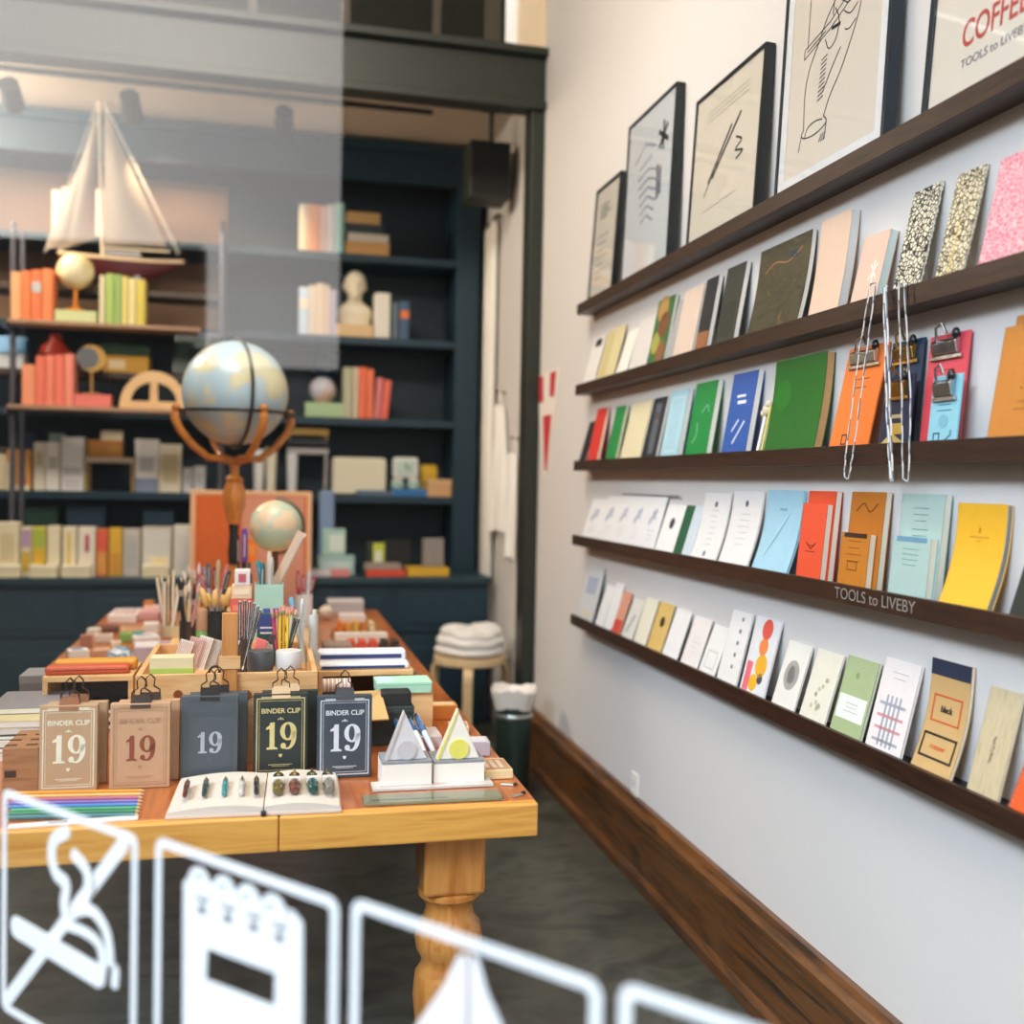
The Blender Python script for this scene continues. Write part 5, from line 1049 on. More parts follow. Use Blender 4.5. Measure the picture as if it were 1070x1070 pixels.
# --- wooden tote in the middle
yt0 = 2.46; xa, xb = on(1, yt0, 141, 760).x, on(1, yt0, 331, 760).x
zt0 = zat(((xa+xb)/2, yt0, 0), 704); D = .46
t = thing('wooden_tote', 'pale wooden caddy with an upright strap post behind the card packs', 'caddy', ((xa+xb)/2, yt0, TZ+.0008)); w = xb-xa; h = zt0-TZ
m_tote = wood('tote_wood', '#d29a5e', '#e3b37a', .5, 0, scale=5, bump=.05)
zm = h*.80
B().box(-w/2, w/2, 0, .012, h*.74, h).box(-w/2, w/2, .001, .012, 0, h*.725).build('front_panel', m_tote, t, bevel=.001)
B().box(-w/2, w/2, D-.012, D, 0, h).build('rear_panel', m_tote, t, bevel=.001)
for q in (-1, 1): B().box(q*(w/2-.006)-.006, q*(w/2-.006)+.006, .0125, D-.0125, 0, h).build('side_panel', m_tote, t)
B().box(-w/2+.013, w/2-.013, .013, D-.013, h-.065, h-.055).build('inner_floor', m_tote, t)
FZ = TZ+.0008+h-.055
xp = on(1, yt0, 240, 700).x-(xa+xb)/2; zp = zat(((xa+xb)/2+xp, yt0, 0), 640)-TZ
B().box(xp-.018, xp+.018, -.011, -.0005, h*.5, zp).build('upright_post', wood('orange_post', '#b06c30', '#cf8a48', .45, 2), t, bevel=.003); B().box(xp-.024, xp+.024, -.014, -.0113, h+.012, h+.042).build('post_collar', m_tote, t, bevel=.001)
for px in (186, 258): 
    q = on(1, yt0, px, 726); B().cyl((q.x-(xa+xb)/2, -.003, q.z-TZ), (q.x-(xa+xb)/2, .0, q.z-TZ), .010, n=20).build('rivet', M('#a9622c', .3, .6), t)
def fp(px, Y): return on(1, Y, px, 700).x                       # column at depth Y
# things inside the tote, standing on its floor
def up(px, Y, yt, z): return fp(px, Y), zat((fp(px, Y), Y, 0), yt)-z
def tin(name, label, cat, x0, x1, yt, Y, z, body, cap=None, capf=.35, glass=False, n=24, group=None, band=None):
    a, b1 = fp(x0, Y), fp(x1, Y); r = (b1-a)/2; h = zat(((a+b1)/2, Y, 0), yt)-z
    t = thing(name, label, cat, ((a+b1)/2, Y+r, z+.0008), group=group)
    hb = h*(1-capf) if cap else h
    m = pane_mat('jar_glass') if glass else M(body, .35)
    if cap or glass is False and cap is None and name.endswith('cup') is False: B().lathe([(r*.92, 0), (r, h*.03), (r, hb*.97), (r*.9, hb)], n=n).build('body', m, t, True)
    else: B().lathe([(r*.9, 0), (r, h), (r*.93, h), (r*.84, h*.04)], n=n).build('body', m, t, True)
    if glass: B().lathe([(r*.85, .004), (r*.88, hb*.55)], n=n).build('contents', M(body, .6, var=.3, scale=90), t)
    if cap: B().lathe([(r*.96, hb+.0004), (r*1.0, hb+.004), (r*1.0, h-.003), (r*.95, h)], n=n).build('lid', M(cap, .35), t, True)
    if band: B().lathe([(r*1.005, hb*.15), (r*1.005, hb*.7)], n=n).build('label', M(band, .6), t)
    return t
tin('glass_jar', 'small glass jar with a dark printed lid in the tote', 'jar', 258, 286, 682, 2.50, FZ, '#c9c4bc', '#4d5052', .5, True)
tin('glass_jar', 'small glass jar with a clear white lid in the tote', 'jar', 288, 316, 682, 2.50, FZ, '#d9d2c6', '#d6d3cd', .45, True)
t = tblock('paper_pad', 'lime and cream paper pad in the tote behind the copper pack', 'pad', 153, 200, 733, 692, .05, '#d9c89a', z=FZ, face=[(0, 1, 0, .72, '#a8bb4e'), (.3, .6, .05, .2, '#2a2c1f')])
t.location.y = 2.482
t = thing('paper_cone', 'small white paper cone beside the strap post', 'cone', (fp(267-3, 2.49)-.03, 2.495, FZ+.0006)); B().cyl((0, 0, 0), (0, 0, .045), .022, .002, n=4).build('cone', M('#eeeae2', .7), t)
# riser shelves beside the tote
def riser(label, x0, x1, Y, ytop, depth):
    a, b1 = fp(x0, Y), fp(x1, Y); h = zat(((a+b1)/2, Y, 0), ytop)-TZ; w = b1-a
    t = thing('wooden_riser', label, 'riser', ((a+b1)/2, Y, TZ+.0008), group='wooden risers beside the tote')
    B().box(-w/2, w/2, 0, depth, h-.014, h).build('top_board', m_pine, t, bevel=.001)
    for q in (-1, 1): B().box(q*(w/2-.006)-.006, q*(w/2-.006)+.006, .004, depth, 0, h-.0145).build('side_board', m_pine, t)
    B().box(-w/2+.0125, w/2-.0125, depth-.01, depth, 0, h-.0145).build('rear_board', m_brown, t)
    return t, TZ+.0008+h, (a+b1)/2, w
tL, RZL, rxl, rwl = riser('pale wooden riser with a dark opening at the outer side of the tote', 44, 139, 2.82, 707, .2)
tR, RZR, rxr, rwr = riser('pale wooden riser under the blue and white cases', 333, 432, 2.86, 701, .2)
for i, (c, l) in enumerate((('#c9552f', 'red-orange pencil case lying on the outer riser'), ('#e2a02f', 'amber pencil case lying behind the red-orange one on the riser'))):
    t = thing('pencil_case', l, 'pencil case', (rxl-.005+.012*i, 2.84+.055*i, RZL+.0006), (0, 0, .03), 'pencil cases on the outer riser')
    B().box(-rwl*.47, rwl*.47, 0, .05, 0, .022+.006*i).build('pouch', M(c, .5), t, bevel=.009, seg=3); B().box(-rwl*.43, rwl*.43, -.0008, .0006, .011, .0125).build('zipper', M('#4a1f1a' if i == 0 else '#a9701f', .5), t)
for i, (zz, dy, l) in enumerate(((0, 0, 'blue and white long case lying lower on the riser'), (0, .075, 'blue and white long case behind the lower one on the riser'))):
    t = thing('long_case', l, 'pencil case', (rxr-.002, 2.872+dy, RZR+.0006), (0, 0, -.01), 'blue and white cases on the riser')
    B().box(-rwr*.48, rwr*.47, 0, .06, 0, .018+.022*i).build('body', M('#e9ebee', .45), t, bevel=.007, seg=3); B().box(-rwr*.46, rwr*.42, -.0008, .0008, [.003, .018][i], [.011, .030][i]).build('blue_side', M('#27376e', .5), t)
# inside the risers
for i, (c, l) in enumerate((('#232728', 'black folder inside the outer riser opening'), ('#c9a272', 'kraft folder inside the outer riser opening'), ('#2f4a44', 'dark green folder inside the outer riser opening'))):
    t = thing('folder', l, 'folder', (rxl-.02+.01*i, 2.835+.01*i, TZ+.001+.018*i), (0, 0, 0), 'folders in the riser'); B().box(-rwl*.34, rwl*.36, 0, .15, 0, .015).build('cover', M(c, .5), t, bevel=.001); B().box(-rwl*.33, rwl*.35, -.0004, .0006, .003, .012).build('pages', m_paper, t)
a = fp(352, 2.6)
t = thing('striped_roll', 'rolled striped paper band under the riser edge', 'paper roll', (a, 2.60, TZ+.0005)); 
zr = zat((a, 2.6, 0), 724)-TZ; B().box(-.034, .034, .0, .018, 0, zr-.001).build('support_box', M('#39434c', .6), t); B().cyl((-.034, .009, zr+.017), (.034, .009, zr+.017), .017, n=24).build('roll', ramp_mat('stripes', ['#e9e2d4', '#3a3a5c', '#d8a04a', '#e9e2d4', '#b0506a', '#e9e2d4'], .6, 16, (1, 0, 0), 'wave', detail=0, lohi=(.05, .95)), t, True)
# --- right of the tote: kraft envelope, dark boxes, mint pad
tblock('dark_green_box', 'dark green-black box behind the navy grey card pack', 'box', 386, 432, 778, 739, .06, '#26332f', bev=.002, lid=('#2c3a35', .2))
tblock('black_pouch', 'black pouch lying on the dark green-black box', 'pouch', 398, 430, 741, 723, .05, '#1b1d1e', z=.848, bev=.006)
t = thing('kraft_envelope', 'kraft envelope leaning over behind the navy grey pack', 'envelope', (fp(388, 2.5), 2.5, .842), (-1.1, 0, .1)); B().box(-.045, .045, 0, .004, 0, .11).build('body', M('#c9a66a', .6), t); B().xz([(-.045, .11), (.045, .11), (0, .06)], -.0012, -.0002).build('flap', M('#bd9a5e', .6), t)
ps = tblock('pad_stand', 'low pine block under the mint green pad', 'stand', 404, 452, 762, 724, .09, m_pine)
t = tblock('mint_pad', 'mint green long pad lying on a pine block by the table edge', 'pad', 394, 451, 724, 713, .09, '#a9d8ba', z=TZ+ps['hh']+.001, lid=('#b4e2c4', .3), top=[(.05, .3, .1, .9, '#c3d6e4')])
tblock('low_pad_box', 'low wooden tray at the table edge with an orange rim', 'tray', 450, 478, 752, 738, .06, '#d98a3a', rot=-.05, top=[(.1, .9, .15, .85, '#efd9a8')])
# --- acrylic prisms on white boxes, front right
def prism_stand(label, x0, x1, yb, ym, xt, yt, col, boxl, tint):
    A, C2 = tp(x0, yb), tp(x1, yb); y = (A.y+C2.y)/2; a, b1 = on(1, y, x0, yb).x, on(1, y, x1, yb).x; w = b1-a
    hb = zat(((a+b1)/2, y, 0), ym+6)-TZ; D = .085
    t = thing('note_block', boxl, 'box', ((a+b1)/2, y, TZ+.0008), group='white note blocks')
    B().box(-w/2, w/2, 0, D, 0, hb-.006).build('paper_block', M('#f1ece0', .7, var=.03, scale=200), t, bevel=.001); B().box(-w/2, w/2, 0, D, hb-.0057, hb).build('top_sheet', M('#8f9296', .6), t)
    xt_ = on(1, y+.03, xt, yt); ht = xt_.z-(TZ+hb)-.002; xc = xt_.x-(a+b1)/2
    p = thing('acrylic_triangle', label, 'set square', ((a+b1)/2, y+.012, TZ+hb+.0016), group='triangles on the note blocks'); hw = w*.46
    B().xz([(-hw*.95, 0), (hw*.9, 0), (xc*.6, ht)], 0, .02).build('plate', M(col, .25, coat=.5, trans=.0, var=.03), p, bevel=.0015)
    B().xz([(-hw*.95, 0), (-hw*.83, 0), (xc*.6, ht*.94), (xc*.6, ht)], -.003, -.0003).build('edge', M(tint, .3), p)
    B().cyl((0, -.004, ht*.20), (0, -.0006, ht*.20), hw*.42, n=28).build('disc', M(tint, .35), p)
prism_stand('grey-white triangular set square on a white note block', 399, 451, 824, 790, 419, 741, '#dcd8d6', 'white note block under the grey-white triangle', '#cbc6c6')
prism_stand('cream and yellow triangular set square on a white note block', 453, 506, 820, 789, 476, 739, '#f7f1e0', 'white note block under the yellow-edged triangle', '#e8e06a')
# bagged rulers before the blocks
for (x0, x1, y0, y1, c, l, ed) in ((388, 518, 829, 818, '#e6dfd4', 'clear bag with a pale ruler lying before the note blocks', '#c9a08a'), (379, 527, 844, 832, '#85876c', 'clear bag with olive rulers lying along the table front', '#5d6452')):
    P, Q = tp(x0, y0), tp(x1, (y0+y1)/2-1); d = Q-P
    t = thing('ruler_bag', l, 'packet', (P.x, P.y, TZ+.0007), (0, 0, math.atan2(d.y, d.x)), 'bagged rulers')
    dd = abs(tp(450, y1).y-tp(450, y0).y)*.85
    B().box(.004, d.length-.004, .004, dd-.004, .0008, .006).build('ruler', M(c, .4, var=.45, scale=18), t); B().box(.02, d.length*.6, dd*.3, dd*.4, .006, .0065).build('markings', M(ed, .5), t)
    B().box(0, d.length, 0, dd, 0, .008).build('bag', pane_mat('clear_bag', ior=1.4, rough=.08), t)
# metal clips and small box at the right table edge
for i, (px, py, l) in enumerate(((541, 832, 'small metal clip nearest the table corner'), (531, 821, 'small metal clip farther from the table corner'))):
    P = tp(px, py); t = thing('metal_clip', l, 'clip', (P.x, P.y, TZ+.0006), (0, 0, .5-.9*i), 'metal clips by the corner'); B().box(-.016, .012, -.005, .005, 0, .004).build('body', M('#d8d4cc', .25, .8), t, bevel=.001); B().cyl((.012, 0, .004), (.02, 0, .004), .0035, n=10).build('end_cap', m_black, t)
tblock('small_wood_box', 'small pale wooden box near the right table corner'.replace('right ', ''), 'box', 507, 536, 814, 805, .10, '#e8cf9e', top=[(.05, .95, .05, .9, '#b58a6a'), (.1, .25, .2, .8, '#d9c4b4'), (.35, .5, .2, .8, '#d9c4b4'), (.6, .75, .2, .8, '#d9c4b4')])
# marker pens standing between the triangles
for i, (px, c, cc, l) in enumerate(((432, '#2a5f8f', '#dfe8ee', 'blue marker pen between the two triangles'), (440, '#3f9a6a', '#e4ede4', 'green marker pen between the two triangles'), (448, '#1f5f90', '#e9eef0', 'deep blue marker pen between the two triangles'), (458, '#4a6f9a', '#cfd8e4', 'steel blue marker pen beside the yellow-edged triangle'))):
    P = tp(px, 790); A = math.radians(20)
    q = pen(l, (P.x-.01, 2.46, TZ+.008), .18, .15, .0075, cc, c, '#dfe3e6', 'markers between the triangles', 'marker_pen', lift=.42)
t = tblock('marker_rest', 'coral and grey ramp box that carries the marker pens', 'box', 424, 462, 782, 770, .10, '#c9b9b4', bev=.002)
# ---------------------------------------------------------------- middle and far part of the table
# central wooden display block with cups
YD0 = 2.98
xa2, xb2 = fp(165, YD0), fp(330, YD0); DZ = .90
t = thing('display_block', 'long low wooden plinth in the middle of the table under the cups', 'plinth', ((xa2+xb2)/2, YD0, TZ+.0008)); w = xb2-xa2
B().box(-w/2, w/2, 0, 1.3, 0, DZ-TZ-.0108).build('body', m_brown, t, bevel=.002); B().box(-w/2-.005, w/2+.005, -.005, 1.305, DZ-TZ-.0105, DZ-TZ-.0008).build('top_board', m_pine, t, bevel=.001)
def cup(label, x0, x1, yt, Y, z, c, name='pen_cup', band=None, glass=False, group=None): 
    a, b1 = fp(x0, Y), fp(x1, Y); r = (b1-a)/2; h = zat(((a+b1)/2, Y, 0), yt)-z
    t = thing(name, label, 'cup', ((a+b1)/2, Y+r, z+.0006), group=group)
    B().lathe([(r*.92, 0), (r, h*.02), (r, h), (r*.94, h), (r*.9, h*.05)], n=28).build('body', pane_mat('cup_glass') if glass else M(c, .4), t, True)
    if band: B().lathe([(r*1.006, h*.45), (r*1.006, h*.85)], n=28).build('label', M(band, .5), t)
    return [(a+b1)/2, Y+r, z+h*.06, r, h, 0]
def orient(d):
    z = d.normalized(); x = Vector((0, 1, 0)).cross(z).normalized(); y = z.cross(x)
    return Matrix((( x.x, y.x, z.x), (x.y, y.y, z.y), (x.z, y.z, z.z))).to_euler()
def stick(label, cupd, px, yt, r, kind, c, c2='#e8c84a', group=None, name='pencil', cat=None, flat=1.):
    """a tool standing in a cup, its head at picture column px and row yt"""
    cx, cy, z, cr, ch, ix = cupd; cupd[5] += 1
    sp = {'knob': 1.3, 'pencil': 2.3, 'straw': 2.2, 'brush': 2.3, 'flat': 2.0}.get(kind, 2.7)*r
    sp = min(sp, 1.5*cr/6) if kind == 'knob' else sp
    lane = max(-.8*cr, min(.8*cr, ((ix+1)//2)*sp*(1 if ix % 2 else -1)))     # each tool in a plane of its own
    cy = cy+lane; ch_ = math.sqrt(max(1e-6, (.84*cr)**2-lane*lane))-min(r, .4*cr)*.8
    ch_ = max(.001, ch_)
    hz = zat((fp(px, cy), cy, 0), yt); hx = fp(px, cy); rim = cx+max(-ch_, min(ch_, hx-cx)); zr = z+ch
    f = ch/max(.02, hz-zr); bx = cx+max(-ch_, min(ch_, rim-(hx-rim)*f-cx))
    base = Vector((bx, cy, z+.003+r)); top = Vector((hx, cy, hz))
    d = top-base; L = d.length; rot = orient(d)
    t = thing(name, label, cat or name.replace('_', ' '), base, rot, group)
    if kind == 'pencil':
        B().cyl((0, 0, 0), (0, 0, L*.86), r, n=6).build('barrel', M(c, .35, coat=.3), t); B().cyl((0, 0, L*.86), (0, 0, L*.92), r*1.05, n=12).build('ferrule', M('#c9b47a', .3, .9), t); B().cyl((0, 0, L*.92), (0, 0, L), r, n=12).build('eraser', M(c2, .7), t)
    elif kind == 'brush':
        B().tube([(0, 0, 0), (0, 0, L*.3), (0, 0, L*.7)], [r*.5, r, r*.7], 10).build('handle', M(c, .35), t, True); B().cyl((0, 0, L*.7), (0, 0, L*.8), r*.8, n=12).build('ferrule', M('#c9c4ba', .3, .9), t); B().lathe([(r*.75, L*.8), (r*1.1, L*.88), (r*.15, L)], n=12).build('bristles', M(c2, .8), t, True)
    elif kind == 'knob':
        B().cyl((0, 0, 0), (0, 0, L*.7), r*.5, n=10).build('shaft', M('#4a4038', .4), t); B().lathe([(r*.5, L*.7), (r*1.5, L*.76), (r*1.7, L*.86), (r*1.2, L*.97), (r*.3, L)], n=14).build('grip', M(c, .35), t, True)
    elif kind == 'flat':
        B().box(-r, r, -r*.4, r*.4, 0, L-.0855).build('shaft', M('#3a3432', .5), t); B().box(-.025, .025, -r*.6, r*.6, L-.085, L).build('tag_plate', M(c, .5), t, bevel=.001); B().box(-.017, .017, -r*.6-.0006, -r*.6, L-.06, L-.02).build('print', M(c2, .5), t)
    elif kind == 'pen':
        B().lathe([(r*.6, 0), (r, L*.06), (r, L*.62)], n=12).build('barrel', M(c, .3, coat=.3), t, True); B().lathe([(r*1.15, L*.623), (r*1.15, L*.95), (r*.7, L)], n=12).build('cap', M(c2, .3, coat=.3), t, True); B().box(-r*.25, r*.25, -r*1.6, -r*1.2, L*.68, L*.93).build('clip', M('#c9c6c0', .3, .9), t)
    elif kind == 'straw':
        B().cyl((0, 0, 0), (0, 0, L), r, n=10).build('tube', M('#efece6' if c == 'zebra' else c, .5), t, True)
        if c == 'zebra':
            for q in (-1, 1): B().tube([(q*r*.45, -r*.72, .01), (q*r*.45, -r*.72, L-.001)], r*.46, 6).build('dark_stripe', M('#1b1b1f', .5), t)
    return t
# pencil cup in the tote rear
cq = cup('clear glass pencil cup in the tote behind the white-lidded jar', 287, 309, 690, 2.72, FZ, '#cfd6d6', glass=True)
for i, (px, yt, c, c2, l) in enumerate([(283, 636, '#b8305a', '#e8a08a', 'crimson pencil in the glass pencil cup'), (288, 637, '#e6b0a4', '#ee8a7a', 'pink pencil in the glass pencil cup'), (292, 634, '#e8c02e', '#ee8f86', 'yellow pencil with pink eraser, outer one in the glass cup'), (296, 633, '#eab818', '#f0a090', 'yellow pencil, tallest in the glass cup'), (300, 635, '#e9c832', '#ef9a8a', 'yellow pencil closest to the striped one'), (305, 634, '#e6dccb', '#ef8f80', 'cream pencil with pink eraser in the glass cup'), (309, 637, '#2f3a30', '#e9a690', 'black-green pencil in the glass cup')]):
    stick(l, cq, px, yt, .0038, 'pencil', c, c2, 'pencils in the glass cup')
stick('zebra striped stick in the glass pencil cup', cq, 311, 646, .0048, 'straw', 'zebra', name='striped_stick', cat='stick')
cq = cup('clear tall tube of the tote beside the pencils', 311, 321, 648, 2.78, FZ, '#d8dcda', 'tall_tube', glass=True)
stick('light blue pen leaning in the clear tall tube', cq, 303, 624, .007, 'pen', '#cfe0e6', '#6fa6c0', name='marker_pen', cat='pen'); stick('white pen in the clear tall tube', cq, 315, 626, .005, 'pen', '#e8e8e4', '#d8dcdc', name='marker_pen', cat='pen')
cq = cup('grey-white tall tube at the corner of the tote', 322, 332, 643, 2.80, FZ, '#cfd0c8', 'tall_tube'); stick('cream tube stick in the grey-white tall tube', cq, 328, 637, .006, 'straw', '#ded8c8', name='paper_tube', cat='tube')
cq = cup('dark short cup with zebra straws behind the strap post', 246, 262, 668, 2.74, FZ, '#3a2f2a')
for i, (px, yt) in enumerate(((250, 628), (255, 627), (260, 628), (265, 630), (269, 633), (272, 637))):
    stick('black and white striped paper straw in the dark short cup', cq, px, yt, .0042, 'straw', 'zebra', group='striped paper straws', name='paper_straw', cat='straw')
# navy packet and mint tin behind
t = tblock('navy_packet', 'navy packet with white lettering lines before the mint tin', 'packet', 269, 296, 690, 642, .03, '#1f3f4c', z=FZ, face=[(.1, .75, .70, .74, '#e4e9e6'), (.1, .6, .80, .95, '#3a58a0'), (.1, .7, .60, .63, '#dfe4e1')]) if False else None
Y = 2.86; a, b1 = fp(268, Y), fp(297, Y); h = zat(((a+b1)/2, Y, 0), 641)-FZ
t = thing('navy_packet', 'dark green-navy packet standing before the mint tin', 'packet', ((a+b1)/2, Y-.012, FZ+.001)); w = b1-a
B().box(-w/2, w/2, 0, .02, 0, h).build('body', M('#17403c', .5), t, bevel=.002); B().box(-w*.46, w*.2, -.001, .0004, h*.66, h*.98).build('label', M('#2b3f7c', .5), t); B().box(-w*.38, w*.1, -.0016, -.0008, h*.72, h*.75).box(-w*.38, w*.05, -.0016, -.0008, h*.62, h*.65).box(-w*.46, w*.44, -.0016, .0004, h*.44, h*.465).build('lettering_line', M('#e4e8ea', .5), t)
Y = 3.05; a, b1 = fp(265, Y), fp(295, Y); h = zat(((a+b1)/2, Y, 0), 611)-DZ; w = b1-a
t = thing('mint_tin', 'square mint green tin with a blue label holding a wooden ruler', 'tin', ((a+b1)/2, Y, DZ+.0006))
B().box(-w/2, w/2, 0, .004, 0, h).box(-w/2, w/2, .076, .08, 0, h).box(-w/2, -w/2+.004, .004, .076, 0, h).box(w/2-.004, w/2, .004, .076, 0, h).box(-w/2+.004, w/2-.004, .004, .076, 0, .004).build('body', M('#a9cdb8', .4), t)
B().box(-w*.2, w*.36, -.001, .0004, h*.52, h*.68).build('label', M('#39579c', .5), t)
P = on(1, Y+.04, 316, 556); Q = on(1, Y+.04, 287, 612); d = (P-Q).normalized(); Q = Q-d*.05; Q.z = max(Q.z, DZ+.008)
t = thing('wooden_ruler', 'pale wooden ruler leaning diagonally out of the mint tin', 'ruler', Q, orient(P-Q)); L = (P-Q).length
B().box(-.014, .014, -.003, .003, 0, L).build('blade', M('#d9bda4', .5), t); B().box(.009, .0138, -.0034, -.003, L*.1, L*.95).build('scale_marks', M('#a98a70', .6), t)
cupt = [(a+b1)/2, Y+.04, DZ+.006, .036, h, 1]
for (px, yt, c, c2, l) in ((268, 586, '#1f6f78', '#2a8f98', 'teal pen standing in the mint tin'), (273, 588, '#22505c', '#1d6a78', 'dark teal pen standing in the mint tin'), (280, 576, '#e9e2d0', '#d9c9a8', 'cream pen standing in the mint tin'), (282, 582, '#d8d4cc', '#c9c4bc', 'grey-white pen standing in the mint tin')):
    stick(l, cupt, px, yt, .0065, 'pen', c, c2, 'pens in the mint tin', 'marker_pen', 'pen')
# coral and cream boxes next to the tin
Y = 3.06
def dblock(name, label, cat, x0, x1, y0, y1, Y, depth, c, **k):
    z = zat((fp((x0+x1)/2, Y), Y, 0), y1)
    a, b1 = fp(x0, Y), fp(x1, Y); h = zat(((a+b1)/2, Y, 0), y0)-z; w = b1-a
    t = thing(name, label, cat, ((a+b1)/2, Y, z), (0, 0, k.get('rot', 0)), k.get('group')); B().box(-w/2, w/2, 0, depth, .0006, h).build('body', M(c, .5), t, bevel=.002)
    for (u0, u1, v0, v1, cc) in k.get('face', ()): B().box(-w/2+u0*w, -w/2+u1*w, -.001, .0004, v0*h, v1*h).build('label', M(cc, .5), t)
    return z
zz = DZ
for (x0, x1, yt, c, l, face) in ((239, 263, 642, '#b06a58', 'brown-red box at the bottom of the small box stack', []), (240, 263, 626, '#e2604f', 'coral box in the middle of the small box stack', [(.1, .9, .2, .6, '#ee8a70')]), (241, 262, 612, '#eecba4', 'cream box third up in the small box stack', [(.1, .9, .3, .7, '#f0dcc0')]), (244, 260, 596, '#e9e0dc', 'white box with a pink print topmost of the small box stack', [(.25, .75, .2, .75, '#c05a66')])):
    a, b1 = fp(x0, Y), fp(x1, Y); z1 = zat(((a+b1)/2, Y, 0), yt); w = b1-a
    t = thing('small_box', l, 'box', ((a+b1)/2, Y, zz+.0006), group='small box stack'); B().box(-w/2, w/2, 0, .07, 0, z1-zz-.001).build('body', M(c, .5), t, bevel=.0015)
    for (u0, u1, v0, v1, cc) in face: B().box(-w/2+u0*w, -w/2+u1*w, -.001, .0004, v0*(z1-zz), v1*(z1-zz)).build('label', M(cc, .5), t)
    zz = z1
# cups of wooden-handled tools and brushes
cq = cup('black cup of wooden-handled tools in the middle of the table', 212, 240, 642, 3.12, DZ, '#191a1c', group='cups on the plinth')
for i, (px, yt, l) in enumerate(((209, 614, 'outermost'), (216, 620, 'second'), (224, 616, 'middle'), (232, 621, 'fourth'), (240, 613, 'innermost'))):
    stick(l+' wooden-handled tool in the black cup', cq, px, yt, .0062, 'knob', '#e2b86a', group='wooden-handled tools', name='wooden_tool', cat='tool')
cq = cup('dark brown cup of brushes beside the black cup', 186, 210, 650, 3.3, DZ, '#33241c', group='cups on the plinth')
for (px, yt, c, c2, l) in ((186, 603, '#17181a', '#24211e', 'black-tipped brush in the dark brown cup'), (192, 612, '#d9b47a', '#e8d8b8', 'beech brush in the dark brown cup'), (197, 606, '#e4cda0', '#efe0c4', 'pale brush in the dark brown cup'), (203, 616, '#5a2a20', '#2c1d18', 'dark red brush in the dark brown cup'), (208, 608, '#c98a8a', '#e0b0aa', 'rose brush in the dark brown cup')):
    stick(l, cq, px, yt, .007, 'brush', c, c2, 'brushes in the dark brown cup', 'paint_brush', 'brush')
cq = cup('cream cup crowded with pale sticks at the plinth edge', 166, 190, 655, 3.5, DZ, '#d9c9a8', group='cups on the plinth')
for i, (px, yt, c) in enumerate(((163, 604, '#efe6d2'), (167, 596, '#e4d4b4'), (171, 608, '#f0ebe0'), (175, 600, '#dcc49a'), (180, 596, '#ece2cc'), (184, 610, '#e0cfa8'), (188, 604, '#f2ede2'))):
    stick('pale wooden stick in the cream cup, %s' % ['leaning furthest outward', 'tan tip', 'shorter white one', 'honey toned', 'tallest', 'short tan one', 'nearest the brushes'][i], cq, px, yt, .0052, 'brush' if i % 2 else 'straw', c, '#e9dcc0', 'pale sticks in the cream cup', 'wooden_stick', 'stick')
cq = cup('grey cup full of mixed pens behind the wooden tools', 212, 236, 622, 3.55, DZ, '#8a8890', group='cups on the plinth')
for (px, yt, c, c2, l) in ((206, 600, '#d98a9a', '#c05a72', 'pink pen in the grey cup'), (211, 592, '#b8b4c4', '#8d87a4', 'lilac-grey pen in the grey cup'), (217, 588, '#c9c9d0', '#5b5f74', 'grey pen with slate cap in the grey cup'), (223, 592, '#b03a40', '#8c2a34', 'crimson pen in the grey cup'), (227, 585, '#e4dccb', '#c9b68c', 'cream pen in the grey cup'), (236, 590, '#e8c9c0', '#d0807a', 'salmon pen in the grey cup'), (239, 596, '#3a3f58', '#23283c', 'navy pen in the grey cup')):
    stick(l, cq, px, yt, .0058, 'pen', c, c2, 'pens in the grey cup', 'marker_pen', 'pen')
cq = cup('black slim cup at the foot of the large globe', 244, 262, 600, 3.8, DZ, '#191b1e', group='cups on the plinth')
cq2 = cup('pale cup of round-tipped brushes behind the dark brown cup', 196, 212, 640, 3.85, DZ, '#c9b49c', group='cups on the plinth')
for (px, yt, c, c2, l) in ((190, 596, '#e9e2d8', '#f2eee8', 'white brush in the pale cup, outermost'), (196, 590, '#c98a8a', '#efd8d4', 'rose-handled brush in the pale cup'), (202, 594, '#2a2a30', '#d9d4cc', 'black-handled brush in the pale cup'), (207, 588, '#b0a8c0', '#e8e2ee', 'lilac brush in the pale cup, tallest'), (214, 595, '#d9c09a', '#f0e6d4', 'sand-handled brush in the pale cup')):
    stick(l, cq2, px, yt, .006, 'brush', c, c2, 'brushes in the pale cup', 'paint_brush', 'brush')
stick('purple-tipped marker in the black slim cup', cq, 254, 552, .009, 'pen', '#2a2430', '#6a3fb0', name='marker_pen', cat='pen')
stick('orange flat tag on a stick in the black slim cup', cq, 260, 563, .005, 'flat', '#ef7f22', '#f29440', name='price_tag', cat='tag'); stick('black marker in the black slim cup', cq, 247, 558, .005, 'pen', '#1c1c20', '#26262a', name='marker_pen', cat='pen')
cq = cup('white cup with red and pale pens past the mint tin', 308, 326, 622, 3.7, DZ, '#e2dcd8', group='cups on the plinth')
for (px, yt, c, c2, l) in ((310, 596, '#b8323c', '#d0484e', 'red pen in the white cup'), (316, 600, '#d9cfd4', '#c94858', 'white pen with a red cap in the white cup'), (322, 597, '#e8e4e4', '#d4d8e0', 'white pen in the white cup'), (327, 602, '#8a2a38', '#a83a48', 'wine red pen in the white cup')):
    stick(l, cq, px, yt, .0065, 'pen', c, c2, 'pens in the white cup', 'marker_pen', 'pen')
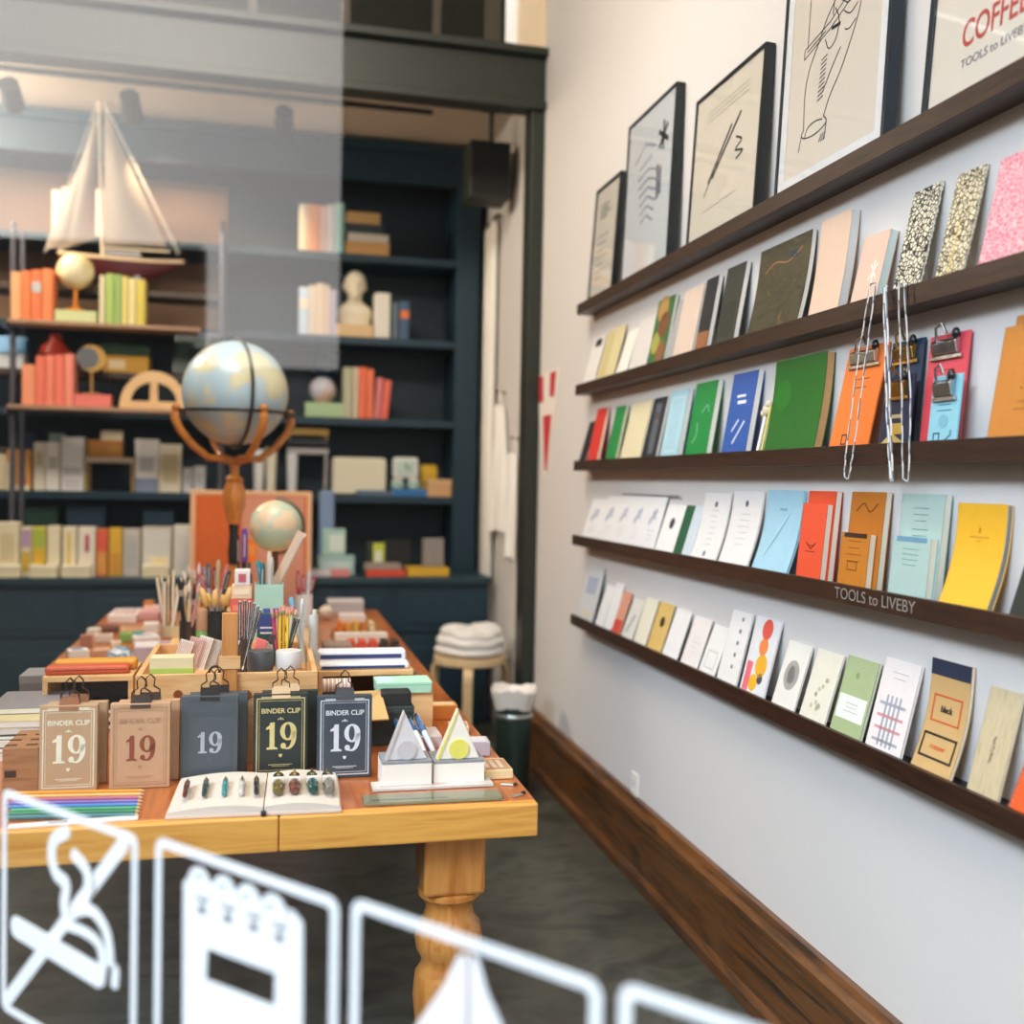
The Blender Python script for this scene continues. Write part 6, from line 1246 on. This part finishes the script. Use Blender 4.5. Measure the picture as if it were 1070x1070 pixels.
# coral scissors, black handle and grey blade behind the jars
t = thing('craft_knife', 'coral and black craft knife leaning out of the tote by the strap post', 'knife', (fp(258, 2.60), 2.60, FZ+.012), (0, .35, .2)); B().box(-.014, .014, -.006, .006, .05, .105).build('coral_grip', M('#e8756a', .4), t, bevel=.003); B().box(-.013, .013, -.006, .006, 0, .0495).build('black_grip', M('#18181a', .4), t, bevel=.003); B().cyl((0, -.008, .03), (0, -.0062, .03), .008, n=16).build('wheel', M('#b9bcbe', .3, .8), t)
t = thing('palette_blade', 'beige triangular scraper beside the craft knife in the tote', 'scraper', (fp(274, 2.63), 2.63, FZ+.012), (0, .25, 0)); B().xz([(-.03, 0), (.03, 0), (.004, .085), (-.008, .085)], -.003, .003).build('blade', M('#cdbfae', .4), t); B().box(-.008, .006, -.006, .006, .0855, .11).build('handle', M('#3a2f28', .5), t, bevel=.002)
for i, (px, yt, c) in enumerate(((183, 668, '#e9e0d4'), (193, 665, '#dfb0a4'), (203, 664, '#efe9df'), (214, 667, '#c9c2b8'), (224, 671, '#e8e4dc'))):
    Y = 2.80+.012*i; a = fp(px, Y); h = zat((a+.02, Y, 0), yt)-FZ
    t = thing('striped_booklet', ['cream striped booklet, outermost of the fan in the tote', 'rose striped booklet, second of the fan in the tote', 'ivory striped booklet in the middle of the fan', 'grey striped booklet, fourth of the fan in the tote', 'white striped booklet of the fan closest to the post'][i], 'booklet', (a, Y, FZ+.001+.0), (-.1, .30, 0), 'fanned booklets in the tote')
    B().box(-.012, .022, 0, .003, .0, h).build('cover', M(c, .6), t)
    b = B()
    for q in range(7): b.box(-.010+.0045*q, -.0085+.0045*q, -.0005, .0003, h*.08, h*.96)
    b.build('stripe_print', M('#7f6f6c' if i % 2 else '#9c6a62', .6), t)
t = thing('white_scissors', 'white-bladed scissors with black rings leaning beside the post in the tote', 'scissors', (fp(226, 2.66), 2.66, FZ+.002), (0, .5, 0))
B().xz([(-.006, .035), (.006, .035), (.004, .11), (-.001, .115)], -.002, .002).build('blade', M('#dfe2e8', .25, .5), t)
for q in (-1, 1): B().tube([(q*.014+.012*math.cos(s*PI/6), 0, .016+.015*math.sin(s*PI/6)) for s in range(12)], .0035, 8, closed=True).build('finger_ring', M('#17181a', .4), t, True)
# plinth: green bottle, purple box, glass sheet box
cx = tin('small_bottle', 'small green bottle standing between the cups', 'bottle', 204, 216, 638, 3.02, DZ, '#6f9a4a', '#b98a6a', .4)
# --- left half of the table, from the tote to the far end (all on the table top)
t = thing('glass_dome', 'blue glass dome paperweight on the outer half of the table', 'paperweight', tp(124, 692)+Vector((0, .04, .0006))); B().ball((0, 0, 0), .05, 28, (1, 1, 1.0), lo=0).build('dome', ramp_mat('dome', ['#6f9fc4', '#b9d2e4', '#4a7aa4', '#e4eef4'], .12, 26, kind='cellsF', lohi=(.05, .6)), t, True); B().lathe([(.052, 0), (.052, .004), (.05, .006)], n=28).build('base', M('#3f6a3a', .5), t)
LT = [
 ('postcard_stack', 'white postcard stack with a blue sketch near the table edge', 'postcards', 72, 94, 692, 680, .07, '#e6e2dc', .3, [(.2, .7, .2, .8, '#6f86b4')]),
 ('rubber_stamp', 'small brown rubber stamp block by the postcard stack', 'stamp', 84, 96, 676, 664, .03, '#a9745a', .2, [(.1, .9, .1, .9, '#c08f78')]),
 ('white_eraser', 'white eraser block lying at the far table edge', 'eraser', 90, 103, 665, 657, .04, '#e9e4dc', -.2, None),
 ('tan_tin', 'tan flat tin before the blue dome', 'tin', 96, 116, 688, 680, .07, '#c99a78', .1, [(.1, .9, .1, .9, '#d9b090')]),
 ('card_box', 'pale grey box beyond the tan tin', 'box', 99, 118, 672, 664, .06, '#d8cfc4', .15, [(.15, .85, .2, .8, '#d0a080')]),
 ('green_eraser', 'bright green eraser block beside the blue dome', 'eraser', 124, 138, 671, 662, .05, '#86b45e', 0, None),
 ('striped_card_box', 'white card box with a row of pink labels at the far left end'.replace(' left', ''), 'box', 112, 142, 651, 643, .26, '#ece5e2', 0, [(.15, .25, .2, .8, '#b06a80'), (.35, .45, .2, .8, '#b06a80'), (.55, .65, .2, .8, '#b06a80'), (.75, .85, .2, .8, '#b06a80')]),
 ('pink_flat_box', 'pale pink flat box beside the white card box', 'box', 144, 166, 648, 640, .22, '#d9a8a8', 0, None),
 ('brown_card', 'dark brown card tray before the white card box', 'tray', 103, 122, 661, 656, .08, '#6b4030', 0, None),
 ('lilac_bag', 'white and lilac paper bag lying in the middle of the table', 'bag', 140, 182, 700, 676, .13, '#cfc8d4', .12, [(.05, .6, .1, .9, '#e6e4e8'), (.65, .95, .2, .8, '#b0a0c0')]),
 ('white_leaflet_stack', 'white leaflet stack behind the lilac paper bag', 'leaflets', 140, 168, 672, 666, .12, '#e8e6e4', .3, [(.2, .8, .2, .7, '#b8bcc4')]),
 ('purple_box', 'small purple box between the lilac bag and the plinth', 'box', 183, 197, 684, 665, .05, '#6a4fa0', 0, None),
 ('cream_tray', 'cream wooden tray beyond the leaflet stack', 'tray', 126, 150, 663, 657, .1, '#dcb98c', .0, [(.1, .9, .1, .9, '#b98a5c')]),
 ('card_box', 'off-white box beyond the leaflet stack near the cups', 'box', 150, 166, 664, 652, .08, '#e4ded6', .1, None)]
LT += [
 ('blue_eraser', 'cobalt blue eraser block at the outer table edge near the postcards', 'eraser', 62, 72, 703, 695, .04, '#4a6fb0', .2, None),
 ('red_sharpener', 'red sharpener block beside the postcard stack', 'sharpener', 96, 104, 700, 693, .03, '#c8453a', -.3, None),
 ('yellow_memo', 'yellow memo cube between the blue dome and the lilac bag', 'memo cube', 138, 150, 698, 686, .05, '#e4c648', .1, None),
 ('teal_tin', 'small teal tin behind the green eraser', 'tin', 139, 149, 669, 661, .05, '#3f8f92', 0, [(.2, .8, .2, .8, '#6fb3b4')]),
 ('black_case', 'black slim case beyond the pale grey box', 'case', 100, 118, 659, 655, .05, '#25262a', .2, None),
 ('ivory_card', 'ivory card packet beyond the tan tin', 'cards', 116, 126, 678, 671, .05, '#ece2cc', .1, [(.2, .8, .3, .7, '#c98a7a')]),
 ('peach_tin', 'peach round-edged tin beside the off-white box', 'tin', 167, 178, 667, 657, .05, '#e2b08c', 0, None),
 ('violet_pad', 'violet pad beyond the purple box', 'pad', 181, 192, 667, 661, .06, '#8f7ab4', .1, None),
 ('rust_box', 'rust red box at the far end by the pink flat box', 'box', 168, 180, 650, 641, .08, '#a8503a', 0, None),
 ('cream_roll_box', 'cream narrow box at the far end beyond the pink flat box', 'box', 150, 172, 640, 634, .08, '#e8dcc4', 0, None),
 ('orange_tin', 'orange tin at the very far outer corner of the table', 'tin', 150, 160, 639, 629, .06, '#d0742e', 0, [(.2, .8, .2, .8, '#e2a45e')])]
for (nm, l, ct, x0, x1, yb, yt, dp, c, rot, top) in LT: tblock(nm, l, ct, x0, x1, yb, yt, dp, c, rot=rot, top=top, bev=.003)
t = thing('yellow_ball', 'pale yellow ball on the lilac paper bag edge', 'ball', tp(171, 697)+Vector((.0, -.05, .0))); r = .022; B().ball((0, 0, r+.0006), r, 20).build('ball_shell', M('#d8cf8a', .4), t, True); B().lathe([(r*1.003, r-.002), (r*1.003, r+.003)], n=20).build('seam', M('#b9ae66', .5), t)
# --- right half: trays of small goods toward the far end
def goods_tray(label, x0, x1, yb, depth, h, wallc, items, z=TZ, nm='goods_tray'):
    A, C2 = tp(x0, yb), tp(x1, yb); y = (A.y+C2.y)/2; a, b1 = on(1, y, x0, yb).x, on(1, y, x1, yb).x; w = b1-a; cx = (a+b1)/2
    m = wallc if not isinstance(wallc, str) else M(wallc, .5)
    t = thing(nm, label, 'tray', (cx, y, z+.0006)); B().box(-w/2, w/2, 0, depth, 0, .006).build('base', m, t)
    B().box(-w/2, w/2, 0, .008, .0063, h).box(-w/2, w/2, depth-.008, depth, .0063, h).box(-w/2, -w/2+.008, .0083, depth-.0083, .0063, h).box(w/2-.008, w/2, .0083, depth-.0083, .0063, h).build('rim', m, t)
    n = len(items)
    for i, (c, l, cat, hh) in enumerate(items):
        iw = (w-.03)/n; x = cx-w/2+.015+iw*(i+.5)
        q = thing(cat.replace(' ', '_'), l, cat, (x, y+.016, z+.0072), (0, 0, 0), label.split(' with')[0]); B().box(-iw*.38, iw*.38, 0, depth-.034, 0, hh*.7).build('body', M(c, .5), q, bevel=.003); B().box(-iw*.3, iw*.3, .006, depth-.04, hh*.7+.0003, hh).build('top', M(c, .4, var=.3, scale=90), q, bevel=.002)
    return t
goods_tray('long pine tray with red and black stamps on the inner table edge', 346, 424, 690, .12, .022, m_pine, [('#d9c7a8', 'cream stamp in the long pine tray', 'ink stamp', .035)]+[('#d2503c', '%s vermilion stamp in the long pine tray' % o, 'ink stamp', .06) for o in ('first', 'second', 'third')]+[('#3a2f2a', '%s black stamp in the long pine tray' % o, 'ink stamp', .06) for o in ('first', 'second')])
tblock('white_strip_box', 'long white strip box behind the long pine tray', 'box', 350, 405, 672, 662, .05, '#e6e0d6', bev=.003)
goods_tray('orange wooden tray with amber pieces at the far end of the table', 348, 397, 668, .14, .026, '#b4742e', [('#dd7a2a', 'deep orange piece in the amber tray', 'wooden block', .06), ('#e09a3a', 'amber piece in the amber tray', 'wooden block', .055), ('#d9a84a', 'honey piece in the amber tray', 'wooden block', .06), ('#c9802f', 'brown-orange piece in the amber tray', 'wooden block', .052), ('#e6cfa0', 'cream piece in the amber tray', 'wooden block', .058)])
tblock('white_card_tray', 'white card tray beyond the amber tray', 'tray', 355, 382, 652, 643, .1, '#ded8d4', bev=.003)
tblock('silver_box', 'silver-grey long box at the very far end of the table', 'box', 343, 380, 641, 628, .12, '#c3c4ca', bev=.004, lid=('#d4d5da', .3))
t = thing('white_ball', 'cream round ball beside the silver-grey box', 'ball', tp(341, 648)+Vector((0, .03, 0))); B().ball((0, 0, .034), .033, 20).build('ball_shell', M('#e2dccb', .5), t, True); B().lathe([(.0332, .032), (.0332, .036)], n=20).build('seam', M('#c4baa2', .5), t)
tblock('grey_carton', 'grey-brown carton between the tall tubes and the pine tray', 'carton', 338, 368, 694, 674, .1, '#9a8676', bev=.003, face=[(.1, .6, .2, .8, '#b9a78f')])
for i, (px, py, c, l) in enumerate(((430, 706, '#6a5a48', 'small brown clip lying by the blue and white cases'), (424, 694, '#c9b48a', 'tan clip lying by the pine tray'), (438, 712, '#8a7a5c', 'olive clip near the mint pad'), (416, 684, '#4a3f36', 'dark clip at the table edge by the pine tray'), (446, 726, '#b98a70', 'rose-brown clip beyond the mint pad'))):
    P = tp(px, py); t = thing('small_clip', l, 'clip', (P.x, P.y, TZ+.0006), (0, 0, i*.8), 'loose clips along the table edge'); B().box(-.014, .014, -.01, .01, 0, .014).build('body', M(c, .4, .3), t, bevel=.003); B().tube([(-.012, 0, .014), (-.018, 0, .026), (.0, 0, .03), (.014, 0, .014)], .002, 6).build('wire', M('#b9b3a8', .3, .8), t, True)
tblock('wood_strip_box', 'thin pine strip box along the table edge past the yellow triangle', 'box', 470, 490, 768, 760, .07, '#d9c09a', rot=-.1, top=[(.1, .9, .1, .9, '#a98a78')])
tblock('grey_card_pile', 'pile of grey cards along the table edge behind the yellow triangle', 'cards', 484, 512, 790, 776, .06, '#b4aab0', rot=-.05, top=[(.1, .9, .1, .9, '#d4ced0')])
# --- the large globe on its wooden stand
YG = 4.55
gc = on(1, YG, 246, 411); gr = met(54, gc)
t = thing('library_globe', 'large pale blue library globe in a wooden four-armed cradle on the table', 'globe', (gc.x, YG, TZ+.0006)); zc = gc.z-TZ
globe_m = bpy.data.materials.new('globe_map'); globe_m.use_nodes = True
n, l = globe_m.node_tree.nodes, globe_m.node_tree.links; bs = n['Principled BSDF']; bs.inputs['Roughness'].default_value = .3
tc = n.new('ShaderNodeTexCoord'); nz = n.new('ShaderNodeTexNoise'); nz.inputs['Scale'].default_value = 7.5; nz.inputs['Detail'].default_value = 9; nz.inputs['Roughness'].default_value = .62
l.new(tc.outputs['Object'], nz.inputs['Vector']); r1 = n.new('ShaderNodeValToRGB'); e = r1.color_ramp.elements; e[0].position = .50; e[0].color = lin('#b3c6d0'); e[1].position = .54; e[1].color = lin('#ccc7a8')
e2 = r1.color_ramp.elements.new(.40); e2.color = lin('#a9c6d8'); e3 = r1.color_ramp.elements.new(.62); e3.color = lin('#cdd3b4'); e4 = r1.color_ramp.elements.new(.7); e4.color = lin('#e4c9a0')
l.new(nz.outputs[0], r1.inputs[0]); l.new(r1.outputs[0], bs.inputs['Base Color'])
B().ball((0, 0, 0), gr, 48).build('sphere', globe_m, t, True).location = (0, 0, zc)
zr = on(1, YG, 245, 432).z-TZ
ring = [(math.cos(s*PI/24)*(gr+.016), math.sin(s*PI/24)*(gr+.016), zr) for s in range(48)]
b = B(); 
for s in range(48):
    a0, a1 = s*PI/24, (s+1)*PI/24
    for zz0, zz1 in ((zr-.006, zr+.006),):
        p = [(math.cos(a0)*(gr+.006), math.sin(a0)*(gr+.006)), (math.cos(a1)*(gr+.006), math.sin(a1)*(gr+.006)), (math.cos(a1)*(gr+.03), math.sin(a1)*(gr+.03)), (math.cos(a0)*(gr+.03), math.sin(a0)*(gr+.03))]
        b.xy(p, zz0, zz1)
b.build('horizon_ring', M('#2f2c2a', .4, .5), t)
cz = math.cos(.35); ax = Vector((math.cos(1.9), math.sin(1.9), 0))
B().tube([(ax.x*math.sin(s*PI/24)*(gr+.012), ax.y*math.sin(s*PI/24)*(gr+.012), zc-math.cos(s*PI/24)*(gr+.012)) for s in range(48)], .007, 8, closed=True).build('meridian_ring', M('#4a4440', .35, .8), t, True)
zh = on(1, YG, 245, 482).z-TZ
m_ow = wood('orange_wood', '#a4601f', '#c98238', .35, 2, coat=.3)
for i in range(4):
    a = PI/4*.6+i*PI/2; dx, dy = math.cos(a), math.sin(a); R = gr+.04
    path = [(dx*R, dy*R, zr-.008), (dx*R*1.02, dy*R*1.02, zr-.03), (dx*R*.93, dy*R*.93, zr-.08), (dx*R*.72, dy*R*.72, zr-.14), (dx*R*.45, dy*R*.45, zr-.19), (dx*R*.2, dy*R*.2, zh+.01), (0.0, 0, zh-.005)]
    P2 = [Vector(p) for p in path]; 
    B().tube([q for q in P2], [.018, .018, .017, .016, .015, .016, .018], 10).ball((dx*R, dy*R, zr+.012), .018, 12).build('cradle_arm', m_ow, t, True)
def zg(y): return on(1, YG, 245, y).z-TZ
B().lathe([(.02, zg(590)), (.024, zg(575)), (.018, zg(560)), (.022, zg(548))], n=20).build('black_stem', m_black, t, True)
B().lathe([(.03, zg(546)), (.032, zg(538)), (.046, zg(528)), (.045, zg(512)), (.034, zg(504)), (.04, zg(501)), (.018, zg(496)), (.02, zg(486))], n=28).build('turned_post', m_ow, t, True)
B().lathe([(.16, 0), (.16, .02), (.12, .03), (.04, .06), (.03, .1), (.03, zg(591))], n=32).build('foot', m_ow, t, True)
small_globe('table_globe', 'small pale green globe on a dark stand beside the mint tin', 288, 550, 27, 3.62, DZ, '#b4c9b4', '#e2c6a4', '#5a2c1c', arm='#8a7a66')

# ---------------------------------------------------------------- white vinyl signs on the shop window
m_vinyl = M('#fcfeff', .5, var=.01)
def sign_curve(name, parent, splines, ext=.0004):
    cu = bpy.data.curves.new(name, 'CURVE'); cu.dimensions = '2D'; cu.fill_mode = 'BOTH'; cu.extrude = ext
    for pts in splines:
        s = cu.splines.new('POLY'); s.points.add(len(pts)-1); s.use_cyclic_u = True
        for p, q in zip(s.points, pts): p.co = (q[0], q[1], 0, 1)
    cu.materials.append(m_vinyl); o = bpy.data.objects.new(name, cu); COL.objects.link(o); o.parent = parent
    return meshed(o, (0, 0, 0), (PI/2, 0, 0))
def vsign(label, corners):
    u0, z1 = onw(*corners[0]); u1 = onw(*corners[1])[0]; z0 = z1-(u1-u0) ; P = wpt(u0, DW+.0145, z0)
    return thing('window_sign', label, 'window sign', P, (0, 0, -(PI/2-(PI/2-AZ))+0 if False else math.atan2(UW.y, UW.x)), 'white vinyl signs on the shop window'), u0, z0, u1-u0, z1-z0
def rrect(x0, x1, z0, z1, r):
    out = []
    for cx, cz2, a0 in ((x1-r, z1-r, 0), (x0+r, z1-r, 90), (x0+r, z0+r, 180), (x1-r, z0+r, 270)):
        for k in range(7): a = math.radians(a0+15*k); out.append((cx+r*math.cos(a), cz2+r*math.sin(a)))
    return out
_rk = [0]
def ribbon(name, t, pts, w):                                     # rounded stroke cut from one outline
    P = [Vector((p[0], p[1])) for p in pts]; n = len(P); lft = []; rgt = []
    for k in range(n):
        d = (P[min(k+1, n-1)]-P[max(k-1, 0)]).normalized(); nn = Vector((-d.y, d.x))*w/2
        lft.append(P[k]+nn); rgt.append(P[k]-nn)
    d0 = (P[1]-P[0]).normalized(); d1 = (P[-1]-P[-2]).normalized()
    a1 = math.atan2(d1.y, d1.x); a0 = math.atan2(d0.y, d0.x)
    cap1 = [P[-1]+Vector((math.cos(a1+PI/2-PI*k/8), math.sin(a1+PI/2-PI*k/8)))*w/2 for k in range(1, 8)]
    cap0 = [P[0]+Vector((math.cos(a0-PI/2-PI*k/8), math.sin(a0-PI/2-PI*k/8)))*w/2 for k in range(1, 8)]
    o = sign_curve(name, t, [lft+cap1+rgt[::-1]+cap0]); _rk[0] += 1; o.location = (0, -.0011*(1+_rk[0] % 9), 0)
    return o
SG = [((5, 828), (141, 875), 'white vinyl sign of a pencil crossed by a diagonal bar with clip loops'), ((166, 879), (350, 939), 'white vinyl sign of a spiral notepad on the shop window'), ((372, 944), (623, 1031), 'white vinyl sign of a pen nib on the shop window'), ((654, 1033), (0, 0), 'plain white outlined vinyl sign cut off at the lower frame edge')]
for i, (a, c, lab) in enumerate(SG):
    if i == 3: 
        u0, z1 = onw(*a); sz = .24; z0 = z1-sz; t = thing('window_sign', lab, 'window sign', wpt(u0, DW+.0145, z0), (0, 0, math.atan2(UW.y, UW.x)), 'white vinyl signs on the shop window')
    else: t, u0, z0, sz, _ = vsign(lab, (a, c))
    lw = .0085
    sign_curve('outline', t, [rrect(-lw*.6, sz+lw*.6, -lw*.6, sz+lw*.6, .014), rrect(lw*.6, sz-lw*.6, lw*.6, sz-lw*.6, .006)])
    def q(px, py): u, z = onw(px, py); return (u-u0, z-z0)
    if i == 0:
        ribbon('diagonal_bar', t, [q(131, 881), q(9, 1044)], .019)
        ribbon('pencil_bar', t, [q(20, 968), q(104, 1018)], .030); ribbon('pencil_collar', t, [q(112, 1008), q(110, 1024)], .011); ribbon('pencil_end', t, [q(125, 1012), q(124, 1026)], .014)
        ribbon('loop_stroke', t, wave([q(74, 868), q(62, 876), q(59, 893), q(64, 912), q(74, 922), q(72, 945), q(76, 962)]), .017)
        ribbon('clip_stroke', t, wave([q(84, 892), q(97, 910), q(96, 935), q(88, 950)]), .016)
        ribbon('clip_stroke', t, wave([q(86, 948), q(104, 950), q(118, 972), q(122, 1002)]), .015); ribbon('clip_stroke', t, wave([q(78, 964), q(98, 972), q(112, 986), q(115, 1012)]), .013)
    if i == 1:
        body = [q(192, 921), q(200, 915), q(306, 952), q(316, 964), q(316, 1100), q(191, 1100)]
        hole = [q(217, 991), q(288, 1017), q(287, 1051), q(215, 1023)]
        holes = [hole]
        for (x, y) in ((211, 951), (238, 960), (265, 969), (292, 980)):
            c0 = q(x, y); holes.append([(c0[0]+.008*math.cos(k*PI/6), c0[1]+.005*math.sin(k*PI/6)) for k in range(12)])
            holes.append([(c0[0]+(.012*math.cos(PI+k*PI/6)), c0[1]+.016+.008*math.sin(PI+k*PI/6)) for k in range(7)]+[(c0[0]+(.008*math.cos(2*PI-k*PI/6)), c0[1]+.017+.004*math.sin(2*PI-k*PI/6)) for k in range(7)])
        sign_curve('notepad_body', t, [body]+holes)
        for (x, y) in ((209, 921), (236, 930), (262, 939), (289, 949)):
            c0 = q(x, y); ribbon('ring', t, [(c0[0]+.014*math.cos(k*PI/8), c0[1]+.012*math.sin(k*PI/8)) for k in range(9)], .009)
    if i == 2:
        sign_curve('nib_half', t, [[q(487, 996), q(480, 998), q(466, 1028), q(437, 1070), q(400, 1125), q(486, 1125)]]); sign_curve('nib_half', t, [[q(492, 997), q(498, 999), q(508, 1036), q(524, 1072), q(545, 1125), q(491, 1125)]])
# projected letters of light on the fourth ledge lip, put in as pale lettering
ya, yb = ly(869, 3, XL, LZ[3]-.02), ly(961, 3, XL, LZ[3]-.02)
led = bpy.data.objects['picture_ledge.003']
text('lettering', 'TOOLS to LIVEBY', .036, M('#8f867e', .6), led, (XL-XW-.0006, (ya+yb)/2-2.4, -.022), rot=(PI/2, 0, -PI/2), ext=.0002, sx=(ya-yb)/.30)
